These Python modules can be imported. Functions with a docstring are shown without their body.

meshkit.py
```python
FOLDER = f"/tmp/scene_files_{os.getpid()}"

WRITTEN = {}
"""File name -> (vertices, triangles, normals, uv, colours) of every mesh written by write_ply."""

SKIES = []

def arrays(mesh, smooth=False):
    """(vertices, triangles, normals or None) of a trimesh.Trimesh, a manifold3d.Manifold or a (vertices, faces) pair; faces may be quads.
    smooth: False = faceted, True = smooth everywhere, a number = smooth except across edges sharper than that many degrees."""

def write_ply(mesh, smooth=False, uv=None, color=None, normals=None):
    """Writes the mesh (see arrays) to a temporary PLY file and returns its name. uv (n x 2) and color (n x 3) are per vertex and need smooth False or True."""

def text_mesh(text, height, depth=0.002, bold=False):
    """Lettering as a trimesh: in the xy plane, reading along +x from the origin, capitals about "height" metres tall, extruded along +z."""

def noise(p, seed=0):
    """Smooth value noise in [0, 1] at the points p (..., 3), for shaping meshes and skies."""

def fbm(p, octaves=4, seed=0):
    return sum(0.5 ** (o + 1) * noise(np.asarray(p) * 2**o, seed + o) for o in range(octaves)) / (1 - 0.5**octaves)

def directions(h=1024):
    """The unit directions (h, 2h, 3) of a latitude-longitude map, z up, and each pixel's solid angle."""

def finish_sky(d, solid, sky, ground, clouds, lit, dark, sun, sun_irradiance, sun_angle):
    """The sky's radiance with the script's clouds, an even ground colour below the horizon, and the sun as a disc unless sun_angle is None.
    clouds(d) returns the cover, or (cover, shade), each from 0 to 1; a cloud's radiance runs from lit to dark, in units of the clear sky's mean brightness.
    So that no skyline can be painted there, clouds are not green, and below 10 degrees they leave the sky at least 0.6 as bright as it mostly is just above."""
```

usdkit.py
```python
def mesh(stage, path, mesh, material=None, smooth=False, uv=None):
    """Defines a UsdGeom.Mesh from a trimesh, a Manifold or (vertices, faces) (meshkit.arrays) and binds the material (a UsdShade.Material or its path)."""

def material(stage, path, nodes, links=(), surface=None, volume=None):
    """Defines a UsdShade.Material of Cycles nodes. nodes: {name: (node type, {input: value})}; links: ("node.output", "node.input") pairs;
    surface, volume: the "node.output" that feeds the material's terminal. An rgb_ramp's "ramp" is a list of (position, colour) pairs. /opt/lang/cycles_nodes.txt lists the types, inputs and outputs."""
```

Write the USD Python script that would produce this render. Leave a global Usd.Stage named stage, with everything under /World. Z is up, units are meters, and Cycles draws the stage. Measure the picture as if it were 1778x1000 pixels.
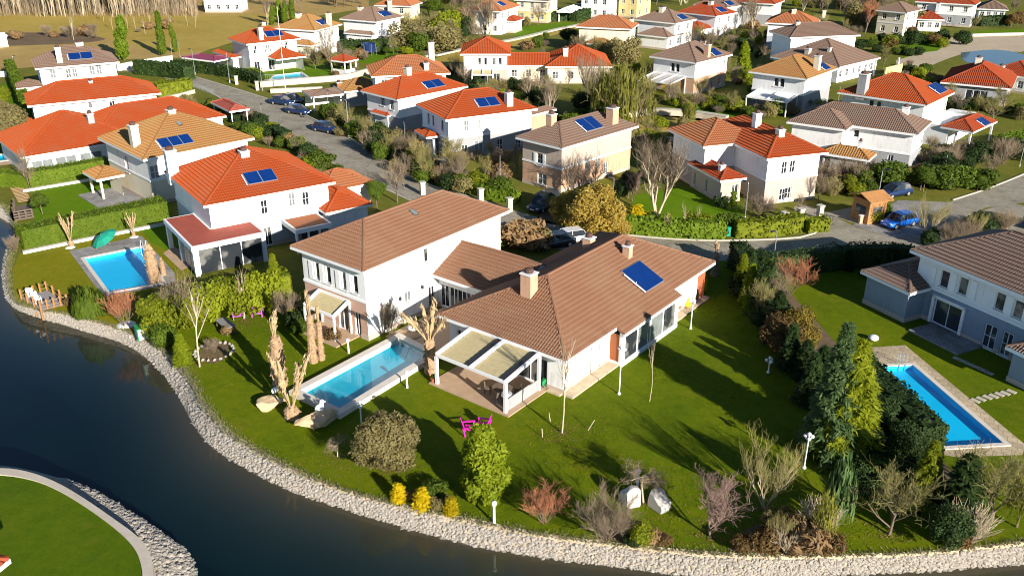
import math
import numpy as np
import trimesh, shapely
from shapely.geometry import Polygon, LineString, Point, box as sbox
import usdkit, meshkit
from pxr import Usd, UsdGeom, UsdLux, UsdShade, Gf, Sdf, Vt

stage = Usd.Stage.CreateInMemory()
UsdGeom.SetStageUpAxis(stage, UsdGeom.Tokens.z)
UsdGeom.SetStageMetersPerUnit(stage, 1.0)
WORLD = UsdGeom.Xform.Define(stage, '/World')
UsdGeom.Scope.Define(stage, '/World/Looks')
PI = math.pi

# ------------------------------------------------------------------ camera, sky, sun, exposure
CAM_H, PITCH, FPX = 34.0, math.radians(24.1), 1560.0
SUN_EL, SUN_AZ = math.radians(19.8), math.radians(145.5)      # azimuth: atan2(x, y) of the direction towards the sun
EXPOSURE = 0.9
cam = UsdGeom.Camera.Define(stage, '/World/camera')
cam.AddTranslateOp().Set((0, 0, CAM_H))
cam.AddRotateXOp().Set(90 - math.degrees(PITCH))
cam.CreateHorizontalApertureAttr(36.0)
cam.CreateVerticalApertureAttr(36.0 * 575 / 1024)
cam.CreateFocalLengthAttr(36.0 * FPX / 1778)
cam.CreateClippingRangeAttr((0.5, 6000))
cam.CreateExposureAttr(EXPOSURE)

sky_mat = usdkit.material(stage, '/World/Looks/sky_look', {
    'sky': ('sky_texture', {'sky_type': 'single_scattering', 'sun_disc': False, 'sun_elevation': SUN_EL, 'sun_rotation': SUN_AZ,
                            'altitude': 60.0, 'air_density': 1.0, 'aerosol_density': 0.0, 'ozone_density': 4.0}),
    'bg': ('background_shader', {'strength': 0.055})}, [('sky.color', 'bg.color')], surface='bg.background')
sky = UsdLux.DomeLight.Define(stage, '/World/sky')
UsdShade.MaterialBindingAPI.Apply(sky.GetPrim()).Bind(sky_mat)
sky.GetPrim().SetCustomDataByKey('kind', 'structure')
sun = UsdLux.DistantLight.Define(stage, '/World/sun')
sun.CreateIntensityAttr(1.25)
sun.CreateAngleAttr(0.5)
sun.CreateColorAttr((1.0, 0.93, 0.83))
sun.GetPrim().CreateAttribute('inputs:normalize', Sdf.ValueTypeNames.Bool).Set(True)
sun.AddRotateXYZOp().Set((90 - math.degrees(SUN_EL), 0, 180 - math.degrees(SUN_AZ)))

# ------------------------------------------------------------------ where a point of the survey photograph lies on the level z
def ray(px, py):
    x, u = (px - 889) / FPX, -(py - 500) / FPX
    return np.array([x, math.cos(PITCH) + u * math.sin(PITCH), -math.sin(PITCH) + u * math.cos(PITCH)])

def G(px, py, z=0.0):
    d = ray(px, py)
    t = (z - CAM_H) / d[2]
    return np.array([d[0] * t, d[1] * t, z])

def GG(pts, z=0.0):
    return [G(x, y, z)[:2] for x, y in pts]

# ------------------------------------------------------------------ prims, names, labels
COUNT = {}
def numbered(parent, name):
    k = COUNT[(parent, name)] = COUNT.get((parent, name), -1) + 1
    return f'{parent}/{name}' + (f'_{k:03d}' if k else '')

def tag(p, label=None, cat=None, group=None, kind=None):
    p = p.GetPrim() if hasattr(p, 'GetPrim') else p
    for k, v in (('label', label), ('category', cat), ('group', group), ('kind', kind)):
        if v: p.SetCustomDataByKey(k, v)
    return p

def thing(name, label, cat, loc=(0, 0, 0), rotz=0.0, group=None, scale=None, root='/World'):
    x = UsdGeom.Xform.Define(stage, numbered(root, name))
    x.AddTranslateOp().Set(tuple(map(float, loc)))
    x.AddRotateZOp().Set(float(math.degrees(rotz)))
    if scale is not None: x.AddScaleOp().Set(tuple(map(float, scale)))
    tag(x, label, cat, group)
    return x.GetPrim()

def out(name, mb, m, parent='/World', smooth=False, label=None, cat=None, group=None, kind=None):
    """One Mesh prim under parent from a builder or a (vertices, faces) pair."""
    parent = str(parent.GetPath()) if hasattr(parent, 'GetPath') else parent
    if isinstance(mb, MB): mb = mb.data()
    if len(mb[1]) == 0: return None
    p = usdkit.mesh(stage, numbered(parent, name), trimesh.Trimesh(mb[0], mb[1], process=False), m, smooth=smooth or False)
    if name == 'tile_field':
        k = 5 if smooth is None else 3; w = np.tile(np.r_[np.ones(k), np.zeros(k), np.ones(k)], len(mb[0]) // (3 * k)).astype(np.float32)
        UsdGeom.PrimvarsAPI(p).CreatePrimvar('wear', Sdf.ValueTypeNames.FloatArray, 'vertex').Set(Vt.FloatArray.FromNumpy(w))  # marks the lower tile edges where catching sunlight is painted in
    return tag(p, label, cat, group, kind)

class MB:
    """Collects triangles."""
    def __init__(s): s.v, s.f, s.n = [], [], 0
    def add(s, v, f):
        v = np.asarray(v, float).reshape(-1, 3); f = np.asarray(f, int)
        if f.ndim == 2 and f.shape[1] == 4: f = np.vstack([f[:, [0, 1, 2]], f[:, [0, 2, 3]]])
        s.v.append(v); s.f.append(f + s.n); s.n += len(v); return s
    def data(s):
        if not s.v: return np.zeros((0, 3)), np.zeros((0, 3), int)
        return np.vstack(s.v), np.vstack(s.f)
    def quad(s, *p): return s.add(p, [[0, 1, 2, 3]])
    def box(s, x0, y0, z0, x1, y1, z1):
        return s.add([[x0, y0, z0], [x1, y0, z0], [x1, y1, z0], [x0, y1, z0], [x0, y0, z1], [x1, y0, z1], [x1, y1, z1], [x0, y1, z1]],
                     [[0, 3, 2, 1], [4, 5, 6, 7], [0, 1, 5, 4], [1, 2, 6, 5], [2, 3, 7, 6], [3, 0, 4, 7]])
    def frame(s, o, U, V, N, u0, u1, v0, v1, n0, n1):
        """A box in the frame (o; U, V, N)."""
        o, U, V, N = map(np.asarray, (o, U, V, N))
        c = [(u0, v0, n0), (u1, v0, n0), (u1, v1, n0), (u0, v1, n0), (u0, v0, n1), (u1, v0, n1), (u1, v1, n1), (u0, v1, n1)]
        return s.add([o + U * a + V * b + N * d for a, b, d in c], [[0, 3, 2, 1], [4, 5, 6, 7], [0, 1, 5, 4], [1, 2, 6, 5], [2, 3, 7, 6], [3, 0, 4, 7]])
    def beam(s, p, q, w, h):
        p, q = np.asarray(p, float), np.asarray(q, float); d = q - p; L = np.linalg.norm(d); d /= L
        side = np.cross(d, [0, 0, 1.0])
        side = np.array([1.0, 0, 0]) if np.linalg.norm(side) < 1e-6 else side / np.linalg.norm(side)
        return s.frame(p, d, side, np.cross(side, d), 0, L, -w / 2, w / 2, -h / 2, h / 2)
    def tube(s, pts, radii, n=6, cap=True):
        pts = np.asarray(pts, float); k = len(pts); radii = np.broadcast_to(radii, k)
        d = np.gradient(pts, axis=0); d /= np.maximum(np.linalg.norm(d, axis=1, keepdims=True), 1e-9)
        ref = np.array([0.0, 0, 1]) if abs(d[0, 2]) < .9 else np.array([1.0, 0, 0])
        x = np.cross(d, ref); x /= np.maximum(np.linalg.norm(x, axis=1, keepdims=True), 1e-9); y = np.cross(d, x)
        a = np.arange(n) * 2 * PI / n
        v = pts[:, None] + radii[:, None, None] * (x[:, None] * np.cos(a)[None, :, None] + y[:, None] * np.sin(a)[None, :, None])
        i = np.arange(k - 1)[:, None] * n; j = np.arange(n)[None]; j2 = (j + 1) % n
        f = np.stack([i + j, i + n + j, i + n + j2, i + j2], -1).reshape(-1, 4)
        s.add(v.reshape(-1, 3), f)
        if cap and n > 3:
            for e, o in ((0, 0), (k - 1, (k - 1) * n)):
                s.add(np.vstack([v[e], pts[e]]), [[q, (q + 1) % n, n] for q in range(n)])
        return s
    def rev(s, prof, n=12, at=(0, 0, 0)):
        """A surface of revolution about z: prof = [(r, z), ...]."""
        prof = np.asarray(prof, float); a = np.arange(n) * 2 * PI / n; k = len(prof)
        v = np.stack([prof[:, None, 0] * np.cos(a), prof[:, None, 0] * np.sin(a), np.repeat(prof[:, 1:2], n, 1)], -1) + np.asarray(at)
        i = np.arange(k - 1)[:, None] * n; j = np.arange(n)[None]; j2 = (j + 1) % n
        return s.add(v.reshape(-1, 3), np.stack([i + j, i + j2, i + n + j2, i + n + j], -1).reshape(-1, 4))
    def ball(s, c, r, sub=1, rng=None, rough=0.0):
        m = ICO[sub]; v = m[0].copy()
        if rng is not None: v = v * (1 + rough * (rng.random(len(v))[:, None] - .5) * 2)
        return s.add(v * np.asarray(r) + np.asarray(c), m[1])
    def poly(s, pts, z):
        """A flat sheet; pts: a ring of (x, y), or a shapely polygon."""
        P = pts if hasattr(pts, 'geom_type') else Polygon(pts).buffer(0)
        for g in getattr(P, 'geoms', [P]):
            v, f = trimesh.creation.triangulate_polygon(g, engine='earcut')
            if len(f):
                t = v[f]; cr = (t[:, 1, 0] - t[:, 0, 0]) * (t[:, 2, 1] - t[:, 0, 1]) - (t[:, 1, 1] - t[:, 0, 1]) * (t[:, 2, 0] - t[:, 0, 0])
                f = np.where(cr[:, None] < 0, f[:, ::-1], f)
                s.add(np.column_stack([v, np.full(len(v), z)]), f)
        return s
    def prism(s, pts, z0, z1):
        P = pts if hasattr(pts, 'geom_type') else Polygon(pts).buffer(0)
        for g in getattr(P, 'geoms', [P]):
            s.poly(g, z1)
            for r in [g.exterior, *g.interiors]:
                c = np.asarray(r.coords)[:, :2]
                for p, q in zip(c[:-1], c[1:]): s.quad([*p, z0], [*q, z0], [*q, z1], [*p, z1])
        return s
ICO = {k: (np.array(trimesh.creation.icosphere(subdivisions=k).vertices), np.array(trimesh.creation.icosphere(subdivisions=k).faces)) for k in (0, 1, 2, 3)}

# ------------------------------------------------------------------ materials
def lk(n): return f'/World/Looks/{n}'
def sc(c, k): return tuple(min(1.0, x * k) for x in c)

def paint(name, c, rough=0.7, var=0.12, scale=0.6, bump=0.0, bscale=20.0, spec=0.3, metallic=0.0, island=False, c2=None, coat=0.0):
    """Plain colour with soft worn tones; island: each separate piece has its own tone between c and c2."""
    lo, hi = (sc(c, 1 - var), sc(c, 1 + var)) if c2 is None else (c, c2)
    n = {'g': ('geometry', {}), 'n': ('noise_texture', {'scale': scale, 'detail': 4.0, 'roughness': 0.6}),
         'r': ('rgb_ramp', {'ramp': [(0.25, lo), (0.75, hi)]}),
         'p': ('principled_bsdf', {'roughness': rough, 'metallic': metallic, 'specular_ior_level': spec, 'coat_weight': coat})}
    l = [('g.position', 'n.vector'), ('r.color', 'p.base_color')]
    if island:
        n['m'] = ('mix_float', {'fac': 0.35})
        l += [('g.random_per_island', 'm.a'), ('n.fac', 'm.b'), ('m.result', 'r.fac')]
    else: l.append(('n.fac', 'r.fac'))
    if bump:
        n['bn'] = ('noise_texture', {'scale': bscale, 'detail': 3.0}); n['b'] = ('bump', {'strength': bump, 'distance': 0.05})
        l += [('g.position', 'bn.vector'), ('bn.fac', 'b.height'), ('b.normal', 'p.normal')]
    return usdkit.material(stage, lk(name), n, l, surface='p.BSDF')

def plaster(name, c, streak=0.30):
    """Rendered wall: faint blotches, rain streaks that run down the wall, dirt near the ground line."""
    n = {'g': ('geometry', {}), 'a': ('noise_texture', {'scale': 0.5, 'detail': 5.0, 'roughness': 0.65}), 'mp': ('mapping', {'mapping_type': 'point', 'scale': (2.2, 2.2, 0.16)}), 's': ('noise_texture', {'scale': 1.6, 'detail': 5.0, 'roughness': 0.7}),
         'm': ('mix_float', {'fac': 0.6}), 'r': ('rgb_ramp', {'ramp': [(0.30, sc(c, 1 - streak)), (0.47, c), (0.75, sc(c, 1.04))]}), 'bn': ('noise_texture', {'scale': 18.0, 'detail': 3.0}), 'b': ('bump', {'strength': 0.06, 'distance': 0.04}),
         'p': ('principled_bsdf', {'roughness': 0.85, 'specular_ior_level': 0.2})}
    l = [('g.position', 'a.vector'), ('g.position', 'mp.vector'), ('mp.vector', 's.vector'), ('a.fac', 'm.a'), ('s.fac', 'm.b'), ('m.result', 'r.fac'), ('r.color', 'p.base_color'), ('g.position', 'bn.vector'), ('bn.fac', 'b.height'), ('b.normal', 'p.normal')]
    return usdkit.material(stage, lk(name), n, l, surface='p.BSDF')

def paved(name, c, mortar, bw=0.42, rh=0.21, ang=0.9):
    """Block paving in courses, with worn wheel tracks and stains."""
    n = {'g': ('geometry', {}), 'mp': ('mapping', {'mapping_type': 'point', 'rotation': (0, 0, ang)}), 'k': ('brick_texture', {'scale': 1.0, 'brick_width': bw, 'row_height': rh, 'mortar_size': 0.022, 'color1': sc(c, .86), 'color2': sc(c, 1.12), 'mortar': mortar, 'bias': 0.0}),
         'n': ('noise_texture', {'scale': 0.35, 'detail': 6.0, 'roughness': 0.7}), 'r': ('rgb_ramp', {'ramp': [(0.3, (.62, .61, .58)), (0.55, (1, 1, 1)), (0.75, (1.0, .98, .92))]}), 'x': ('mix_color', {'blend_type': 'multiply', 'fac': 1.0}), 'p': ('principled_bsdf', {'roughness': 0.85, 'specular_ior_level': 0.2})}
    l = [('g.position', 'mp.vector'), ('mp.vector', 'k.vector'), ('g.position', 'n.vector'), ('n.fac', 'r.fac'), ('k.color', 'x.a'), ('r.color', 'x.b'), ('x.result', 'p.base_color')]
    return usdkit.material(stage, lk(name), n, l, surface='p.BSDF')

def leafy(name, dark, light, trans=0.35, scale=1.2):
    n = {'g': ('geometry', {}), 'n': ('noise_texture', {'scale': scale, 'detail': 2.0}), 'm': ('mix_float', {'fac': 0.5}),
         'o': ('object_info', {}), 'h': ('hsv', {'saturation': 1.0, 'fac': 1.0}), 'ov': ('map_range', {'from_min': 0.0, 'from_max': 1.0, 'to_min': 0.8, 'to_max': 1.2}),
         'r': ('rgb_ramp', {'ramp': [(0.2, dark), (0.8, light)]}),
         'd': ('principled_bsdf', {'roughness': 0.6, 'specular_ior_level': 0.25}), 't': ('translucent_bsdf', {}), 'x': ('mix_closure', {'fac': trans})}
    l = [('g.position', 'n.vector'), ('g.random_per_island', 'm.a'), ('n.fac', 'm.b'), ('m.result', 'r.fac'), ('r.color', 'h.color'), ('o.random', 'ov.value'), ('ov.result', 'h.value'),
         ('h.color', 'd.base_color'), ('h.color', 't.color'), ('d.BSDF', 'x.closure1'), ('t.BSDF', 'x.closure2')]
    return usdkit.material(stage, lk(name), n, l, surface='x.closure')

def grassy(name, dark, mid, light, s1=0.12, s2=1.3, bump=0.9, worn=0.75):
    n = {'g': ('geometry', {}), 'a': ('noise_texture', {'scale': s1, 'detail': 5.0, 'roughness': 0.6}), 'b': ('noise_texture', {'scale': s2, 'detail': 6.0, 'roughness': 0.75}),
         'c': ('noise_texture', {'scale': 7.0, 'detail': 5.0, 'roughness': 0.85}), 'm': ('mix_float', {'fac': 0.5}), 'm2': ('mix_float', {'fac': 0.4}),
         'r': ('rgb_ramp', {'ramp': [(0.38, dark), (0.5, mid), (0.64, light)]}), 'bp': ('bump', {'strength': bump, 'distance': 0.06}),
         'd': ('noise_texture', {'scale': 0.55, 'detail': 7.0, 'roughness': 0.75, 'distortion': 0.6}), 'dr': ('rgb_ramp', {'ramp': [(0.54, (0, 0, 0)), (0.72, (worn, worn, worn))]}), 'y': ('mix_color', {'b': (mid[0] * 1.5 + .02, mid[1] * 1.05 + .01, mid[2] + .008)}),
         'p': ('principled_bsdf', {'roughness': 0.85, 'specular_ior_level': 0.1})}
    l = [('g.position', f'{k}.vector') for k in 'abcd'] + [('a.fac', 'm.a'), ('b.fac', 'm.b'), ('m.result', 'm2.a'), ('c.fac', 'm2.b'), ('m2.result', 'r.fac'), ('d.fac', 'dr.fac'), ('dr.color', 'y.fac'), ('r.color', 'y.a'), ('y.result', 'p.base_color'),
         ('c.fac', 'bp.height'), ('bp.normal', 'p.normal')]
    return usdkit.material(stage, lk(name), n, l, surface='p.BSDF')

def watery(name, tint, rough=0.04, wave=0.12, wscale=1.6, ior=1.33):
    """Clear water over a built bottom: sunlight passes, the sky is mirrored."""
    n = {'g': ('geometry', {}), 'n': ('noise_texture', {'scale': wscale, 'detail': 3.0, 'distortion': 0.4}), 'b': ('bump', {'strength': wave, 'distance': 0.05}),
         't': ('transparent_bsdf', {'color': tint}), 's': ('glossy_bsdf', {'color': (1, 1, 1), 'roughness': rough}), 'f': ('fresnel', {}), 'x': ('mix_closure', {}),
         'i': ('map_range', {'from_min': 0.0, 'from_max': 1.0, 'to_min': ior, 'to_max': 1 / ior})}
    l = [('g.backfacing', 'i.value'), ('i.result', 'f.IOR'), ('g.position', 'n.vector'), ('n.fac', 'b.height'), ('b.normal', 's.normal'), ('b.normal', 'f.normal'), ('f.fac', 'x.fac'), ('t.BSDF', 'x.closure1'), ('s.BSDF', 'x.closure2')]
    return usdkit.material(stage, lk(name), n, l, surface='x.closure')

def lake_water(name, clear, density, rough=0.03, wave=0.05, wscale=0.9, ior=1.33):
    """Murky water: the body absorbs light with depth, so that the shallows show the muddy bed."""
    n = {'g': ('geometry', {}), 'n': ('noise_texture', {'scale': wscale, 'detail': 3.0}), 'b': ('bump', {'strength': wave, 'distance': 0.05}), 't': ('transparent_bsdf', {}), 's': ('glossy_bsdf', {'color': (1, 1, 1), 'roughness': rough}),
         'f': ('fresnel', {}), 'x': ('mix_closure', {}), 'i': ('map_range', {'from_min': 0.0, 'from_max': 1.0, 'to_min': ior, 'to_max': 1 / ior}), 'v': ('absorption_volume', {'color': clear, 'density': density})}
    l = [('g.backfacing', 'i.value'), ('i.result', 'f.IOR'), ('g.position', 'n.vector'), ('n.fac', 'b.height'), ('b.normal', 's.normal'), ('b.normal', 'f.normal'), ('f.fac', 'x.fac'), ('t.BSDF', 'x.closure1'), ('s.BSDF', 'x.closure2')]
    return usdkit.material(stage, lk(name), n, l, surface='x.closure', volume='v.volume')

def tiles(name, a, b, c, stain, rough=0.75, amount=0.5, wear=0.45):
    """Clay roof tiles: every tile has its own tone, sunlight painted pale along its lower edge, and weathering over the whole slope."""
    pale = tuple(min(.8, x * 1.5 + .07) for x in c)  # tone of the painted light line on each tile course
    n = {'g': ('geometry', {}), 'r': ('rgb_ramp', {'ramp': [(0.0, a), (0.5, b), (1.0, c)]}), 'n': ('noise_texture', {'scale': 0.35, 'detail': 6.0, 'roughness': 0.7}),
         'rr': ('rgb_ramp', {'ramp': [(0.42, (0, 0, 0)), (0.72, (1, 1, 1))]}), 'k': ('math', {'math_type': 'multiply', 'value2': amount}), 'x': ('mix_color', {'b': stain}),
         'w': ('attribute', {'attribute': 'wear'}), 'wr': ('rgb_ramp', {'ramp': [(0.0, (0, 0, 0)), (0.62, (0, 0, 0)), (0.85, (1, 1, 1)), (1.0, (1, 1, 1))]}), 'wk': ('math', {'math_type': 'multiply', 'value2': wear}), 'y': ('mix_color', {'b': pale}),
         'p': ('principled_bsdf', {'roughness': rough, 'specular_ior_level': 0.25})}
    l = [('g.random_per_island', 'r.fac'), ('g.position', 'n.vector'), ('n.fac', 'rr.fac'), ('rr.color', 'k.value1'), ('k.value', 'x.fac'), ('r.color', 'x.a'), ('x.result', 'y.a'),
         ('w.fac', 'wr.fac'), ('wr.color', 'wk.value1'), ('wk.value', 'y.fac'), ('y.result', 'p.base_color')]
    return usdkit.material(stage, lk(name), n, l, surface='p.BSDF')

M = {}
M['white'] = plaster('white_render', (0.76, 0.76, 0.745))
M['cream'] = plaster('cream_render', (0.70, 0.63, 0.48))
M['yellow_wall'] = plaster('yellow_render', (0.72, 0.58, 0.26))
M['pink'] = plaster('pink_render', (0.52, 0.33, 0.25))
M['peach'] = plaster('peach_render', (0.58, 0.36, 0.24))
M['grey_wall'] = plaster('grey_render', (0.34, 0.345, 0.35))
M['beige_wall'] = plaster('beige_render', (0.50, 0.41, 0.34))
M['blue_grey'] = plaster('blue_grey_render', (0.38, 0.42, 0.46))
M['taupe'] = plaster('taupe_render', (0.34, 0.32, 0.30))
M['slate'] = plaster('slate_blue_render', (0.24, 0.29, 0.36))
M['trim'] = paint('white_trim', (0.80, 0.80, 0.79), rough=0.45, var=0.03)
M['stonebase'] = paint('stone_base', (0.55, 0.44, 0.30), var=0.2, scale=2.0, bump=0.3)
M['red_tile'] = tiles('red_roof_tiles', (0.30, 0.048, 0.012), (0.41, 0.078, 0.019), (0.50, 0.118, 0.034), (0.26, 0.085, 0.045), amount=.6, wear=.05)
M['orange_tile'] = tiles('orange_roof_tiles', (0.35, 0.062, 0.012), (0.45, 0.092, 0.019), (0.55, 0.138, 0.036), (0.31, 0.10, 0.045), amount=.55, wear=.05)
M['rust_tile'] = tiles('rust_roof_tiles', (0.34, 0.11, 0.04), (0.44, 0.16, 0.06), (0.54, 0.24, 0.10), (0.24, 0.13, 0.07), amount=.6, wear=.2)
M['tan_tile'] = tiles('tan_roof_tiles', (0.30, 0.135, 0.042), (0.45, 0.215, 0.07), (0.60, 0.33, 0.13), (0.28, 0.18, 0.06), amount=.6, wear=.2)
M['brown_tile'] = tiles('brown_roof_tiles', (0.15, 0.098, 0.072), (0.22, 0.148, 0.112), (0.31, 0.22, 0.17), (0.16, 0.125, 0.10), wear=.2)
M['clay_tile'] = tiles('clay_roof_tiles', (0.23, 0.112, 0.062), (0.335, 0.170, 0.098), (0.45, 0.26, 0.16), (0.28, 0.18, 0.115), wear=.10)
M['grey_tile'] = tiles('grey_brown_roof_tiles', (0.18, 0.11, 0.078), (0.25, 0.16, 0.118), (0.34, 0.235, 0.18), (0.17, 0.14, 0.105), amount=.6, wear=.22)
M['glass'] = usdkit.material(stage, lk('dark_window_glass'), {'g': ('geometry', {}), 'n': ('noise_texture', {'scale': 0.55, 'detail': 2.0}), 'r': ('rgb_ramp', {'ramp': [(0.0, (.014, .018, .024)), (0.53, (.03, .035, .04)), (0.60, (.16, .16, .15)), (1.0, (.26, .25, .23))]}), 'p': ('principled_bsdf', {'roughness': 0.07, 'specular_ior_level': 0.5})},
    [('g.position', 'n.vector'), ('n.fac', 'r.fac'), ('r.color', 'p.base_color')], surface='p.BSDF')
M['glass_pale'] = paint('pale_window_glass', (0.20, 0.22, 0.22), rough=0.08, var=0.3, scale=0.8, spec=0.5)
M['solar'] = paint('solar_glass', (0.004, 0.028, 0.145), rough=0.22, var=0.12, scale=1.2, spec=0.3)
M['metal'] = paint('pale_metal', (0.62, 0.63, 0.65), rough=0.35, var=0.05, metallic=0.7)
M['dark_metal'] = paint('dark_metal', (0.035, 0.035, 0.04), rough=0.5, var=0.1)
M['pot'] = paint('dark_chimney_pot', (0.10, 0.055, 0.04), rough=0.8, var=0.2)
M['wood'] = paint('pale_wood', (0.42, 0.27, 0.13), rough=0.75, var=0.2, scale=4.0)
M['orange_wood'] = paint('orange_wood', (0.42, 0.20, 0.07), rough=0.7, var=0.15, scale=3.0)
M['dark_wood'] = paint('weathered_wood', (0.16, 0.12, 0.09), rough=0.8, var=0.2, scale=4.0)
M['deck'] = paint('grey_deck', (0.24, 0.23, 0.23), rough=0.8, var=0.12, scale=3.0)
M['bark'] = paint('bark', (0.17, 0.125, 0.085), rough=0.9, var=0.3, scale=5.0)
M['pale_bark'] = paint('pale_bark', (0.52, 0.43, 0.29), rough=0.9, var=0.25, scale=5.0)
M['twig'] = paint('twigs', (0.23, 0.175, 0.115), rough=0.9, var=0.25, scale=2.0)
M['olive_twig'] = paint('olive_twigs', (0.23, 0.20, 0.07), rough=0.9, var=0.25, scale=2.0)
M['red_twig'] = paint('red_twigs', (0.34, 0.14, 0.07), rough=0.9, var=0.25, scale=2.0)
M['purple_twig'] = paint('purple_twigs', (0.25, 0.165, 0.13), rough=0.9, var=0.25, scale=2.0)
M['wood_twig'] = paint('forest_twigs', (0.30, 0.235, 0.155), rough=0.9, var=0.4, scale=0.3)
L_ = leafy
M['leaf'] = L_('green_leaves', (0.085, 0.135, 0.012), (0.26, 0.32, 0.030), trans=0.4)
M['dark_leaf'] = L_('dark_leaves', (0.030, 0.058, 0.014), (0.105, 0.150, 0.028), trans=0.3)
M['lime'] = L_('lime_leaves', (0.24, 0.28, 0.014), (0.54, 0.56, 0.03), trans=0.5)
M['pine_leaf'] = L_('pine_needles', (0.27, 0.34, 0.015), (0.58, 0.62, 0.04), trans=0.5)
M['hedge_leaf'] = L_('hedge_leaves', (0.13, 0.20, 0.012), (0.30, 0.36, 0.028), trans=0.4)
M['bright_hedge'] = L_('bright_hedge_leaves', (0.20, 0.24, 0.015), (0.56, 0.56, 0.03), trans=0.5)
M['blue_leaf'] = L_('blue_green_needles', (0.085, 0.150, 0.045), (0.33, 0.43, 0.18), trans=0.35)
M['olive_leaf'] = L_('olive_leaves', (0.26, 0.22, 0.08), (0.60, 0.53, 0.26), trans=0.4)
M['gold_olive'] = L_('gold_olive_leaves', (0.20, 0.15, 0.022), (0.44, 0.34, 0.05))
M['gold'] = L_('golden_leaves', (0.50, 0.36, 0.06), (0.82, 0.68, 0.24), trans=0.45)
M['rust_leaf'] = L_('rusty_leaves', (0.17, 0.105, 0.035), (0.36, 0.23, 0.085))
M['yellow_leaf'] = L_('yellow_leaves', (0.55, 0.42, 0.008), (0.85, 0.70, 0.016), trans=0.45)
M['dry'] = L_('dry_leaves', (0.2720, 0.1700, 0.0765), (0.6120, 0.4080, 0.2040))
M['willow_leaf'] = L_('willow_strands', (0.22, 0.22, 0.03), (0.50, 0.47, 0.09), trans=0.4)
M['dry_grass'] = leafy('dry_grass', (0.17, 0.17, 0.07), (0.42, 0.37, 0.20))
M['palm_wrap'] = paint('straw_wrap', (0.43, 0.31, 0.17), rough=0.9, var=0.35, scale=7.0, bump=0.5, bscale=14)
M['palm_trunk'] = paint('palm_trunk', (0.36, 0.235, 0.135), rough=0.9, var=0.4, scale=5.0, bump=0.5, bscale=12)
M['lawn'] = grassy('lawn', (0.062, 0.102, 0.0010), (0.105, 0.150, 0.0015), (0.190, 0.200, 0.0025))
M['islet_grass'] = grassy('islet_grass', (0.050, 0.098, 0.0012), (0.075, 0.128, 0.0016), (0.120, 0.160, 0.0025))
M['lawn_lit'] = grassy('short_lawn', (0.07, 0.155, 0.0015), (0.10, 0.195, 0.0020), (0.16, 0.235, 0.003))  # vivid green of the smaller yard lawns
M['lawn_dry'] = grassy('worn_lawn', (0.13, 0.15, 0.003), (0.19, 0.19, 0.005), (0.26, 0.23, 0.012))
M['rough'] = grassy('rough_ground', (0.085, 0.105, 0.010), (0.135, 0.145, 0.018), (0.24, 0.20, 0.050), s1=0.06, s2=0.5)
M['meadow'] = grassy('brown_meadow', (0.27, 0.185, 0.060), (0.38, 0.265, 0.090), (0.45, 0.33, 0.11), s1=0.03, s2=0.25)
M['meadow_green'] = grassy('greenish_meadow', (0.29, 0.215, 0.035), (0.38, 0.285, 0.060), (0.46, 0.34, 0.10), s1=0.04, s2=0.3)
M['soil'] = grassy('bare_soil', (0.10, 0.070, 0.042), (0.16, 0.115, 0.070), (0.22, 0.16, 0.10), s1=0.3, s2=2.0)
M['sand'] = grassy('pale_sand', (0.38, 0.31, 0.21), (0.46, 0.38, 0.27), (0.52, 0.45, 0.33), s1=0.1, s2=0.8, bump=0.3)
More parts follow.
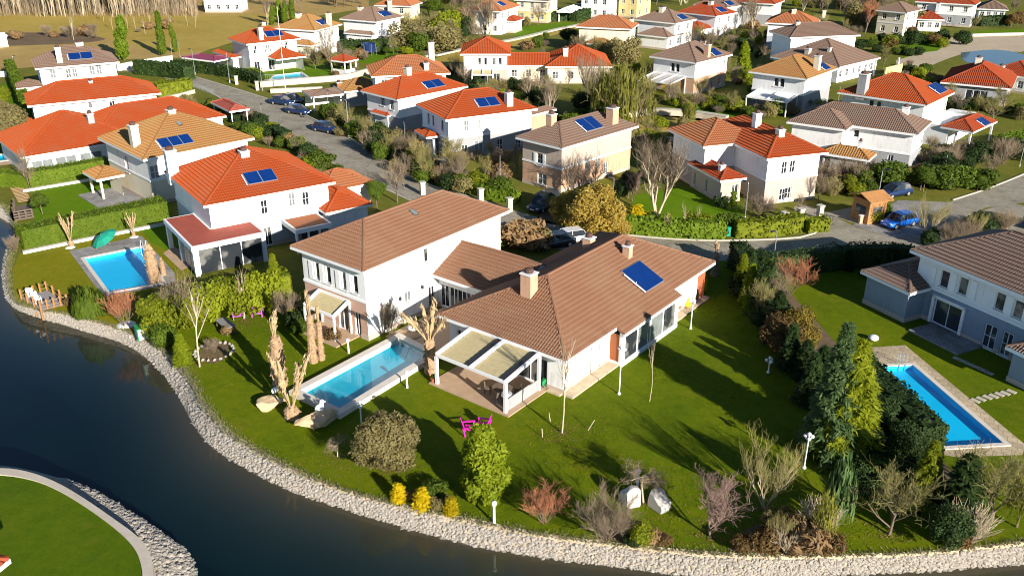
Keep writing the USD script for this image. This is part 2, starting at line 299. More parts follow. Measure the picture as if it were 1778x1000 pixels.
M['road'] = paved('paved_road', (0.36, 0.325, 0.255), (0.20, 0.18, 0.14))
M['kerb'] = paint('kerb_stone', (0.50, 0.46, 0.38), rough=0.8, var=0.12, scale=1.5)
M['paving'] = paint('warm_paving', (0.46, 0.32, 0.21), rough=0.75, var=0.12, scale=1.2, bump=0.12)
M['pool_deck'] = paved('pool_deck_stone', (0.52, 0.42, 0.28), (0.34, 0.27, 0.18), .6, .6, .5)
M['grey_paving'] = paved('grey_paving', (0.30, 0.29, 0.285), (0.19, 0.18, 0.175), .6, .6, .55)
M['coping'] = paint('pool_coping', (0.66, 0.60, 0.52), rough=0.6, var=0.08, scale=1.5)
M['pool_tile'] = paint('pool_tiles', (0.003, 0.44, 0.60), rough=0.4, var=0.07, scale=0.7)
M['pool_blue'] = paint('blue_pool_tiles', (0.004, 0.58, 0.92), rough=0.4, var=0.07, scale=0.7)
M['pool_water'] = watery('pool_water', (0.80, 0.95, 0.98), wave=0.10, wscale=1.1)
M['lake'] = lake_water('lake', (0.36, 0.52, 0.50), 0.55, wave=0.02, wscale=0.7)
M['pond'] = paint('pond', (0.10, 0.16, 0.22), rough=0.08, var=0.1)
M['mud'] = usdkit.material(stage, lk('lake_mud'), {'g': ('geometry', {}), 'x': ('separate_xyz', {}), 'z': ('map_range', {'from_min': -2.55, 'from_max': -1.15, 'to_min': 0.0, 'to_max': 1.0, 'clamp': True}), 'n': ('noise_texture', {'scale': 0.5, 'detail': 5.0}), 'm': ('mix_float', {'fac': 0.25}),
    'r': ('rgb_ramp', {'ramp': [(0.12, (0.014, 0.045, 0.060)), (0.55, (0.024, 0.034, 0.030)), (0.9, (0.045, 0.034, 0.014))]}), 'p': ('principled_bsdf', {'roughness': 0.9})},
    [('g.position', 'x.vector'), ('x.z', 'z.value'), ('g.position', 'n.vector'), ('z.result', 'm.a'), ('n.fac', 'm.b'), ('m.result', 'r.fac'), ('r.color', 'p.base_color')], surface='p.BSDF')
M['bed'] = paint('lake_bed', (0.014, 0.045, 0.060), rough=0.9, var=0.3, scale=0.1)
M['stone'] = paint('bank_stone', (0.34, 0.305, 0.26), rough=0.9, scale=1.0, island=True, c2=(0.78, 0.725, 0.65))
M['rock'] = paint('sandstone_rock', (0.56, 0.41, 0.24), rough=0.9, var=0.2, scale=1.5, bump=0.6, bscale=6.0)
M['concrete'] = paint('pale_concrete', (0.50, 0.44, 0.36), rough=0.85, var=0.12, scale=1.5, bump=0.1)
M['wall_stone'] = paint('garden_wall', (0.58, 0.50, 0.38), rough=0.85, var=0.14, scale=1.2)
M['magenta'] = paint('magenta_paint', (0.75, 0.02, 0.42), rough=0.5, var=0.05)
M['violet'] = paint('violet_paint', (0.60, 0.13, 0.62), rough=0.5, var=0.05)
M['teal'] = paint('teal_fabric', (0.015, 0.30, 0.20), rough=0.8, var=0.12, scale=2)
M['reed'] = paint('reed_screen', (0.50, 0.42, 0.23), rough=0.85, var=0.12, scale=3.0)
M['fabric'] = paint('grey_cover', (0.55, 0.52, 0.48), rough=0.9, var=0.12, scale=3)
M['yellow'] = paint('yellow_plastic', (0.75, 0.55, 0.02), rough=0.5, var=0.05)
M['green_plastic'] = paint('green_plastic', (0.02, 0.26, 0.07), rough=0.5, var=0.05)
M['terracotta'] = paint('terracotta', (0.45, 0.13, 0.06), rough=0.7, var=0.1)
M['orange'] = paint('orange_fabric', (0.62, 0.20, 0.02), rough=0.8, var=0.1)
M['flat_red'] = paint('red_roof_sheet', (0.36, 0.085, 0.055), rough=0.8, var=0.14, scale=1.0)
M['purple_sheet'] = paint('purple_roof_sheet', (0.22, 0.045, 0.09), rough=0.8, var=0.1)
M['tyre'] = paint('tyre', (0.012, 0.012, 0.012), rough=0.9)
for n_, c_ in (('car_blue', (0.008, 0.14, 0.62)), ('car_dark', (0.02, 0.024, 0.03)), ('car_white', (0.75, 0.75, 0.75)), ('car_navy', (0.012, 0.03, 0.10)), ('car_silver', (0.42, 0.42, 0.40))):
    M[n_] = paint(n_ + '_paint', c_, rough=0.28, var=0.02, spec=0.5, coat=0.6)

# ------------------------------------------------------------------ ground, lake, banks, roads
WATER = -1.05
def smooth_line(p, n=4):
    p = np.asarray(p, float)
    for _ in range(n):
        q = np.empty((2 * len(p), 2)); q[0] = p[0]; q[-1] = p[-1]
        q[1:-1:2] = .75 * p[:-1] + .25 * p[1:]; q[2:-1:2] = .25 * p[:-1] + .75 * p[1:]
        p = q
    return p
def resample(p, step):
    L = LineString(p); return np.array([L.interpolate(s).coords[0] for s in np.linspace(0, L.length, max(2, int(L.length / step)))])

bank_in = smooth_line(GG([(-420, 306), (-150, 327), (0, 347), (22, 376), (34, 406), (24, 430), (15, 462), (18, 500), (27, 526), (70, 537), (107, 542), (160, 554), (220, 572), (275, 597), (312, 627), (337, 660), (357, 700), (390, 740),
                          (440, 775), (500, 807), (567, 838), (651, 864), (743, 884), (851, 906), (950, 927), (1040, 938), (1160, 951), (1280, 960), (1400, 962), (1468, 961), (1580, 958), (1692, 948), (1778, 937), (2050, 905)]), 2)
bank_out = smooth_line(GG([(-420, 335), (-150, 350), (-30, 365), (24, 388), (27, 403), (12, 424), (2, 457), (4, 508), (22, 533), (60, 547), (107, 561), (155, 577), (210, 592), (245, 612), (275, 642), (300, 672), (317, 702), (334, 736), (362, 774), (397, 797),
                           (440, 821), (500, 852), (589, 879), (667, 906), (724, 922), (797, 941), (843, 952), (950, 969), (1085, 984), (1160, 997), (1250, 1004), (1328, 1003), (1440, 998), (1552, 993), (1636, 990), (1692, 984), (1778, 978), (2050, 960)], WATER), 2)
hole = Polygon([*bank_in, (150, 38), (150, -60), (-260, -60), (-260, 130)]).buffer(0)
POOL_PX = {'villa': ([(522.4, 676.8), (589.6, 708), (744.9, 613.6), (692, 586.4)], .40), 'left': ([(147, 448), (190.5, 506.5), (280.5, 490), (246, 428.5)], .08), 'right': ([(1503.7, 636.4), (1641, 774), (1741.6, 768), (1585, 633)], .08),
           'small': ([(470, 139), (533, 134), (522, 126), (478, 131)], .08), 'edge': ([(-20, 281), (31.5, 276), (30, 265.5), (-20, 270)], .08)}
POOL = {k: Polygon(GG(p, z)).buffer(0) for k, (p, z) in POOL_PX.items()}
holes = shapely.union_all([p.buffer(.1, join_style=2) for p in POOL.values()])
far = 2600
ground = sbox(-far, -700, far, far + 1500).difference(hole).difference(holes)
out('ground', MB().poly(ground, 0.0), M['rough'], kind='structure')
m = MB(); m.prism(hole.buffer(2.5), WATER - 2.6, WATER).poly(hole.buffer(2.5), WATER - 2.6); out('lake_water', m, M['lake'], kind='structure')
m = MB(); m.poly(hole.buffer(6.0), WATER - 1.6); out('lake_bed', m, M['bed'], kind='structure')
rs = np.random.default_rng(5)
def strip(A, B, za, zb, seg, name, mat, sag=0.0, **k):
    """A sloping strip between two lines, with a few rows."""
    n = seg; P = np.array([LineString(A).interpolate(t, normalized=True).coords[0] for t in np.linspace(0, 1, n)])
    LB = LineString(B); Q = np.array([LB.interpolate(LB.project(Point(p))).coords[0] for p in P])
    rows = [np.column_stack([P + (Q - P) * t, np.full(n, za + (zb - za) * t + sag * math.sin(PI * t))]) for t in np.linspace(0, 1, 5)]
    v = np.vstack(rows); i = np.arange(n - 1)
    f = np.vstack([np.column_stack([r * n + i, r * n + i + 1, (r + 1) * n + i + 1, (r + 1) * n + i]) for r in range(4)])
    m = MB().add(v, f); out(name, m, mat, **k); return P, Q
P_, Q_ = strip(bank_in, bank_out, 0.0, WATER - .25, 420, 'bank', M['sand'], sag=.12, kind='structure')

def stones(P, Q, za, zb, n, rng, name, t0=.12, t1=1.02, smin=.09, smax=.24, sag=.12):
    L = np.r_[0, np.cumsum(np.hypot(*(P[1:] - P[:-1]).T))]
    s = rng.random(n) * L[-1]; t = t0 + (t1 - t0) * rng.random(n) ** .85
    px = np.column_stack([np.interp(s, L, P[:, k]) for k in (0, 1)]); qx = np.column_stack([np.interp(s, L, Q[:, k]) for k in (0, 1)])
    c = px + (qx - px) * t[:, None]; z = za + (zb - za) * t + sag * np.sin(PI * np.clip(t, 0, 1)) + .02
    v0, f0 = ICO[0]; size = rng.uniform(smin, smax, n) * np.where(rng.random(n) < .12, 1.5, 1)
    v = v0[None] * (1 + .45 * (rng.random((n, len(v0), 1)) - .5)) * size[:, None, None] * rng.uniform([.8, .8, .5], [1.3, 1.3, .9], (n, 3))[:, None]
    a = rng.random(n) * 2 * PI; ca, sa = np.cos(a)[:, None], np.sin(a)[:, None]
    v = np.stack([v[..., 0] * ca - v[..., 1] * sa, v[..., 0] * sa + v[..., 1] * ca, v[..., 2]], -1) + np.column_stack([c, z])[:, None]
    f = (f0[None] + np.arange(n)[:, None, None] * len(v0)).reshape(-1, 3)
    out(name, (v.reshape(-1, 3), f), M['stone'], kind='stuff', label='pale broken stones packed along the ' + ('lake bank below the lawns' if name == 'bank_stones' else 'edge of the small islet'), cat='stones')
Pm = LineString(bank_out).parallel_offset(0.0, 'left') if False else None
d_ = np.gradient(Q_, axis=0); d_ /= np.linalg.norm(d_, axis=1, keepdims=True) + 1e-9; nrm = np.column_stack([-d_[:, 1], d_[:, 0]])
if np.mean(((Q_ - P_) * nrm).sum(1)) < 0: nrm = -nrm
rows_ = [np.column_stack([Q_ + nrm * o, np.full(len(Q_), WATER + z)]) for o, z in ((-.5, .06), (.4, -.16), (1.8, -.5), (4.2, -1.1), (6.5, -1.62))]; n_ = len(Q_); i_ = np.arange(n_ - 1)
out('lake_shore_bed', MB().add(np.vstack(rows_), np.vstack([np.column_stack([r * n_ + i_, r * n_ + i_ + 1, (r + 1) * n_ + i_ + 1, (r + 1) * n_ + i_]) for r in range(4)])), M['mud'], smooth=True, kind='structure')
vis = P_[:, 1] < 130
stones(P_[vis], Q_[vis], 0.0, WATER - .25, 30000, rs, 'bank_stones', smin=.04, smax=.12, t0=.26)

# the islet at the lower left with its concrete path on a low retaining wall
path_out = smooth_line(GG([(-260, 840), (-120, 818), (0, 812), (50, 819), (100, 838), (150, 868), (200, 903), (242, 933), (262, 960), (268, 1000), (262, 1080), (240, 1200)], .35), 2)
path_in = smooth_line(GG([(-260, 850), (-120, 828), (0, 823), (62, 834), (107, 854), (155, 884), (205, 921), (236, 953), (247, 985), (248, 1010), (242, 1080), (222, 1200)], .35), 2)
islet_rim = smooth_line(GG([(-260, 822), (-120, 802), (0, 800), (75, 815), (155, 842), (225, 884), (300, 933), (337, 965), (340, 1000), (330, 1080), (300, 1200)], WATER), 2)
back = [(-12, 8), (-120, 8), (-120, 50)]
m = MB().prism(Polygon([*path_in, *back]).buffer(0), WATER - 1.5, .35); out('islet_lawn', m, M['islet_grass'], kind='structure')
m = MB().prism(Polygon([*path_out, *path_in[::-1]]).buffer(0), WATER - 1.4, .42); out('islet_path', m, M['concrete'], kind='structure')
P2, Q2 = strip(path_out, islet_rim, -.55, WATER - .25, 160, 'islet_bank', M['sand'], kind='structure')
v2 = (P2[:, 0] > -30)
stones(P2[v2], Q2[v2], -.55, WATER - .25, 5500, rs, 'islet_stones', t0=.05, smin=.05, smax=.13)

# sheets lying on the ground: (name, material, level, outline in the photograph)
LEVEL = {}
def sheet(name, mat, pts, lv=1, z=0.0, soft=0, **k):
    """lv: how many sheets deep (4 mm each)."""
    p = GG(pts, z)
    if soft: p = smooth_line([*p, p[0]], soft)
    P = Polygon(p).buffer(0).difference(hole.buffer(.02)).difference(holes)
    m = MB().poly(P, z + .004 * lv); out(name, m, M[mat], kind='structure', **k); return P

sheet('meadow', 'meadow', [(-300, 150), (0, 122), (200, 104), (330, 100), (420, 62), (480, 40), (640, 14), (640, -40), (-300, -40)], 1)
sheet('meadow_grass', 'meadow_green', [(-200, 30), (120, 26), (330, 28), (560, 22), (440, 62), (330, 98), (250, 86), (180, 64), (60, 52), (-200, 58)], 2, soft=2)
sheet('meadow_soil', 'soil', [(-100, 62), (60, 55), (200, 66), (150, 76), (20, 80), (-100, 84)], 3, soft=2)
sheet('lawn', 'lawn', [(255, 590), (300, 545), (420, 540), (520, 500), (640, 560), (1000, 560), (1250, 440), (1330, 470), (1500, 640), (1700, 900), (1790, 935), (1640, 960), (1460, 966), (1280, 966), (1160, 957), (1040, 944), (950, 933), (851, 912), (743, 890), (651, 870), (567, 844), (500, 813), (440, 781), (390, 746), (352, 700), (331, 660), (306, 627), (270, 600)], 1)
sheet('lawn', 'lawn', [(1330, 470), (1420, 445), (1600, 440), (1800, 640), (1800, 800), (1640, 800), (1500, 640)], 2)
sheet('lawn', 'lawn', [(1700, 900), (1600, 800), (1800, 800), (1900, 930), (1790, 935), (1640, 940)], 3)
sheet('lawn', 'lawn_dry', [(24, 520), (22, 470), (34, 440), (290, 388), (330, 420), (330, 480), (250, 510), (262, 590), (230, 575), (160, 556), (70, 539)], 1)
sheet('lawn', 'lawn_lit', [(60, 330), (215, 306), (290, 330), (300, 380), (210, 352), (160, 372), (60, 400), (55, 360)], 1)
sheet('lawn', 'lawn_lit', [(0, 150), (18, 140), (45, 205), (30, 240), (0, 260), (-60, 262), (-60, 150)], 1)
sheet('lawn', 'lawn_lit', [(240, 395), (290, 385), (330, 420), (310, 445), (262, 420)], 2)
sheet('lawn', 'lawn_lit', [(1100, 340), (1215, 318), (1290, 360), (1290, 400), (1180, 410), (1090, 400)], 1)
sheet('lawn', 'lawn_lit', [(1180, 180), (1300, 190), (1330, 215), (1230, 212), (1150, 202)], 1)
sheet('lawn', 'lawn_lit', [(620, 92), (690, 85), (690, 105), (640, 112), (612, 106)], 1)
sheet('lawn', 'lawn_lit', [(430, 122), (560, 112), (640, 120), (560, 132), (470, 140)], 1)
sheet('lawn', 'lawn_lit', [(880, 48), (1000, 38), (980, 52), (900, 68)], 1)
sheet('lawn', 'lawn_lit', [(1560, 78), (1640, 70), (1640, 88), (1570, 102)], 1)
sheet('lawn', 'lawn_lit', [(1690, 54), (1790, 50), (1790, 60), (1680, 62)], 1)
sheet('lawn', 'lawn', [(250, 140), (335, 150), (330, 172), (280, 172)], 1)

road = smooth_line(GG([(120, 110), (333, 141), (468, 222), (560, 275), (640, 315), (720, 352), (800, 385), (890, 415), (960, 432), (1060, 446), (1180, 455), (1300, 452), (1430, 452), (1540, 456), (1640, 452), (1790, 448),
                       (1900, 452), (1900, 400), (1778, 352), (1711, 361), (1640, 398), (1600, 420), (1500, 402), (1440, 372), (1400, 355), (1372, 360), (1402, 380), (1432, 396), (1408, 413), (1330, 418), (1230, 420), (1150, 416), (1060, 407), (985, 396), (930, 376), (880, 362), (800, 338), (730, 318), (690, 292), (600, 235), (490, 180), (400, 152), (335, 133), (120, 104)], 0), 1)
ROAD = Polygon(road).buffer(0)
out('road', MB().poly(ROAD, .012), M['road'], kind='structure')
cross = Polygon(GG([(1585, 425), (1520, 400), (1430, 370), (1480, 360), (1556, 395), (1654, 349), (1717, 329), (1778, 304), (1900, 262), (1900, 300), (1778, 352), (1711, 361), (1640, 398)])).buffer(0)
out('road', MB().poly(cross.difference(ROAD.buffer(.05)), .012), M['road'], kind='structure')
park = Polygon(GG([(1480, 392), (1560, 348), (1660, 352), (1640, 372), (1610, 414), (1545, 412)])).buffer(0)
out('parking_apron', MB().poly(park, .020), M['grey_paving'], kind='structure')
# kerbs along both sides of the long road
def kerb(pts, w=.18, h=.12, mat='kerb'):
    p = resample(smooth_line(GG(pts), 2), 2.0); g = LineString(p).buffer(w / 2, cap_style=2)
    out('kerb', MB().prism(g, 0.0, h), M[mat], kind='structure')
kerb([(335, 133), (400, 152), (490, 180), (600, 235), (690, 292), (730, 318), (800, 338), (880, 362)])
kerb([(333, 142), (468, 223), (560, 276), (640, 316), (720, 353), (800, 386), (890, 416)])
kerb([(960, 392), (1060, 406), (1150, 415), (1230, 419), (1330, 417), (1400, 413), (1432, 397), (1408, 384)])
kerb([(1654, 348), (1717, 328), (1778, 303)])
# the dry canal with its pale stone edges between the far gardens
sheet('canal_bed', 'meadow_green', [(700, 118), (790, 92), (880, 74), (960, 52), (1010, 42), (1016, 46), (960, 62), (900, 84), (830, 108), (760, 132)], 1)
sheet('canal_bed', 'meadow_green', [(1060, 252), (1090, 200), (1200, 196), (1280, 206), (1170, 222), (1130, 262)], 1)
def low_wall(pts, label, w=.35, h=.6, mat='wall_stone', group=None, name='garden_wall', cat='wall'):
    p = resample(smooth_line(GG(pts), 1), 1.2); g = LineString(p).buffer(w / 2, cap_style=2)
    t = thing(name, label, cat, group=group)
    out('wall', MB().prism(g, -.1, h), M[mat], t); out('coping', MB().prism(LineString(p).buffer(w / 2 + .06, cap_style=2), h, h + .07), M['kerb'], t)
low_wall([(756, 98), (800, 88), (850, 78), (905, 68), (960, 54), (1010, 44)], 'long pale canal wall running up to the yellow house with the dark hedge', w=1.2, h=.3)
low_wall([(700, 106), (740, 100), (790, 90)], 'short pale canal wall beside the tan-roofed house chimney', w=.8, h=.3)
low_wall([(1080, 205), (1130, 198), (1200, 202), (1262, 212)], 'pale stone canal wall behind the willows', w=1.0, h=.9)
low_wall([(1090, 238), (1140, 244), (1190, 250)], 'low pale canal wall beside the bare trees near the red-roofed corner house', w=.5, h=.6)
low_wall([(452, 152), (520, 146), (600, 140), (640, 128), (700, 118)], 'long pale stone wall between the small pool garden and the road', w=.6, h=1.0)
low_wall([(470, 162), (520, 160), (560, 158)], 'short lower pale stone wall beside the upper road', w=.5, h=.7)
low_wall([(40, 441), (120, 424), (200, 408), (291, 390)], 'low white kerb wall in front of the broad lawn hedge', w=.3, h=.25, mat='white')
low_wall([(40, 334), (110, 322), (186, 309)], 'low white kerb wall in front of the narrower lawn hedge', w=.3, h=.25, mat='white')
low_wall([(205, 124), (245, 116), (300, 108)], 'white boundary wall behind the brown-roofed house by the meadow', w=.3, h=1.3, mat='white')
low_wall([(-30, 136), (0, 134), (20, 133)], 'short white boundary wall at the meadow near the tall clipped hedge', w=.3, h=1.0, mat='white')
low_wall([(280, 176), (310, 170), (338, 162)], 'low cream wall in front of the hedge block near the road', w=.3, h=.6)
# the sandy channel at the upper right
sheet('sand_path', 'sand', [(1555, 106), (1600, 92), (1636, 88), (1630, 72), (1660, 64), (1800, 60), (1800, 92), (1690, 88), (1640, 104), (1600, 122), (1560, 122)], 3, soft=1)
sheet('pond_water', 'pond', [(1668, 92), (1720, 86), (1760, 90), (1785, 98), (1785, 116), (1700, 112), (1672, 108)], 5, soft=1)
low_wall([(1662, 65), (1720, 63), (1800, 61)], 'pale embankment wall at the sandy channel behind the small garden', w=.5, h=.6)
sheet('forest_floor', 'meadow', [(-300, 22), (100, 26), (220, 22), (300, 10), (300, -40), (-300, -40)], 3)

# ------------------------------------------------------------------ houses
SLOPE = 0.48
FOOT = []
class House:
    """A house frame: x runs along the right-hand front, y along the left-hand front, the origin under the nearest eaves corner."""
    def __init__(s, name, label, F, R, L, ze, cat='house', group=None, z0=0.0):
        f, r, l = G(*F, ze), G(*R, ze), G(*L, ze)
        fr, fl = np.hypot(*(np.array(F) - R)), np.hypot(*(np.array(F) - L))
        if fr >= fl: a = (r - f)[:2] / np.hypot(*(r - f)[:2])
        else:
            b = (l - f)[:2] / np.hypot(*(l - f)[:2]); a = np.array([b[1], -b[0]])
        s.o, s.a, s.b, s.ze = f[:2], a, np.array([-a[1], a[0]]), ze
        s.W, s.D = (r - f)[:2] @ a, (l - f)[:2] @ s.b
        s.rot = math.atan2(a[1], a[0])
        s.p = thing(name, label, cat, (*s.o, z0), s.rot, group)
        s.blocks = []
    def loc(s, px, py, z):
        d = G(px, py, z)[:2] - s.o; return np.array([d @ s.a, d @ s.b])
    def world(s, x, y, z=0.0): return np.array([*(s.o + s.a * x + s.b * y), z])
    def lray(s, px, py):
        d = ray(px, py); c = np.array([0, 0, CAM_H]) - np.array([*s.o, 0])
        return np.array([c[:2] @ s.a, c[:2] @ s.b, c[2]]), np.array([d[:2] @ s.a, d[:2] @ s.b, d[2]])
    def on_plane(s, px, py, axis, val):
        c, d = s.lray(px, py); return c + d * (val - c[axis]) / d[axis]
    def roof_h(s, x, y):
        h = -1.0
        for B in s.blocks:
            if B['x0'] <= x <= B['x1'] and B['y0'] <= y <= B['y1']:
                m = [x - B['x0'], B['x1'] - x, y - B['y0'], B['y1'] - y]
                m = [q for q, on in zip(m, B['hips']) if on]
                h = max(h, B['ze'] + B['k'] * min(m))
        return h
    def on_roof(s, px, py):
        c, d = s.lray(px, py); t0 = (12 - c[2]) / d[2]
        for t in np.linspace(t0, (0 - c[2]) / d[2], 1500):
            q = c + d * t
            if q[2] <= s.roof_h(q[0], q[1]): return q
        return q

def window(H, o, U, N, w, h, style='plain', glass='glass', depth=.12):
    """A window filling a built opening: frame, pane, sill; shutters on request. o: lower left corner on the wall face."""
    Z = np.array([0, 0, 1.0]); m = MB(); fw = .07 if w < 1.6 else .09
    for a, b, c, d in ((0, w, 0, fw), (0, w, h - fw, h), (0, fw, fw, h - fw), (w - fw, w, fw, h - fw)): m.frame(o, U, Z, N, a, b, c, d, -depth - .03, -depth + .05)
    nm = {'plain': 1, 'shut': 1, 'door': 1, 'slide': max(1, int(round(w / 1.3)) - 1), 'single': 0, 'grid': 1}[style]
    for k in range(nm):
        x = w * (k + 1) / (nm + 1); m.frame(o, U, Z, N, x - .03, x + .03, fw, h - fw, -depth - .02, -depth + .045)
    if style in ('plain', 'shut', 'grid') and h > 1.1: m.frame(o, U, Z, N, fw, w - fw, h * .5 - .02, h * .5 + .02, -depth - .02, -depth + .04)
    p = out({'slide': 'glass_door', 'door': 'door'}.get(style, 'window'), m, M['trim'], H.p)
    pn = MB().quad(*[o + U * a + Z * b - N * depth for a, b in ((fw, fw), (w - fw, fw), (w - fw, h - fw), (fw, h - fw))])
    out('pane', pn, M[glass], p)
    if style not in ('door', 'slide'):
        out('sill', MB().frame(o, U, Z, N, -.08, w + .08, -.09, 0, -depth, .10), M['trim'], p)
    if style == 'shut':
        for sx in ((-.08 - w * .5, -.08), (w + .08, w * 1.5 + .08)):
            q = MB().frame(o, U, Z, N, sx[0], sx[1], 0, h, .012, .055)
            for k in range(5): q.frame(o, U, Z, N, sx[0] + .05, sx[1] - .05, h * (.08 + k * .18), h * (.08 + k * .18) + h * .12, .055, .075)
            out('shutter', q, M['trim'], p)

def tile_slope(m, P0, U, Nin, k, length, depth, t_lo, t_hi, hipL, hipR, w, c, fine):
    """Roof tiles over one slope. t: plan distance from the eaves; the slope narrows by t at each hipped end."""
    ca = 1 / math.sqrt(1 + k * k); S = np.array([Nin[0] * ca, Nin[1] * ca, k * ca]); Nr = np.array([-Nin[0] * k * ca, -Nin[1] * k * ca, ca]); cp = c * ca
    nt, nu = max(1, int(round((t_hi - t_lo) / cp))), max(1, int(length / w))
    w2 = length / nu; cp = (t_hi - t_lo) / nt; c = cp / ca
    t, u = np.meshgrid(t_lo + (np.arange(nt)) * cp, (np.arange(nu) + .5) * w2, indexing='ij'); t, u = t.ravel(), u.ravel()
    tm = t + cp * .5
    ok = (u > tm * hipL - w2 * .25) & (u < length - tm * hipR + w2 * .25); t, u = t[ok], u[ok]
    if not len(t): return
    if fine: xs, hs = np.array([-.5, -.26, 0, .26, .5]), np.array([.0, .062, .082, .062, .0])
    else: xs, hs = np.array([-.5, 0, .5]), np.array([.0, .075, .0])
    n = len(xs); T = []
    for sv, hb in ((-.03, .088 if fine else .065), (c + .02, .012)): T += [(x * w2 * .98, sv, h + hb) for x, h in zip(xs, hs)]
    T += [(x * w2 * .98, -.03, .0) for x in xs]
    T = np.array(T); F = []
    for i in range(n - 1): F += [[i, i + 1, n + i + 1, n + i], [2 * n + i, 2 * n + i + 1, i + 1, i]]
    base = np.array([*P0, 0.0])[None] + u[:, None] * np.array([*U, 0])[None] + (t / ca)[:, None] * S[None]
    v = base[:, None] + T[None, :, 0:1] * np.array([*U, 0]) + T[None, :, 1:2] * S + T[None, :, 2:3] * Nr
    F = np.array(F); f = (F[None] + (np.arange(len(t)) * 3 * n)[:, None, None]).reshape(-1, 4)
    m.add(v.reshape(-1, 3) + [0, 0, 0], f)

def block(H, x0, y0, x1, y1, ze, roof='red_tile', up='white', low=None, zs=3.0, wins=(), auto=None, oh=.6, k=SLOPE, z0=0.0, fine=True, tw=.24, tc=.38, hips=(1, 1, 1, 1), kind='hip',
          shut=False, open_sides=(), fascia='trim', skip=(), band=True, base=True, tile=True, low_sides=None):
    """Walls with real openings, eaves and a tiled hip roof over the eaves rectangle. Sides: L (x0), E (x1), R (y0), N (y1).
    wins: (side, px, py, w, h, style) with the window's centre in the photograph."""
    B = dict(x0=x0, x1=x1, y0=y0, y1=y1, ze=ze, k=k, hips=(hips[0], hips[1], hips[2], hips[3])); H.blocks.append(B)
    FOOT.append(Polygon([H.world(x, y)[:2] for x, y in ((x0, y0), (x1, y0), (x1, y1), (x0, y1))]))
    X0, X1, Y0, Y1 = x0 + oh, x1 - oh, y0 + oh, y1 - oh
    if not hips[0]: X0 = x0
    if not hips[1]: X1 = x1
    if not hips[2]: Y0 = y0
    if not hips[3]: Y1 = y1
    sides = {'R': ((X0, Y0), (1, 0), X1 - X0, (0, -1)), 'L': ((X0, Y1), (0, -1), Y1 - Y0, (-1, 0)), 'E': ((X1, Y0), (0, 1), Y1 - Y0, (1, 0)), 'N': ((X1, Y1), (-1, 0), X1 - X0, (0, 1))}
    ops = {q: [] for q in sides}
    for sd, px, py, w, h, style, *gl in wins:
        (ox, oy), U, ln, N = sides[sd]
        q = H.on_plane(px, py, 0 if sd in 'LE' else 1, ox if sd in 'LE' else oy)
        s_ = (q[0] - ox) * U[0] + (q[1] - oy) * U[1]; z = q[2] - z0
        a = min(max(s_ - w / 2, .15), max(.15, ln - w - .15)); b = z - h / 2
        if style in ('door', 'slide'): b = .12 if z < 3 else zs + .1
        b = min(max(b, .12), ze - h - .15)
        ops[sd].append((a, a + w, b, b + h, style, gl[0] if gl else 'glass'))
    if auto:
        for sd, n in auto.items():
            (ox, oy), U, ln, N = sides[sd]
            for lev in ([(zs + .85)] if ze > 4.5 else []) + [.9]:
                for i in range(n):
                    c = ln * (i + .5) / n; w, h = 1.0, 1.35
                    ops[sd].append((c - w / 2, c + w / 2, lev, lev + h, 'shut' if shut else 'plain', 'glass'))
    walls = {True: MB(), False: MB()}
    mid = zs if (low and ze > 4.5) else 0.0
    Z = np.array([0, 0, 1.0])
    for sd, ((ox, oy), U, ln, N) in sides.items():
        if sd in open_sides: continue
        o = np.array([ox, oy, 0.0]); U = np.array([*U, 0.0]); N = np.array([*N, 0.0]); op = ops[sd]
        us = sorted({0.0, ln, *[q for w in op for q in w[:2]]}); zsx = sorted({z0 * 0 - .1, ze - .03, mid, *[q for w in op for q in w[2:4]]})
        for u0, u1 in zip(us[:-1], us[1:]):
            for a, b in zip(zsx[:-1], zsx[1:]):
                if b - a < 1e-6: continue
                cu, cz = (u0 + u1) / 2, (a + b) / 2
                if any(w[0] < cu < w[1] and w[2] < cz < w[3] for w in op): continue
                walls[cz > mid or (low_sides is not None and sd not in low_sides)].quad(*[o + U * p + Z * q for p, q in ((u0, a), (u1, a), (u1, b), (u0, b))])
        for w in op:
            c = [(w[0], w[2]), (w[1], w[2]), (w[1], w[3]), (w[0], w[3])]
            for (p, q), (r, t) in zip(c, c[1:] + c[:1]):
                walls[w[2] > mid - .5 if mid else True].quad(o + U * p + Z * q, o + U * p + Z * q - N * .14, o + U * r + Z * t - N * .14, o + U * r + Z * t)
            window(H, o + U * w[0] + Z * w[2], U, N, w[1] - w[0], w[3] - w[2], w[4], w[5])
        if band and low and mid and (low_sides is None or sd in low_sides):
            m = MB().frame(o, U, Z, N, -.05, ln + .05, mid - .11, mid + .11, .003, .07); out('wall_band', m, M['trim'], H.p)
        if base:
            gaps = sorted([(w[0], w[1]) for w in op if w[2] < .5]); m = MB(); s0 = -.04
            for g0, g1 in gaps + [(ln + .04, None)]:
                if g0 - s0 > .1: m.frame(o, U, Z, N, s0, g0, -.05, .42, .003, .05)
                s0 = g1
            for v_, f_ in zip(m.v, [MB().box(0, 0, 0, 1, 1, 1).f[0]] * len(m.v)): out('plinth', (v_, f_), M['beige_wall' if low != 'white' else 'white'], H.p)
    out('wall', walls[True], M[up], H.p)
    if low: out('wall', walls[False], M[low], H.p)
    # eaves: soffit and fascia
    m = MB().quad([x0, y0, ze - .04], [x0, y1, ze - .04], [x1, y1, ze - .04], [x1, y0, ze - .04])
    t = .05
    m.box(x0 - t, y0 - t, ze - .24, x1 + t, y0, ze + .03).box(x0 - t, y1, ze - .24, x1 + t, y1 + t, ze + .03).box(x0 - t, y0, ze - .24, x0, y1, ze + .03).box(x1, y0, ze - .24, x1 + t, y1, ze + .03)
    out('eaves', m, M[fascia], H.p)
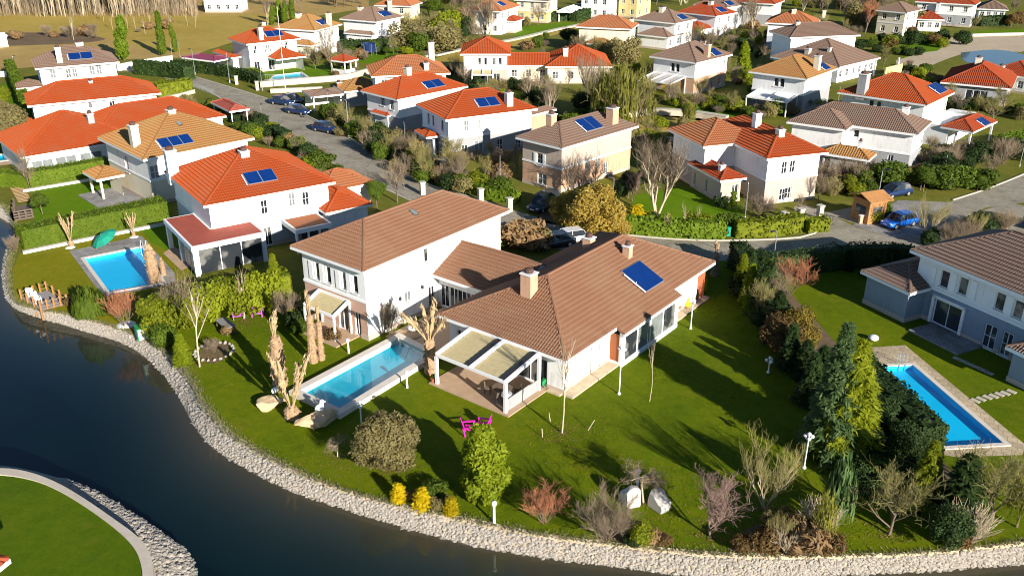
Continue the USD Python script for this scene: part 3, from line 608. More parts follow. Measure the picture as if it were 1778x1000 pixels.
    # roof slopes
    hL, hE, hR, hN = hips; W, D = x1 - x0, y1 - y0
    slopes = [('R', (x0, y0), (1, 0), (0, 1), W, D, hL, hE, hR, hN), ('N', (x1, y1), (-1, 0), (0, -1), W, D, hE, hL, hN, hR), ('L', (x0, y1), (0, -1), (1, 0), D, W, hN, hR, hL, hE), ('E', (x1, y0), (0, 1), (-1, 0), D, W, hR, hN, hE, hL)]
    m, tm, cap = MB(), MB(), MB(); lines = []
    for nm, P0, U, Nin, ln, dp, a, b, own, opp in slopes:
        if not own: continue
        tmax = dp / 2 if opp else dp
        if a and b: tmax = min(tmax, ln / 2)
        elif a or b: tmax = min(tmax, ln)
        P0, U, Nin = map(np.array, (P0, U, Nin))
        pt = lambda u, t_: np.array([*(P0 + U * u + Nin * t_), ze + k * t_])
        ring = [pt(0, 0), pt(ln, 0), pt(ln - tmax * b, tmax), pt(tmax * a, tmax)]
        m.quad(*ring)
        if nm not in skip and tile:
            t2 = MB(); tile_slope(t2, P0, U, Nin, k, ln, dp, 0.0, tmax, a, b, tw, tc, fine)
            if t2.v:
                v, f = t2.data(); v[:, 2] += ze; tm.add(v, f)
        if b: lines.append((ring[1], ring[2]))
        if tmax * a + tmax * b < ln - .1: lines.append((ring[2], ring[3]))
        if not a and not own: pass
    # gable triangles where an end has no hip
    for nm, P0, U, Nin, ln, dp, a, b, own, opp in slopes:
        if own: continue
        P0, U = np.array(P0), np.array(U)
        pt = lambda u, z: np.array([*(P0 + U * u), z])
        if a and b: walls2 = MB().add([pt(0, ze), pt(ln, ze), pt(ln / 2, ze + k * ln / 2)], [[0, 1, 2]])
        elif a or b: walls2 = MB().add([pt(0, ze), pt(ln, ze), pt(ln if a else 0, ze + k * ln)], [[0, 1, 2]])
        else: continue
        out('gable', walls2, M[up], H.p)
    r = out('roof', m, M[roof], H.p)
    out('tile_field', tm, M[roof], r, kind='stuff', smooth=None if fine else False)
    seen = []
    for p, q in lines:
        key = tuple(np.round(sorted([tuple(np.round(p, 2)), tuple(np.round(q, 2))]), 2).ravel())
        if key in seen: continue
        seen.append(key)
        L = np.linalg.norm(q - p); n = max(1, int(L / .42)); d = (q - p) / n
        for i in range(n): cap.tube([p + d * i + [0, 0, .03], p + d * (i + 1.06) + [0, 0, .05]], [.15, .125], 6)
    out('ridge_tiles', cap, M[roof], r, kind='stuff')
    return B

def chimney(H, px, py, h, w=.8, d=.8, mat='cream', cap='cap'):
    q = H.on_roof(px, py); x, y, z = q[0], q[1] + d / 2, q[2]
    c = out('chimney', MB().box(x - w / 2, y - d / 2, z - 1.0, x + w / 2, y + d / 2, z + h), M[mat], H.p)
    out('chimney_collar', MB().box(x - w / 2 - .07, y - d / 2 - .07, z + h, x + w / 2 + .07, y + d / 2 + .07, z + h + .10), M['trim'], c)
    pot = MB().rev([(0.34 * w, z + h + .1), (.40 * w, z + h + .22), (.36 * w, z + h + .42), (.22 * w, z + h + .48), (.0, z + h + .5)], 10, (x, y, 0))
    out('chimney_pot', pot, M['pot'], c)

def solar(H, px, py, w=2.6, h=1.9, side='R', n=2, mat='solar'):
    """Flat collectors lying on the slope that faces a side, the centre at a point of the photograph."""
    q = H.on_roof(px, py); k = SLOPE; ca = 1 / math.sqrt(1 + k * k)
    Nin = {'R': (0, 1), 'L': (1, 0), 'E': (-1, 0), 'N': (0, -1)}[side]; U = np.array({'R': (1, 0, 0), 'L': (0, -1, 0), 'E': (0, 1, 0), 'N': (-1, 0, 0)}[side], float)
    S = np.array([Nin[0] * ca, Nin[1] * ca, k * ca]); N = np.cross(U, S); o = q + N * .16
    m = MB()
    for a in (-h / 2 + .3, h / 2 - .3): m.frame(o, U, S, N, -w / 2 + .05, w / 2 - .05, a - .03, a + .03, -.12, -.03)
    m.frame(o, U, S, N, -w / 2, w / 2, -h / 2, h / 2, -.03, .05)
    p = out('solar_panel', m, M['metal'], H.p)
    for i in range(n):
        a, b = -w / 2 + w * i / n + .05, -w / 2 + w * (i + 1) / n - .05
        out('collector', MB().frame(o, U, S, N, a, b, -h / 2 + .05, h / 2 - .05, .052, .075), M[mat], p)
    c = o - U * (w / 2 + .14)
    out('pipe', MB().tube([c - S * h * .5 + N * .06, c + S * h * .35 + N * .06], .06, 6).tube([c - S * h * .1 + N * .02, c - S * h * .1 + N * .28], .035, 5), M['trim'], p)

def skylight(H, px, py, side='R', w=.55, h=.8):
    q = H.on_roof(px, py); k = SLOPE; ca = 1 / math.sqrt(1 + k * k)
    Nin = {'R': (0, 1), 'L': (1, 0)}[side]; U = np.array({'R': (1, 0, 0), 'L': (0, -1, 0)}[side], float)
    S = np.array([Nin[0] * ca, Nin[1] * ca, k * ca]); N = np.cross(U, S); o = q + N * .05
    p = out('skylight', MB().frame(o, U, S, N, -w / 2, w / 2, -h / 2, h / 2, -.1, .12), M['dark_metal'], H.p)
    out('pane', MB().frame(o, U, S, N, -w / 2 + .06, w / 2 - .06, -h / 2 + .06, h / 2 - .06, .122, .135), M['glass_pale'], p)

def lbox(H, name, mat, x0, y0, z0, x1, y1, z1, parent=None, **k):
    return out(name, MB().box(min(x0, x1), min(y0, y1), z0, max(x0, x1), max(y0, y1), z1), M[mat], parent or H.p, **k)

def awning(H, name, x0, y0, x1, y1, zl, zh, side='L', mat='reed', post=.16, beams=3, label=None, infill=True):
    """A leaning pergola roof on posts; it rises towards the house. side: the low open side."""
    pg = UsdGeom.Xform.Define(stage, numbered(str(H.p.GetPath()), name)).GetPrim()
    zf = (lambda x, y: zl + (zh - zl) * (x - x0) / (x1 - x0)) if side == 'L' else (lambda x, y: zl + (zh - zl) * (y - y0) / (y1 - y0))
    for x, y in ((x0, y0), (x1, y0), (x0, y1), (x1, y1)):
        out('post', MB().box(x - post / 2, y - post / 2, 0, x + post / 2, y + post / 2, zf(x, y) - .1), M['trim'], pg)
    for i in range(beams):
        t = i / (beams - 1)
        if side == 'L': p, q = (x0, y0 + (y1 - y0) * t), (x1, y0 + (y1 - y0) * t)
        else: p, q = (x0 + (x1 - x0) * t, y0), (x0 + (x1 - x0) * t, y1)
        out('beam', MB().beam([*p, zf(*p) + .05], [*q, zf(*q) + .05], .2, .26), M['trim'], pg)
    for e in (0, 1):
        if side == 'L': p, q = ((x0, x1)[e], y0), ((x0, x1)[e], y1)
        else: p, q = (x0, (y0, y1)[e]), (x1, (y0, y1)[e])
        out('beam', MB().beam([*p, zf(*p) + .02], [*q, zf(*q) + .02], .16, .2), M['trim'], pg)
    if infill:
        for i in range(beams - 1):
            a, b = (i + .06) / (beams - 1), (i + .94) / (beams - 1); m = MB(); n = 24
            for j in range(n):
                s0, s1 = (j + .04) / n, (j + .96) / n; dz = .012 * ((j * 7) % 3)
                if side == 'L':
                    xa, xb, ya, yb = x0 + (x1 - x0) * s0, x0 + (x1 - x0) * s1, y0 + (y1 - y0) * a, y0 + (y1 - y0) * b
                else: xa, xb, ya, yb = x0 + (x1 - x0) * a, x0 + (x1 - x0) * b, y0 + (y1 - y0) * s0, y0 + (y1 - y0) * s1
                z = [zf(xa, ya), zf(xb, ya), zf(xb, yb), zf(xa, yb)]
                v = [[xa, ya, z[0] - .07 + dz], [xb, ya, z[1] - .07 + dz], [xb, yb, z[2] - .07 + dz], [xa, yb, z[3] - .07 + dz]]
                v += [[p[0], p[1], p[2] + .03] for p in v]
                m.add(v, [[0, 3, 2, 1], [4, 5, 6, 7], [0, 1, 5, 4], [1, 2, 6, 5], [2, 3, 7, 6], [3, 0, 4, 7]])
            out('slat_panel', m, M[mat], pg)
    return pg

# ------------------------------------------------------------------ the big villa in the middle: two-storey wing, link, long single-storey wing
V = House('villa', 'large brown-roofed villa by the narrow turquoise pool, tall white wing joined to a low wing', (630.8, 472), (884.4, 365.6), (498, 430.4), 6.5)
block(V, 0, 0, V.W, V.D, 6.5, 'clay_tile', 'white', 'pink', 3.45, fine=True, low_sides='LEN', tw=.24, tc=.40, wins=[  # right side white instead of pink: strong sun on it painted in
    ('L', 551, 471, .62, 1.55, 'single'), ('L', 570, 478, .62, 1.55, 'single'), ('L', 598, 488, .62, 1.55, 'single'), ('L', 616.5, 494, .62, 1.55, 'single'),
    ('L', 556, 575, .9, 2.1, 'door'), ('L', 597, 565, 1.1, 2.1, 'door'), ('L', 621, 556, .7, 2.1, 'door'),
    ('R', 740.5, 443, .55, 1.3, 'single'), ('R', 782.5, 419, .25, .7, 'single'), ('R', 709, 515, .8, 1.0, 'plain', 'glass_pale'), ('R', 750, 511, .8, 2.1, 'door'), ('R', 672, 545, .8, 2.1, 'door')])
for py in ((540.5, 468.5), (559, 475), (587, 485), (605.5, 491)):        # open white shutters beside the narrow upper windows
    q = V.on_plane(*py, 0, .6); lbox(V, 'shutter', 'trim', .53, q[1] - .24, q[2] - .8, .59, q[1] + .24, q[2] + .8)
block(V, 8.45, -8.2, 16.2, .6, 3.25, 'clay_tile', 'white', None, fine=True, tw=.24, tc=.40, oh=.7, hips=(1, 1, 0, 0), wins=[
    ('L', 772, 512, 1.0, 2.1, 'slide'), ('L', 788, 516, 1.0, 2.1, 'slide'), ('L', 802, 520, 1.0, 2.1, 'slide'), ('L', 817, 524, 1.0, 2.1, 'slide')])
block(V, 2.8, -17.4, 26.1, -5.2, 3.25, 'clay_tile', 'white', 'pink', 9.0, fine=True, low_sides='LEN', tw=.24, tc=.40, wins=[('R', 1041, 620, .25, 1.4, 'single', 'glass_pale'), ('L', 920, 635, 3.2, 2.2, 'slide'), ('L', 800, 590, .8, 2.1, 'door')])  # pink left off the right wall, its sun glare coloured white
# the glazed bay on the lawn side, its roof carried on from the slope
m = MB(); m.frame((9.5, -17.4, 3.25), np.array([1., 0, 0]), np.array([0, .9015, .4327]), np.array([0, -.4327, .9015]), 0, 9.0, -.85, .1, -.08, .03)
bay = out('bay', m, M['clay_tile'], V.p)
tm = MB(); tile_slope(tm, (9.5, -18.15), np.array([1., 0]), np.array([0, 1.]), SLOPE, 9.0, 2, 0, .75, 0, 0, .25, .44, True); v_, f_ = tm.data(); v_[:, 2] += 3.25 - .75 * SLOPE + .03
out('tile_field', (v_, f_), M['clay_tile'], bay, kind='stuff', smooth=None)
lbox(V, 'bay_fascia', 'trim', 9.45, -18.22, 2.68, 18.55, -18.12, 2.92)
lbox(V, 'bay_floor', 'trim', 9.6, -18.05, 0, 18.4, -16.7, .28)
lbox(V, 'bay_post', 'trim', 9.6, -18.05, .28, 9.9, -17.7, 2.85); lbox(V, 'bay_post', 'trim', 18.05, -18.05, .28, 18.35, -17.7, 2.85)
for i in range(4):
    a = 9.9 + i * 2.04; m = MB(); o = np.array([a, -17.9, .28]); U, Z, N = np.array([1., 0, 0]), np.array([0, 0, 1.]), np.array([0, -1., 0])
    for b in ((0, 2.04, 0, .08), (0, 2.04, 2.35, 2.45), (0, .07, .08, 2.35), (1.97, 2.04, .08, 2.35)): m.frame(o, U, Z, N, *b, -.04, .04)
    w = out('glass_panel', m, M['trim'], V.p); out('pane', MB().frame(o, U, Z, N, .07, 1.97, .08, 2.35, -.012, .012), M['glass_pale' if i in (1, 2) else 'glass'], w)
lbox(V, 'side_pane', 'rust_tile', 9.7, -17.65, .3, 9.74, -16.8, 2.6)
lbox(V, 'porch_floor', 'stonebase', 18.4, -17.6, 0, 25.4, -14.4, .12); lbox(V, 'porch_post', 'trim', 23.3, -17.1, .12, 23.55, -16.85, 3.1); lbox(V, 'porch_wall', 'terracotta', 23.6, -16.95, .12, 25.3, -16.8, 2.9)
chimney(V, 927, 514, 1.75, .95, .95, 'peach'); chimney(V, 1094.5, 451, 1.15, .62, .62, 'peach'); chimney(V, 1029, 428, .7, .8, .8, 'peach')
solar(V, 1114.5, 482, 2.95, 2.75, 'R', 1); skylight(V, 718, 371)
awning(V, 'pergola', -1.2, 2.6, .55, 6.2, 2.25, 3.0, beams=2)
pg = awning(V, 'pergola', -1.2, -15.1, 2.75, -8.6, 2.5, 3.08, beams=3, post=.22)
for i in range(2):                                                    # dark drainage gutters beside the beams
    y = -8.6 - 3.25 * (i + 1) + .38; out('gutter', MB().beam([-1.1, y, 2.6], [2.7, y, 3.16], .3, .06), M['dark_metal'], pg)
lbox(V, 'terrace', 'paving', -1.5, -15.6, 0, 3.4, -8.0, .10); lbox(V, 'terrace', 'paving', 1.9, -8.0, 0, 8.9, -.0, .10); lbox(V, 'terrace', 'paving', 9, -5.8, 0, 16, -.1, .08)
lbox(V, 'terrace', 'paving', -1.9, 1.75, 0, .6, 6.6, .10); lbox(V, 'foundation_strip', 'stonebase', 3.3, -17.75, 0, 9.5, -16.8, .16); lbox(V, 'foundation_strip', 'stonebase', 3.0, -16.8, 0, 3.4, -15.6, .16)
lbox(V, 'wind_screen', 'grey_wall', -1.0, -15.12, .1, 1.6, -15.06, 1.05); lbox(V, 'wind_screen', 'grey_wall', 1.6, -15.12, .1, 2.6, -15.06, 1.0)
for px, py in ((693.5, 518), (732, 498)):
    q = V.on_plane(px, py, 1, .6); lbox(V, 'wall_lamp', 'dark_metal', q[0] - .09, .42, q[2] - .14, q[0] + .09, .59, q[2] + .14)
for i, x in enumerate((5.0, 7.6)): lbox(V, 'downpipe', 'trim', x, -16.88, .2, x + .07, -16.82, 3.1)

# ------------------------------------------------------------------ neighbours: (name, label, corners, eaves, ...) ; windows are given by their place in the photograph
EZ = 5.75
LBL = None
def home(label, F, R, L, ze=EZ, roof='red_tile', up='white', low=None, wins=(), auto=None, W=None, D=None, name='house', chim=(), sol=(), tw=.30, tc=.42, shut=False, fine=False, zs=2.95, group=None, y0=0.0, x0=0.0, skip=()):
    H = House(name, label, F, R, L, ze, group=group)
    H.w, H.d = W or H.W, D or H.D
    block(H, x0, y0, H.w, H.d, ze, roof, up, low, zs, wins=wins, auto=auto, tw=tw, tc=tc, shut=shut, fine=fine, band=bool(low), skip=skip)
    for c in chim: chimney(H, *c)
    for s_ in sol: solar(H, *s_)
    return H
def wing(H, x0, y0, x1, y1, ze=3.0, roof='red_tile', up='white', tw=.30, tc=.42, **k):
    block(H, x0, y0, x1, y1, ze, roof, up, None, tw=tw, tc=tc, fine=False, oh=k.pop('oh', .4), **k)
def wing_px(H, F, R, L, ze, roof, up='white', depth=None, oh=.4, **k):
    f, r, l = H.loc(*F, ze), H.loc(*R, ze), H.loc(*L, ze)
    x0, y0 = f; wing(H, x0, y0, max(r[0], x0 + 2), max(l[1], y0 + 2), ze, roof, up, oh=oh, **k)

# left row, along the lake
A5 = home('bright red-roofed white house with a flat red terrace roof beside the left pool', (354, 358), (582, 316), (276, 301), roof='orange_tile', low='blue_grey', fine=True, tw=.24, tc=.38, wins=[
    ('R', 459, 360, .7, 1.5, 'plain'), ('R', 507, 346, .7, 1.5, 'plain', 'glass_pale'), ('R', 531, 345, .75, 1.5, 'plain'), ('R', 466, 415, .9, 2.0, 'door'), ('L', 314, 380, 1.0, 1.5, 'plain', 'glass_pale'), ('L', 331, 388, 1.0, 1.5, 'plain', 'glass_pale')],
    chim=[(303, 305, 2.6, 1.1, 1.0, 'white'), (427, 276, .7, .9, .9, 'white')], sol=[(451.5, 309, 3.1, 1.8, 'R', 2)])
def flat_ext(H, x0, y0, x1, y1, z, roofmat, cut=None):
    P = sbox(x0, y0, x1, y1)
    if cut is not None: P = P.difference(sbox(*cut))
    e = out('terrace_roof', MB().prism(P, z - .45, z + .02), M['trim'], H.p); out('roof_sheet', MB().poly(P.buffer(-.22), z + .03), M[roofmat], e); return P
flat_ext(A5, -2.6, -3.3, 4.6, 6.2, 3.1, 'flat_red', cut=(.55, .55, 14, 14))
for x, y in ((-2.5, -3.2), (4.2, -3.2), (-2.5, 5.7), (-2.5, 1.3)): lbox(A5, 'corner_post', 'white', x, y, 0, x + .42, y + .42, 2.65)
for i in range(3):
    a = -2.0 + i * 2.07; o = np.array([a, -3.0, .15]); w = out('glass_panel', MB().frame(o, np.array([1., 0, 0]), np.array([0, 0, 1.]), np.array([0, -1., 0]), 0, .08, 0, 2.5, -.05, .05), M['trim'], A5.p)
    out('pane', MB().frame(o, np.array([1., 0, 0]), np.array([0, 0, 1.]), np.array([0, -1., 0]), .08, 2.05, 0, 2.5, -.012, .012), M['glass'], w)
for i in range(3):
    a = -2.75 + i * 1.4; o = np.array([-2.3, a, .15]); w = out('glass_panel', MB().frame(o, np.array([0, 1., 0]), np.array([0, 0, 1.]), np.array([-1., 0, 0]), 0, .08, 0, 2.5, -.05, .05), M['trim'], A5.p)
    out('pane', MB().frame(o, np.array([0, 1., 0]), np.array([0, 0, 1.]), np.array([-1., 0, 0]), .08, 1.38, 0, 2.5, -.012, .012), M['glass_pale'], w)
flat_ext(A5, 7.7, -3.2, 11.6, .55, 2.6, 'rust_tile')
for x in (7.75, 9.0, 10.2, 11.3): lbox(A5, 'porch_post', 'trim', x, -3.1, 0, x + .2, -2.9, 2.15)
lbox(A5, 'porch_glass', 'glass', 8.0, -2.98, .3, 11.3, -2.95, 2.1)
wing(A5, 11.9, -1.2, 17.2, 5.5, 3.0, 'orange_tile', 'white')
wing(A5, 14.5, 6.0, 21.0, 12.0, 2.8, 'rust_tile', 'white')
A4 = home('tan-roofed house with three solar collectors and a tall cream chimney, behind the bright red-roofed one', (249, 277.5), (441, 240), (192, 235.5), roof='tan_tile', low='cream', fine=True, tw=.26, tc=.40,
          wins=[('R', 265, 300, 1.1, 1.6, 'plain', 'glass_pale'), ('R', 425, 262, .8, 1.4, 'plain'), ('L', 220, 285, 1.0, 2.0, 'plain', 'glass_pale')], chim=[(239, 255, 2.4, .9, .9, 'cream'), (300, 200, .5, .9, .9, 'cream')], sol=[(304, 247, 3.9, 1.7, 'R', 3)])
skylight(A4, 311, 216)
wing(A4, -3.4, 6.2, -.2, 10.6, 2.7, 'tan_tile', 'cream', open_sides=('L', 'R', 'N'))
lbox(A4, 'porch_post', 'cream', -3.0, 6.6, 0, -2.75, 6.85, 2.6); lbox(A4, 'porch_post', 'cream', -3.0, 9.9, 0, -2.75, 10.15, 2.6); lbox(A4, 'terrace', 'grey_paving', -4.5, 2.5, 0, .5, 10.5, .12)
A3 = home('long low orange-roofed house with white garden doors behind the narrower lawn hedge', (36, 274), (195, 248), (33, 240), 3.0, roof='orange_tile', low='white', D=14.5, W=15, wins=[
    ('R', 74, 283, 2.6, 2.0, 'slide', 'glass_pale'), ('R', 115, 277, 2.6, 2.0, 'slide', 'glass_pale'), ('R', 158, 268, 2.8, 2.0, 'slide', 'glass_pale')], chim=[(160, 216, 1.3, .8, .8, 'grey_wall'), (243, 205, .8, 1.2, .9, 'grey_wall')])
wing(A3, 10, 3.5, 28.5, 14.5, 3.3, 'orange_tile', 'white')
A2 = home('wide orange-roofed house showing a long blank white back wall above a grey one', (48, 184.5), (279, 162), (43.5, 166), roof='orange_tile', low='grey_wall', D=9.0, wins=[('R', 195, 181, .8, .9, 'plain'), ('R', 157, 183, .6, .9, 'single')], chim=[(158, 146, .3, .5, .5, 'white')])
wing(A2, -3.0, 0.3, .6, 4.6, 2.8, 'orange_tile', 'white')
A1 = home('brown-roofed white house at the edge of the brown meadow with one solar panel', (61, 120), (207, 108), (54, 106), roof='grey_tile', low='cream', D=10.5, chim=[(105, 111, 2.6, .9, .9, 'cream'), (139, 82, .6, 1.2, 1.0, 'cream')], sol=[(140, 99, 3.8, 2.0, 'R', 2)], wins=[
    ('R', 92, 129, .9, 1.5, 'plain', 'glass_pale'), ('R', 119, 128, .8, 1.5, 'plain'), ('R', 130, 127, .8, 1.5, 'plain'), ('R', 160, 123, .9, 1.5, 'plain', 'glass_pale'), ('R', 172, 121.5, .9, 1.5, 'plain', 'glass_pale')])
wing(A1, -3.4, -.8, .6, 3.5, 2.9, 'grey_tile', 'white')

# middle row
B1 = home('left house of the adjoining red-roofed pair, partly hidden behind its neighbour', (690, 173.5), (812, 150), (645, 154.5), roof='orange_tile', low='grey_wall', wins=[('L', 664, 173, .9, 1.5, 'plain'), ('L', 680, 182, .9, 1.5, 'plain')],
          chim=[(711, 133, 1.2, .9, .9, 'cream'), (743, 122, 1.0, .8, .8, 'cream')], sol=[(752, 147.5, 3.4, 1.8, 'R', 2)])
wing_px(B1, (672, 202), (700, 197), (655, 192), 2.9, 'red_tile', 'white')
B2 = home('right house of the adjoining red-roofed pair, its front wall half in blue shade', (774, 208.5), (933, 189), (718.5, 183), roof='orange_tile', low='grey_wall', fine=True, tw=.26, tc=.40, wins=[
    ('L', 744, 206, .7, 1.5, 'single'), ('L', 752, 209, .7, 1.5, 'single'), ('L', 768, 218, .7, 1.5, 'single'), ('R', 810, 219, .75, 1.5, 'plain', 'glass_pale'), ('R', 832, 216, .6, 1.4, 'plain', 'glass_pale'), ('R', 807, 259, .9, 1.2, 'plain'), ('R', 832, 261, 1.3, 2.1, 'door', 'glass_pale'), ('R', 868, 252, .9, 1.7, 'plain'), ('R', 900, 250, .8, 1.4, 'plain')],
    chim=[(886, 187, 1.9, .9, 1.0, 'cream'), (793, 161, .9, .8, .8, 'cream')], sol=[(846, 179, 3.2, 1.9, 'R', 2)])
wing_px(B2, (740, 239), (763, 237), (724, 227), 2.7, 'orange_tile', 'white', open_sides=('L', 'R'))
q_ = B2.loc(753, 243, 2.6); lbox(B2, 'porch_post', 'trim', q_[0], q_[1] + .3, 0, q_[0] + .3, q_[1] + .6, 2.5)
B3 = home('tan-roofed house with a very tall cream chimney, behind the red-roofed pair', (645, 133.5), (781.5, 127.5), (628.5, 115.5), roof='rust_tile', low='cream', auto={'R': 4, 'L': 2}, chim=[(750, 106, 2.9, .95, .95, 'cream'), (704, 93, .5, .9, .9, 'cream'), (741, 124, 1.2, .8, .8, 'cream')])
CP = House('carport', 'open carport with brown and tan roofs above the parked cars', (540, 168), (640, 158), (528, 158), 2.6, cat='carport')
block(CP, 0, 0, 5.5, 5.5, 2.5, 'grey_tile', 'white', None, open_sides=('R', 'L'), oh=.3, tw=.3, tc=.42, fine=False, k=.12)
block(CP, 5.8, .5, 13.0, 6.5, 2.7, 'tan_tile', 'grey_wall', None, oh=.4, tw=.3, tc=.42, fine=False, auto=None); chimney(CP, 590, 151, .6, .8, .8, 'tan_tile')
for x, y in ((.4, .4), (5, .4)): lbox(CP, 'post', 'trim', x, y, 0, x + .2, y + .2, 2.4)
C1 = home('pinkish house under a brown roof with a blue solar panel, behind the golden tree', (976.5, 258), (1108.5, 219), (890, 240), roof='grey_tile', up='beige_wall', low='peach', fine=True, tw=.26, tc=.40, wins=[
    ('L', 937, 277, .9, 1.5, 'shut'), ('L', 941, 311, 1.5, 1.4, 'plain', 'glass_pale'), ('R', 1020, 283, .9, 1.5, 'plain', 'glass_pale'), ('R', 1038, 280, .8, 1.4, 'plain', 'glass_pale'), ('R', 1052, 292, .9, 1.6, 'plain', 'glass_pale'), ('R', 992, 318, .9, 2.0, 'door', 'glass_pale')],
    chim=[(962, 217, 1.2, 1.0, .9, 'peach'), (1068.5, 218, 2.1, 1.2, 1.1, 'peach')], sol=[(1022, 217, 3.3, 2.4, 'R', 2)])
wing_px(C1, (905, 205), (1015, 200), (900, 200), 3.2, 'grey_tile', 'peach')
C2 = home('white two-storey house with four narrow windows, joined to a long low red-roofed wing', (886, 94.5), (904, 71), (811, 94.5), roof='orange_tile', low='beige_wall', D=9.2, W=11, wins=[
    ('L', 832.5, 107, .6, 1.4, 'single'), ('L', 843, 107, .6, 1.4, 'single'), ('L', 858, 107, .6, 1.4, 'single'), ('L', 868.5, 107, .6, 1.4, 'single'), ('L', 846, 141, 2.6, 2.0, 'slide'), ('L', 862, 141, 1.3, 2.0, 'door')])
awning(C2, 'pergola', -2.4, 3.2, .5, 7.0, 2.4, 2.9, beams=3)
wing(C2, 3.5, -7.5, 10.5, .6, 3.1, 'orange_tile', 'cream', hips=(1, 1, 0, 0), auto={'L': 3}); wing(C2, 1.5, -19.0, 15, -6.6, 3.2, 'orange_tile', 'cream', auto={'L': 4}); chimney(C2, 986, 97, 1.3, .9, .9, 'white')

# right-hand rows
A9 = home('white and beige house with a stepped red roof on the road corner', (1332, 276), (1433.5, 265.5), (1260, 252), roof='orange_tile', low='beige_wall', D=15.9, W=8.2, fine=True, tw=.26, tc=.40, wins=[
    ('R', 1362, 291.5, .75, 1.5, 'plain'), ('R', 1376, 289.5, .75, 1.5, 'plain'), ('R', 1358, 338, .8, 1.4, 'plain'), ('R', 1368, 335, .8, 1.4, 'plain'), ('L', 1268, 273, .5, .9, 'single')], chim=[(1357, 240, .9, .8, .8, 'cream')])
block(A9, -4.2, 6.9, 4.2, 15.9, EZ, 'rust_tile', 'white', 'taupe', 2.95, tw=.26, tc=.40, fine=True); wing_px(A9, (1251, 314), (1300, 311), (1216, 281), 2.9, 'red_tile', 'beige_wall', wins=[('L', 1206, 310, .4, 1.6, 'single'), ('L', 1226, 322, .4, 1.6, 'single'), ('R', 1276, 330, .9, 2.0, 'door')])
chimney(A9, 1255, 297, .6, .6, .6, 'white'); chimney(A9, 1316, 222, 1.6, .8, .8, 'white')
A10 = home('white and grey house with a wide stepped brown roof, right of the stepped red one', (1594, 234), (1633, 214.5), (1483, 219), roof='grey_tile', low='grey_wall', D=15.7, fine=True, tw=.26, tc=.40, wins=[
    ('L', 1487, 232, .7, 1.0, 'single'), ('R', 1600, 248, .8, 1.5, 'plain', 'glass_pale'), ('R', 1612, 241, .8, 1.5, 'plain', 'glass_pale'), ('R', 1590, 285, .8, 1.6, 'plain', 'glass_pale'), ('L', 1545, 280, .7, 1.6, 'plain')], chim=[(1577, 201, 1.0, .8, .8, 'white')])
block(A10, -2.65, 8.0, 4.0, 15.7, EZ, 'grey_tile', 'white', 'grey_wall', 2.95, tw=.26, tc=.40, fine=True); wing_px(A10, (1508.6, 278.5), (1535.6, 269.5), (1440, 253), 2.9, 'tan_tile', 'grey_wall', wins=[('L', 1434, 284, .8, 1.8, 'single'), ('L', 1463, 288, .7, 1.8, 'single')])
chimney(A10, 1496, 260, .9, .5, .5, 'white')
A11 = home('red-roofed white house with a pale blue solar panel and a big grey chimney, upper right', (1610.5, 183), (1676.5, 163.5), (1454.5, 160.5), roof='orange_tile', wins=[('R', 1629, 190, .7, 1.4, 'plain', 'glass_pale'), ('R', 1643, 184, .7, 1.4, 'plain', 'glass_pale'), ('R', 1651, 181, .7, 1.4, 'plain', 'glass_pale'), ('L', 1513, 180, .7, 1.0, 'single'), ('L', 1526, 182, .7, 1.0, 'single')],
           chim=[(1504, 161, 2.6, 1.5, 1.2, 'grey_wall'), (1592, 129, .9, 1.0, 1.0, 'cream')], sol=[(1627, 155, 3.6, 2.2, 'R', 2)])
lbox(A11, 'balcony', 'white', 1.0, -3.2, 2.6, 13, .5, 3.0); lbox(A11, 'balcony_wall', 'white', 1.0, -3.1, 0, 12, .4, 2.6)
A12 = home('mossy tan-roofed house with a tall chimney, left of the red-roofed house with the grey chimney', (1402, 138), (1460.5, 120), (1300, 124.5), roof='tan_tile', low='grey_wall', wins=[('L', 1348, 143, .8, 1.4, 'single'), ('L', 1358, 144, .8, 1.4, 'single'), ('R', 1430, 148, .7, 1.4, 'plain', 'glass_pale'), ('R', 1445, 140, .7, 1.4, 'plain', 'glass_pale')], chim=[(1422, 124, 2.4, .9, .9, 'cream')], sol=[(1430, 117, 2.4, 1.8, 'R', 1)])
awning(A12, 'pergola', -3.4, 1.5, .5, 8.5, 2.3, 2.8, mat='trim', beams=3)
A13 = home('long low brown-roofed house with white porch posts and a yellow wall', (1458, 117), (1561, 105), (1345, 100), 3.1, roof='grey_tile', low='white', D=15, auto={'R': 6}, chim=[(1406, 94, .9, .9, .9, 'cream'), (1442, 91, .7, .6, .6, 'cream')])
q_ = A13.loc(1543, 122, 1.4); lbox(A13, 'yellow_wall', 'yellow_wall', q_[0] - 3.6, q_[1] - 1.2, 0, q_[0] + 3.0, q_[1] - .9, 2.4)
for i in range(3): q_ = A13.loc(1478 + 40 * i, 133 - 5 * i, .5); lbox(A13, 'porch_post', 'trim', q_[0], q_[1], 0, q_[0] + .3, q_[1] + .3, 3.0)
A14 = home('brown-roofed white house with a blank white end wall in bright sun, upper right', (1372, 66), (1494, 61.4), (1334, 57), roof='grey_tile', D=9.0, wins=[('R', 1432, 75, .8, .9, 'single')], chim=[(1386, 45, .6, .8, .8, 'cream')])
A15 = home('tan-roofed house with a small solar panel behind the house with the blank end wall', (1417.5, 44.5), (1458.6, 42.5), (1329, 40), roof='rust_tile', low='blue_grey', W=9.5, chim=[(1382, 24, .8, .9, .9, 'cream'), (1433, 32, 2.0, .9, .9, 'cream')], sol=[(1429, 35, 3.2, 2.2, 'R', 1)])
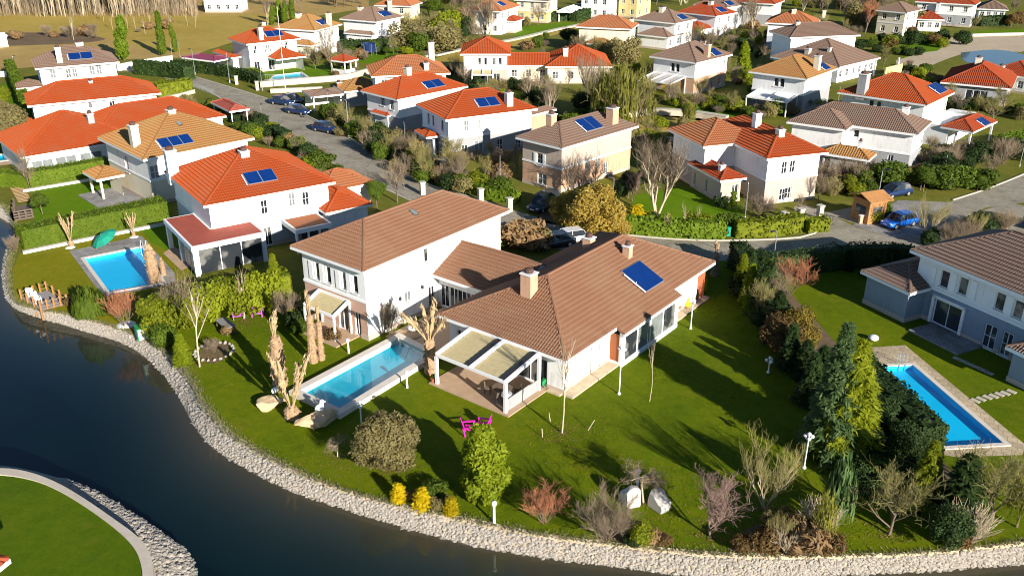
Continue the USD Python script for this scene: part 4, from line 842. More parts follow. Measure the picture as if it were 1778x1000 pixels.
A16 = home('brown-roofed house with a large peach chimney and a garden pergola sheltering something yellow', (1209.6, 109.8), (1281.6, 96.3), (1127.7, 98), roof='grey_tile', low='peach', wins=[('L', 1168, 117, .8, 1.5, 'single'), ('L', 1176.5, 118, .8, 1.5, 'single'), ('R', 1241, 114, .7, 1.5, 'plain', 'glass_pale'), ('R', 1258, 111, .7, 1.5, 'plain'), ('R', 1235, 147, 1.0, 2.0, 'door', 'glass_pale'), ('R', 1250, 140, .8, 1.4, 'plain')],
           chim=[(1231, 101, 2.2, .9, .9, 'peach'), (1224, 78, .7, 1.0, 1.0, 'peach')], sol=[(1240, 92, 2.4, 2.2, 'R', 1)])
awning(A16, 'pergola', -4.2, 2.4, .5, 9.0, 2.3, 2.9, mat='fabric', beams=4)
q_ = A16.loc(1146, 162, 0); lbox(A16, 'play_panel', 'yellow', q_[0] + 1.5, q_[1] - 1.5, .2, q_[0] + 1.8, q_[1] + .6, 1.8)
A17 = home('yellow house under an orange roof with a small brown porch roof, behind the willows', (1097, 51.3), (1128.6, 46), (1000, 47), roof='rust_tile', up='cream', low='yellow_wall', W=8.5, wins=[('R', 1108, 60, .8, 1.4, 'plain', 'glass_pale')], chim=[(1100, 40, .7, .8, .8, 'cream')])
wing_px(A17, (1060, 78), (1078, 74), (1030, 68), 2.9, 'tan_tile', 'yellow_wall', auto={'R': 1})
A18 = home('brown-roofed white house just left of a red one near the top', (1173.6, 41.4), (1204, 35), (1101.6, 34.2), roof='grey_tile', W=9.5, auto={'R': 2}, chim=[(1153, 21, .9, 1.4, 1.0, 'cream')], sol=[(1184, 31, 3.0, 2.0, 'R', 1)])
wing_px(A18, (1160, 66), (1190, 60), (1120, 57), 2.9, 'grey_tile', 'white', auto={'R': 2})
A19 = home('red-roofed white house between the brown-roofed one and the far bare trees at the top', (1243.8, 28.8), (1273.5, 23.4), (1175.4, 21.6), roof='red_tile', W=9.5, auto={'R': 2}, chim=[(1237, 10, .8, 1.0, 1.0, 'cream')], sol=[(1252, 18, 3.0, 2.2, 'R', 1)])
wing_px(A19, (1216, 53), (1238, 48), (1200, 45), 2.9, 'red_tile', 'white', auto={'R': 2})
A20 = home('red-roofed white house cut by the top edge, behind the far pair of bare trees', (1346, 8), (1368, 3.6), (1272.6, 3.6), roof='red_tile', low='grey_wall', W=9.5, auto={'R': 2})
A21 = home('brown-roofed house with a solar panel at the top edge, behind the red one', (1262, 14), (1300, 8), (1232, 4), roof='grey_tile', W=9.0, auto={'R': 2}, sol=[(1266, 7, 3.0, 2.0, 'R', 1)])
A22 = home('white house under a weathered red roof behind the large bare tree at the top', (870, 20.7), (917, 6.3), (823, 19), roof='rust_tile', low='white', W=13, D=9.5, auto={'R': 3, 'L': 3}, sol=[(870, 8, 3.0, 2.0, 'R', 1)])
wing_px(A22, (895, 38), (912, 33), (880, 33), 2.9, 'red_tile', 'white', auto={'R': 2})
A23 = home('yellow house under a brown roof cut by the top edge, behind a dark hedge', (952, 3), (980, -2), (912, 1), roof='grey_tile', up='cream', low='yellow_wall', D=10, W=9, auto={'R': 2, 'L': 3})
wing_px(A23, (990, 22), (1014, 15), (975, 18), 2.7, 'trim', 'white', tile=False, open_sides=('R', 'L'))
A24 = home('white house with a small red porch roof at the top, right of the yellow one', (1060, -3), (1085, -8), (1005, -6), roof='red_tile', W=10, auto={'R': 2, 'L': 3})
wing_px(A24, (1035, 8), (1058, 4), (1012, 3), 2.8, 'red_tile', 'white', open_sides=('R', 'L'))
A25 = home('yellow house half hidden by trees at the top, behind the dark hedge', (1108, -4), (1135, -8), (1070, -7), roof='tan_tile', up='yellow_wall', W=9, auto={'R': 2, 'L': 2})
A28 = home('brown-roofed white house with a solar panel and a low garage roof in front, upper middle', (653.6, 38.7), (696.8, 31.5), (589.7, 33.3), roof='grey_tile', low='white', W=10.5, auto={'R': 2}, chim=[(629, 18, .5, 1.0, 1.0, 'cream')], sol=[(668, 25, 3.4, 2.2, 'R', 2)])
wing_px(A28, (646.4, 62), (660, 59), (596, 57.6), 2.8, 'grey_tile', 'white'); q_ = A28.loc(700, 78, 0); awning(A28, 'pergola', q_[0] - 5, q_[1], q_[0] + .5, q_[1] + 3.5, 2.4, 2.6, side='R', mat='trim', beams=3)
A29 = home('tan-roofed white house with a small solar panel right of the red house with the pool', (546.6, 54), (597, 45.9), (474.6, 49.5), roof='tan_tile', low='white', W=11, auto={'R': 2}, chim=[(575, 46, 2.6, .9, .9, 'cream'), (522, 31, .7, 1.0, 1.0, 'cream')], sol=[(560, 40, 3.2, 2.0, 'R', 2)])
wing_px(A29, (540, 80), (555, 76), (520, 70), 2.8, 'tan_tile', 'cream')
A30 = home('red-roofed white house with a red porch roof beside the small pale pool, upper left', (427.8, 77.4), (521.4, 67.5), (388.2, 68.4), roof='orange_tile', wins=[('R', 443, 87, .7, 1.5, 'plain'), ('R', 462, 85, .7, 1.5, 'plain', 'glass_pale'), ('R', 468, 84, .7, 1.5, 'plain', 'glass_pale'), ('R', 489, 81, .7, 1.5, 'plain'), ('R', 497, 80, .7, 1.5, 'plain'), ('R', 447, 116, 1.2, 2.0, 'door'), ('R', 472, 112, 1.4, 2.0, 'door')],
           chim=[(455, 71, 2.4, .9, .9, 'cream'), (459, 45, .7, 1.0, 1.0, 'cream')], sol=[(475, 60, 3.6, 2.0, 'R', 2)])
wing_px(A30, (401.7, 100.8), (411.6, 97), (351.3, 91.8), 2.8, 'orange_tile', 'white'); wing_px(A30, (480, 104), (527, 97), (476, 93), 2.8, 'orange_tile', 'white', open_sides=('R', 'L'))
A31 = home('pale yellow house under a tan roof, top middle', (713, 11.7), (743.6, 6.3), (675, 10.5), roof='rust_tile', up='cream', low='yellow_wall', W=9, D=10, auto={'R': 2, 'L': 2}, chim=[(680, 13, 1.5, .9, .9, 'cream')])
A32 = home('small white house far off beyond the meadow', (420, -2), (428, -4), (378, -2), 4.0, roof='grey_tile', D=12, W=8, auto={'L': 4})
A33 = House('shed', 'small white shed at the left edge of the meadow', (12, 62), (18, 60), (-14, 64), 2.6, cat='shed'); block(A33, 0, 0, 4, 6, 2.6, 'trim', 'white', None, oh=.15, k=.15, tile=False, fine=False)
A34 = home('long red-roofed white house at the top right corner', (1694, 9.4), (1708, 5.5), (1589, 3), roof='red_tile', low='grey_wall', W=8.5, auto={'L': 4, 'R': 1}, chim=[(1632, 14, 1.0, .9, .9, 'white')])
A34b = home('low red-roofed building in front of the long red-roofed house at the top right', (1640.7, 35), (1652, 30), (1592, 33.6), 3.0, roof='red_tile', low='white', W=9, auto={'L': 3}, name='garden_house')
A34c = home('low brown-roofed house beside the dark hedge at the top right', (1751, 18), (1762, 12), (1697, 15.6), 3.0, roof='grey_tile', low='white', W=10, auto={'L': 4})
A35 = home('house under a weathered roof behind the rusty bare tree, top right', (1575, 23), (1601.6, 18.8), (1520, 18), roof='grey_tile', up='cream', low='cream', W=9, auto={'R': 2, 'L': 2})
wing_px(A35, (1556, 34), (1568, 30), (1530, 30), 2.8, 'red_tile', 'cream')
A36 = home('low red-roofed house with white-framed garden doors at the right edge', (1756.5, 154.7), (1800, 138), (1633, 143), 3.1, roof='red_tile', up='grey_wall', W=15, wins=[('L', 1686, 170, 2.0, 2.1, 'slide'), ('L', 1700, 172, 2.2, 2.1, 'slide')], chim=[(1704, 110, .8, 1.0, 1.0, 'cream')])
A36b = home('red-roofed white house at the right edge with tall white windows', (1790, 136), (1840, 124), (1736, 128), 3.1, roof='red_tile', W=12, D=8, auto={'L': 3}, chim=[(1741, 126, 1.0, .8, .8, 'white')])
A37 = House('garden_pavilion', 'red-roofed open garden pavilion with white posts and a small solar panel', (1690, 229.8), (1732, 211), (1633, 220), 2.9, cat='pavilion')
block(A37, 0, 0, A37.W, A37.D, 2.9, 'red_tile', 'white', None, oh=.3, tw=.28, tc=.4, fine=False, open_sides=('R', 'L', 'E', 'N')); solar(A37, 1706, 213, 2.4, 1.6, 'R')
for x, y in ((.3, .3), (A37.W - .5, .3), (.3, A37.D - .5), (A37.W - .5, A37.D - .5), (.3, A37.D / 2)): lbox(A37, 'post', 'trim', x, y, 0, x + .25, y + .25, 2.8)
# the shaded house by the right-hand pool
A38 = home('white and blue-grey house in shade under a brown roof beside the large right-hand pool', (1778, 514), (1900, 470), (1582, 434.5), 5.75, roof='brown_tile', low='slate', D=10.5, W=10.4, y0=-17.0, fine=True, tw=.24, tc=.40, zs=3.05, wins=[
    ('L', 1640, 485, .85, 1.5, 'single'), ('L', 1672, 497, .85, 1.5, 'single'), ('L', 1736, 524, .85, 1.5, 'single'), ('L', 1768, 538, .85, 1.5, 'single'), ('L', 1640, 566, 2.7, 2.2, 'slide'), ('L', 1716, 592, 1.1, 2.0, 'plain'), ('L', 1745, 605, .9, 2.0, 'plain')])
for a, b in ((1619, 478), (1655, 490), (1690, 504), (1752, 531)):
    q = A38.on_plane(a, b, 0, .6); lbox(A38, 'shutter', 'trim', .53, q[1] - .3, q[2] - .8, .59, q[1] + .3, q[2] + .8)
wing(A38, -1.9, 8.3, 5, 13.6, 3.0, 'brown_tile', 'slate', tw=.22, tc=.36); wing(A38, -2.9, -6, .6, -1.4, 2.8, 'brown_tile', 'slate', tw=.22, tc=.36)
lbox(A38, 'terrace', 'grey_paving', -2.4, 2.6, 0, .55, 7.4, .14)
q = A38.on_plane(1640, 566, 0, .6)
for y in (q[1] - 1.6, q[1] + 1.35): lbox(A38, 'door_surround', 'trim', .45, y, .1, .59, y + .25, 2.6)
lbox(A38, 'door_surround', 'trim', .45, q[1] - 1.6, 2.4, .588, q[1] + 1.6, 2.62)
# corner of the building at the lower left
A40 = House('house', 'corner of a building with an orange roof on the islet at the lower left', (-33, 1010), (-21, 961), (-118, 985), 3.2, z0=.35)
block(A40, 0, 0, A40.W, A40.D, 2.85, 'red_tile', 'white', None, fine=True)

# ------------------------------------------------------------------ plants: one class per kind and variant, referenced by every single plant
stage.CreateClassPrim('/World/plant_kinds')
def cards(P, N, size, rng, aspect=1.5, flop=.6, axis=None):
    """Leaf clumps: bent four-cornered leaves at the points P, roughly facing along N."""
    n = len(P); N = N + rng.normal(0, flop, (n, 3)); N /= np.linalg.norm(N, axis=1, keepdims=True) + 1e-9
    r = rng.normal(size=(n, 3)); A = np.cross(N, r) if axis is None else axis + .35 * r; A /= np.linalg.norm(A, axis=1, keepdims=True) + 1e-9; Bv = np.cross(N, A)
    s = (np.broadcast_to(size, n) * rng.uniform(.65, 1.35, n))[:, None]
    v = np.stack([P - A * s * aspect * .5, P - Bv * s * .5 - N * s * .1, P + A * s * aspect * .5, P + Bv * s * .5 - N * s * .1], 1)
    i = np.arange(n)[:, None] * 4
    return v.reshape(-1, 3), np.vstack([i + [0, 1, 2], i + [0, 2, 3]])
def sphere_pts(n, rng):
    d = rng.normal(size=(n, 3)); return d / np.linalg.norm(d, axis=1, keepdims=True)
def clumps(cs, n, size, rng, shell=.55, aspect=1.5):
    """Leaves spread through several uneven ellipsoid clumps: cs = [(centre, radii), ...]."""
    w = np.array([np.prod(r) ** (2 / 3) for _, r in cs]); k = rng.choice(len(cs), n, p=w / w.sum())
    C = np.array([c for c, _ in cs], float)[k]; R = np.array([r for _, r in cs], float)[k]
    d = sphere_pts(n, rng); rad = (shell + (1 - shell) * rng.random(n) ** .6)[:, None]
    lump = 1 + .28 * (meshkit.noise(d * 2.2 + k[:, None] * 7.1, 3)[:, None] - .5) * 2
    P = C + d * R * rad * lump
    return cards(P, d, size, rng, aspect)
def branches(rng, h, r0, spread, levels=4, kids=(5, 5, 4), up=.25, trunk=.35, taper=.6, stems=1, fan=.25, twig=.016, lean=0.0):
    """A leafless tree: (trunk and limbs, twigs)."""
    T, W = MB(), MB()
    def grow(p, d, L, r, lev):
        n = 4 if lev == 0 else 3; pts = [p]; dd = d.copy()
        for i in range(n - 1):
            dd = dd + rng.normal(0, .10 + .05 * lev, 3) + np.array([0, 0, up * .35]) * (lev > 0); dd /= np.linalg.norm(dd); pts.append(pts[-1] + dd * L / (n - 1))
        pts = np.array(pts); rad = np.linspace(r, max(r * taper, twig * .6), n)
        (T if lev < 2 else W).tube(pts, rad, (6, 5, 3, 3, 3)[lev], cap=False)
        if lev + 1 >= levels: return
        for j in range(kids[lev]):
            t = (trunk if lev == 0 else .25) + (1 - (trunk if lev == 0 else .25)) * (j + rng.random()) / kids[lev]
            i = min(int(t * (n - 1)), n - 2); q = pts[i] + (pts[i + 1] - pts[i]) * (t * (n - 1) - i)
            a = rng.random() * 2 * PI; side = np.cross(dd, [math.cos(a), math.sin(a), .3]); side /= np.linalg.norm(side) + 1e-9
            nd = dd * (1 - spread) + side * spread + np.array([0, 0, up]); nd /= np.linalg.norm(nd)
            grow(q, nd, L * rng.uniform(.45, .75) * (1.15 - .45 * t if lev == 0 else 1), max(rad[i] * .62, twig), lev + 1)
    for s_ in range(stems):
        a = 2 * PI * s_ / stems + rng.random(); f = fan if stems > 1 else lean
        d = np.array([math.cos(a) * f, math.sin(a) * f, 1.0]); d /= np.linalg.norm(d)
        grow(np.array([math.cos(a), math.sin(a), 0]) * (.1 if stems > 1 else 0), d, h * (.62 if levels > 2 else .9), r0, 0)
    return T, W
KINDS = {}
def kind(key, build, variants):
    """The class of one variant; its parts are built once."""
    lst = []
    for i in range(variants):
        p = stage.CreateClassPrim(f'/World/plant_kinds/{key}_{i + 1:03d}')
        UsdGeom.Xform.Define(stage, p.GetPath()); stage.GetPrimAtPath(p.GetPath()).SetSpecifier(Sdf.SpecifierClass)
        build(p, np.random.default_rng(hash_(key) + i)); lst.append(p.GetPath())
    KINDS[key] = lst
def hash_(s): return sum((i + 3) * ord(c) * 131 for i, c in enumerate(s)) % 100003
RP = np.random.default_rng(77); USED = {}
def plant(key, pos, label, cat, size=1.0, group=None, name=None, wide=1.0, rot=None, v=None):
    k = USED[key] = USED.get(key, -1) + 1; lst = KINDS[key]
    t = thing(name or key, label, cat, pos, RP.random() * 2 * PI if rot is None else rot, group, (size * wide, size * wide, size))
    t.GetReferences().AddInternalReference(lst[(k if v is None else v) % len(lst)]); t.SetInstanceable(True)
    return t
def at(px, py, z=0.0): return G(px, py, z)

def bare(trunk_m='bark', twig_m='twig', **kw):
    def b(p, rng):
        T, W = branches(rng, **kw); out('trunk', T, M[trunk_m], p, smooth=True); out('twigs', W, M[twig_m], p, kind='stuff')
    return b
def leaf_tree(mat, cs, n, size, h_trunk, r, trunk='bark', aspect=1.5, shell=.5, jit=.12):
    def b(p, rng):
        T = MB(); top = np.array([rng.normal(0, .1), rng.normal(0, .1), h_trunk]); T.tube([[0, 0, -.1], top * .5, top], [r, r * .8, r * .55], 7)
        c2 = [(np.array(c) + rng.normal(0, jit, 3), np.array(q) * rng.uniform(.85, 1.15, 3)) for c, q in cs]
        for c, q in c2[:7]: T.tube([top * .7, (top * .7 + c) / 2 + rng.normal(0, .08, 3), c], [r * .5, r * .35, r * .2], 5)
        out('trunk', T, M[trunk], p, smooth=True); out('crown', clumps(c2, n, size, rng, shell, aspect), M[mat], p, kind='stuff')
    return b
def conifer(mat, h, r, n, size=.3, droop=.25, tiers=22, power=.8, base=.06, aspect=2.6):
    def b(p, rng):
        T = MB().tube([[0, 0, -.1], [0, 0, h * .5], [.03, 0, h * .98]], [.03 * h, .018 * h, .01], 7); out('trunk', T, M['bark'], p)
        P, N, X = [], [], []
        for k in range(tiers):
            z = h * (base + (1 - base) * (k + rng.random() * .5) / tiers); rr = r * (1 - (z / h)) ** power + .08; nb = max(5, int(11 * (1 - .5 * z / h)))
            for j in range(nb):
                a = 2 * PI * (j + rng.random()) / nb; L = rr * rng.uniform(.7, 1.12); m = max(3, int(n / (tiers * nb)))
                t = rng.random(m) ** .6; c, s_ = math.cos(a), math.sin(a)
                q = np.column_stack([c * L * t, s_ * L * t, z - droop * L * t ** 1.5 + .12 * L * t]) + rng.normal(0, .06 + .05 * rr, (m, 3)); P.append(q)
                N.append(np.column_stack([c * .45 * np.ones(m), s_ * .45 * np.ones(m), np.ones(m)])); b_ = a + rng.normal(0, .7, m); X.append(np.column_stack([np.cos(b_), np.sin(b_), -.25 + rng.normal(0, .2, m)]))
        v, f = cards(np.vstack(P), np.vstack(N), size, rng, aspect, .45, np.vstack(X)); v[:, 2] = np.maximum(v[:, 2], .02); out('crown', (v, f), M[mat], p, kind='stuff')
    return b
def willow(mat, h, r, n):
    def b(p, rng):
        T, W = branches(rng, h * .95, .2, .55, 3, (6, 5), up=.2); out('trunk', T, M['bark'], p, smooth=True)
        S = MB(); k = n // 7; P, N = [], []
        for _ in range(k):
            a, q = rng.random() * 2 * PI, math.sqrt(rng.random()); x, y = math.cos(a) * r * q, math.sin(a) * r * q
            z0 = h * (.98 - .42 * q * q) + rng.normal(0, .25); L = rng.uniform(.35, .75) * z0; m = 7; t = np.linspace(0, 1, m)
            P.append(np.column_stack([x * (1 + .12 * t) + rng.normal(0, .05, m), y * (1 + .12 * t) + rng.normal(0, .05, m), z0 - L * t])); N.append(np.tile([math.cos(a), math.sin(a), .15], (m, 1)))
        P, N = np.vstack(P), np.vstack(N); A = np.array([0, 0, 1.0]); n_ = len(P); s_ = rng.uniform(.10, .2, n_)[:, None]; H_ = rng.uniform(.25, .55, n_)[:, None]
        Bv = np.cross(N, A) + rng.normal(0, .4, (n_, 3)); v = np.stack([P + A * H_, P - Bv * s_ * .5, P - A * H_, P + Bv * s_ * .5], 1).reshape(-1, 3); i = np.arange(n_)[:, None] * 4
        v[:, 2] = np.maximum(v[:, 2], .05); out('crown', (v, np.vstack([i + [0, 1, 2], i + [0, 2, 3]])), M[mat], p, kind='stuff'); out('twigs', W, M['olive_twig'], p, kind='stuff')
    return b
def ring(k, r, z, q, jz=.3): return [((math.cos(2 * PI * i / k) * r, math.sin(2 * PI * i / k) * r, z + jz * ((i * 5) % 3 - 1)), q) for i in range(k)]

kind('bare_tree', bare(h=7.5, r0=.12, spread=.5, levels=5, kids=(9, 6, 4, 3), up=.3, trunk=.2, twig=.011), 4)
kind('olive_bare_tree', bare('bark', 'olive_twig', h=6.5, r0=.10, spread=.52, levels=5, kids=(10, 6, 5, 3), up=.35, trunk=.15, twig=.012), 3)
kind('fan_tree', bare('pale_bark', 'olive_twig', h=6, r0=.06, spread=.3, levels=5, kids=(6, 5, 4, 2), up=.4, trunk=.2, stems=6, fan=.38, twig=.007), 3)
kind('purple_tree', bare('bark', 'purple_twig', h=5.5, r0=.075, spread=.55, levels=5, kids=(12, 7, 5, 3), up=.4, trunk=.12, twig=.011), 2)
kind('slender_tree', bare('pale_bark', 'twig', h=9, r0=.085, spread=.3, levels=3, kids=(9, 4), up=.5, trunk=.45), 3)
kind('poplar', bare('pale_bark', 'wood_twig', h=20, r0=.13, spread=.22, levels=3, kids=(22, 5), up=.7, trunk=.12, twig=.025), 4)
kind('big_bare_tree', bare('pale_bark', 'twig', h=11, r0=.17, spread=.42, levels=5, kids=(7, 5, 4, 3), up=.35, trunk=.2, stems=3, fan=.3, twig=.014), 2)
kind('rusty_bare_tree', bare('bark', 'red_twig', h=12, r0=.26, spread=.5, levels=4, kids=(10, 8, 7), up=.35, trunk=.25, twig=.03), 1)
kind('bare_shrub', bare('bark', 'twig', h=2.6, r0=.022, spread=.42, levels=4, kids=(7, 6, 4), up=.35, trunk=.12, stems=10, fan=.5, twig=.007), 3)
kind('red_shrub', bare('bark', 'red_twig', h=2.4, r0=.022, spread=.45, levels=4, kids=(7, 6, 4), up=.3, trunk=.25, stems=7, fan=.45, twig=.008), 2)
kind('dry_grass', bare('pale_bark', 'twig', h=1.6, r0=.018, spread=.3, levels=2, kids=(5,), up=.2, trunk=.2, stems=70, fan=.5, twig=.012), 2)
kind('flat_bare_tree', bare('pale_bark', 'twig', h=3.1, r0=.07, spread=.8, levels=5, kids=(8, 6, 5, 3), up=.02, trunk=.75, twig=.008), 1)
B_ = lambda r, z: [((0, 0, z), (r, r, z * .9))] + ring(6, r * .55, z, (r * .55, r * .55, z * .6), .25 * z)
kind('green_shrub', leaf_tree('leaf', B_(.9, .8), 3400, .105, .6, .05), 3)
kind('dark_shrub', leaf_tree('dark_leaf', B_(.9, .8), 3400, .105, .6, .05), 3)
kind('lime_shrub', leaf_tree('lime', B_(.9, .8), 3200, .105, .6, .05), 2)
kind('olive_shrub', leaf_tree('olive_leaf', B_(1.0, .9), 3200, .10, .6, .05), 2)
kind('rust_shrub', leaf_tree('rust_leaf', B_(.9, .8), 2800, .11, .6, .05), 2)
kind('dry_shrub', leaf_tree('dry', B_(.9, .8), 1300, .15, .6, .05, aspect=3.0), 2)
kind('olive_ball', leaf_tree('olive_leaf', [((0, 0, 2.0), (1.6, 1.6, 1.5))] + ring(9, 1.15, 1.9, (.95, .95, .95), .55) + [((0, 0, 2.9), (1, 1, .8))], 26000, .085, 1.2, .12, aspect=2.6), 1)
kind('yellow_cypress', conifer('yellow_leaf', 1.5, .38, 2200, .10, .05, 14, .55, .03, 1.8), 2)
kind('bush_pine', leaf_tree('pine_leaf', [((0, 0, 1.4), (1.25, 1.25, 1.2)), ((0, 0, 3.2), (1.2, 1.2, 1.6)), ((0, 0, 4.7), (.75, .75, .9))] + ring(7, .95, 1.3, (.7, .7, .8), .45) + ring(6, .8, 2.9, (.6, .6, .85), .45) + ring(4, .45, 4.3, (.45, .45, .7), .3), 17000, .15, 3.5, .14, aspect=2.2), 1)
kind('leafy_tree', leaf_tree('leaf', [((0, 0, 4.2), (1.8, 1.8, 1.6))] + ring(6, 1.3, 3.8, (1.1, 1.1, 1.0), .6), 8000, .17, 3.4, .14), 3)
kind('dark_tree', leaf_tree('dark_leaf', [((0, 0, 4.0), (1.9, 1.9, 2.0))] + ring(6, 1.3, 3.4, (1.2, 1.2, 1.3), .7), 8500, .17, 3.2, .15), 2)
kind('gold_olive_tree', leaf_tree('gold_olive', [((0, 0, 3.4), (1.9, 1.9, 1.7))] + ring(8, 1.6, 2.4, (1.2, 1.2, 1.3), .8), 11000, .15, 2.8, .13), 1)
kind('golden_tree', leaf_tree('gold', [((0, 0, 3.6), (2.1, 2.1, 1.9))] + ring(8, 1.9, 2.4, (1.3, 1.3, 1.4), .8) + ring(5, 1.0, 4.4, (.9, .9, .8), .5), 15000, .17, 3.0, .14), 1)
kind('rusty_tree', leaf_tree('rust_leaf', [((0, 0, 3.4), (1.6, 1.6, 1.6))] + ring(7, 1.3, 2.8, (1.0, 1.0, 1.1), .7), 9000, .16, 2.8, .12), 2)
kind('yellow_green_conifer', conifer('lime', 8.0, 2.1, 20000, .12, .35, 24, .75, aspect=4.5), 2)
kind('blue_cedar', conifer('blue_leaf', 10.5, 2.4, 26000, .12, .30, 26, .85, aspect=5.0), 1)
kind('dark_conifer', conifer('dark_leaf', 7.5, 1.8, 9000, .20, .3, 22, .75), 2)
kind('green_conifer', conifer('pine_leaf', 7.0, 1.5, 9000, .19, .25, 22, .7), 2)
kind('column_cypress', leaf_tree('hedge_leaf', [((0, 0, 2.0 + 1.6 * i), (1.5 - .12 * i, 1.5 - .12 * i, 1.9)) for i in range(5)], 5200, .32, 7.0, .2, jit=.25), 2)
kind('willow', willow('willow_leaf', 9.0, 2.2, 850), 3)
kind('weeping_tree', willow('blue_leaf', 4.2, 1.1, 1500), 1)
kind('parasol_weeper', willow('leaf', 2.3, 1.4, 2200), 1)
kind('topiary_tree', leaf_tree('hedge_leaf', [((0, 0, .7), (.45, .45, .45)), ((0, 0, 1.5), (.38, .38, .38)), ((0, 0, 2.2), (.3, .3, .32))], 1400, .12, 2.2, .06, jit=.03), 1)

def palm_stalks(T, Wp, rng, n, h0, L, fan, r=.05):
    for i in range(n):
        a = 2 * PI * i / n + rng.random() * .7; f = fan * rng.uniform(.3, 1.1); b = np.array([math.cos(a) * .08, math.sin(a) * .08, h0])
        l = L * rng.uniform(.65, 1.1); t = np.linspace(0, 1, 6); d = np.array([math.cos(a) * f, math.sin(a) * f, 1.0])
        pts = b + d * (t[:, None] * l) + np.column_stack([np.cos(a) * .15 * t ** 2 * f, np.sin(a) * .15 * t ** 2 * f, 0 * t])
        Wp.add(*cards(pts[3:].repeat(9, 0) + rng.normal(0, r * 1.1, (27, 3)), np.tile(d / np.linalg.norm(d), (27, 1)), .12, rng, 3.0, .5, axis=np.array([.2, .1, -1.0]))); Wp.tube(pts, np.array([r * .8, r * .6, r * .7, r * 1.7, r * 1.9, r * 1.0]), 6)
def wrapped(h, r, stalks, L, fan, bulge=True):
    def b(p, rng):
        T, W = MB(), MB(); k = 12; z = np.linspace(-.1, h, k); rad = r * (1 + .12 * np.sin(np.arange(k) * 2.1) + .5 * np.exp(-z * 1.2) + (.25 * np.sin(PI * z / max(h, .1)) if bulge else 0))
        T.tube(np.column_stack([.05 * np.sin(z), .04 * np.cos(z * .7), z]), rad, 9)
        n = int(h * 46); zz = rng.uniform(.15, max(h, .3), n); a = rng.random(n) * 2 * PI; rr = np.interp(zz, z, rad)
        P = np.column_stack([np.cos(a) * rr, np.sin(a) * rr, zz]); N = np.column_stack([np.cos(a), np.sin(a), .9 * np.ones(n)]); v, f = cards(P, N, .2, rng, 1.7, .25); T.add(v, f)
        palm_stalks(T, W, rng, stalks, h * .93, L, fan); out('trunk', T, M['palm_trunk'], p); out('wrapped_fronds', W, M['palm_wrap'], p, smooth=True)
    return b
kind('wrapped_palm', wrapped(3.6, .26, 5, 1.9, .06), 2)
kind('pruned_palm', wrapped(.6, .22, 11, 2.6, .42), 2)
kind('pool_palm', wrapped(1.9, .16, 9, 1.7, .55), 2)
kind('bare_palm', wrapped(2.6, .30, 3, .5, .1), 1)

def hedge(pts, w, h, label, mat='hedge_leaf', size=.17, dens=34, lumpy=.12, cat='hedge', group=None, name='hedge', z=0.0, world=False, step=1.0):
    """A clipped or loose hedge along a line: leaves over a dense core."""
    line = np.asarray(pts if world else GG(pts)); rng = np.random.default_rng(int(abs(line.sum() * 37)) % 99991)
    p = resample(line, .5); d = np.gradient(p, axis=0); d /= np.linalg.norm(d, axis=1, keepdims=True); s_ = np.column_stack([-d[:, 1], d[:, 0]]); L = LineString(p).length
    n = int(L * (2 * h + w) * dens); i = rng.random(n) * (len(p) - 1); i0 = i.astype(int); t = (i - i0)[:, None]; i1 = np.minimum(i0 + 1, len(p) - 1)
    c = p[i0] * (1 - t) + p[i1] * t; s2 = s_[i0]; q = rng.random(n) * (2 * h + w)
    side = np.where(q < h, -1, np.where(q < 2 * h, 1, 0)); off = np.where(side == 0, (q - 2 * h) - w / 2, side * w / 2); zz = np.where(side == 0, h, np.where(q < h, q, q - h))
    P = np.column_stack([c + s2 * off[:, None], zz]); N = np.column_stack([s2 * side[:, None], (side == 0) * 1.0])
    nz = (meshkit.fbm(P * np.array([.9, .9, .9]), 3, 5) - .5) * 2 * lumpy * 2.2
    P = P + N * (nz + rng.normal(0, .05, n))[:, None]; P[:, 2] = np.maximum(P[:, 2], .03)
    ends = int(2 * w * h * dens)
    for e, sg in ((0, -1), (len(p) - 1, 1)):
        a, b = rng.random(ends) - .5, rng.random(ends); Q = np.column_stack([p[e] + s_[e] * (a * w)[:, None] + d[e] * sg * .03, b * h]); P = np.vstack([P, Q]); N = np.vstack([N, np.tile([*(d[e] * sg), 0], (ends, 1))])
    core = MB().prism(LineString(p).buffer(w / 2 - .12, cap_style=2, join_style=2), 0.0, h - .12)
    tg = thing(name, label, cat, group=group); out('core', core, M[mat], tg); out('foliage', cards(P, N, size, rng, 1.4, .55), M[mat], tg, kind='stuff')
    return tg

# ------------------------------------------------------------------ pools
def pool(key, label, tilemat='pool_blue', rim=.45, rim_mat='coping', depth=.5, ladder=None, drop=.12):
    P, z = POOL[key], POOL_PX[key][1]; t = thing('swimming_pool', label, 'pool')
    b = MB().poly(P.buffer(.02, join_style=2), z - depth); c = np.asarray(P.buffer(.02, join_style=2).exterior.coords)
    for p, q in zip(c[:-1], c[1:]): b.quad([*p, z - depth], [*q, z - depth], [*q, z - .02], [*p, z - .02])
    out('basin', b, M[tilemat], t); out('water', MB().poly(P.buffer(.015, join_style=2), z - drop), M['pool_water'], t)
    o = P.buffer(rim, join_style=2).difference(P); m = MB(); ring_ = np.asarray(P.exterior.coords); oo = P.buffer(rim, join_style=2)
    k = out('coping', MB().prism(o, -.05 if z > .2 else .0, z + .004), M[rim_mat], t)
    if ladder is not None:
        a = np.array(G(*ladder, z)); m = MB()
        for dx in (-.25, .25): m.tube([a + [dx, .45, .0], a + [dx, .40, .75], a + [dx, 0.05, .85], a + [dx, -.12, .5], a + [dx, -.14, -.6]], .028, 6)
        out('ladder', m, M['metal'], t)
    return t
pool('villa', 'narrow turquoise swimming pool with pale raised coping in front of the villa', 'pool_tile', .62)
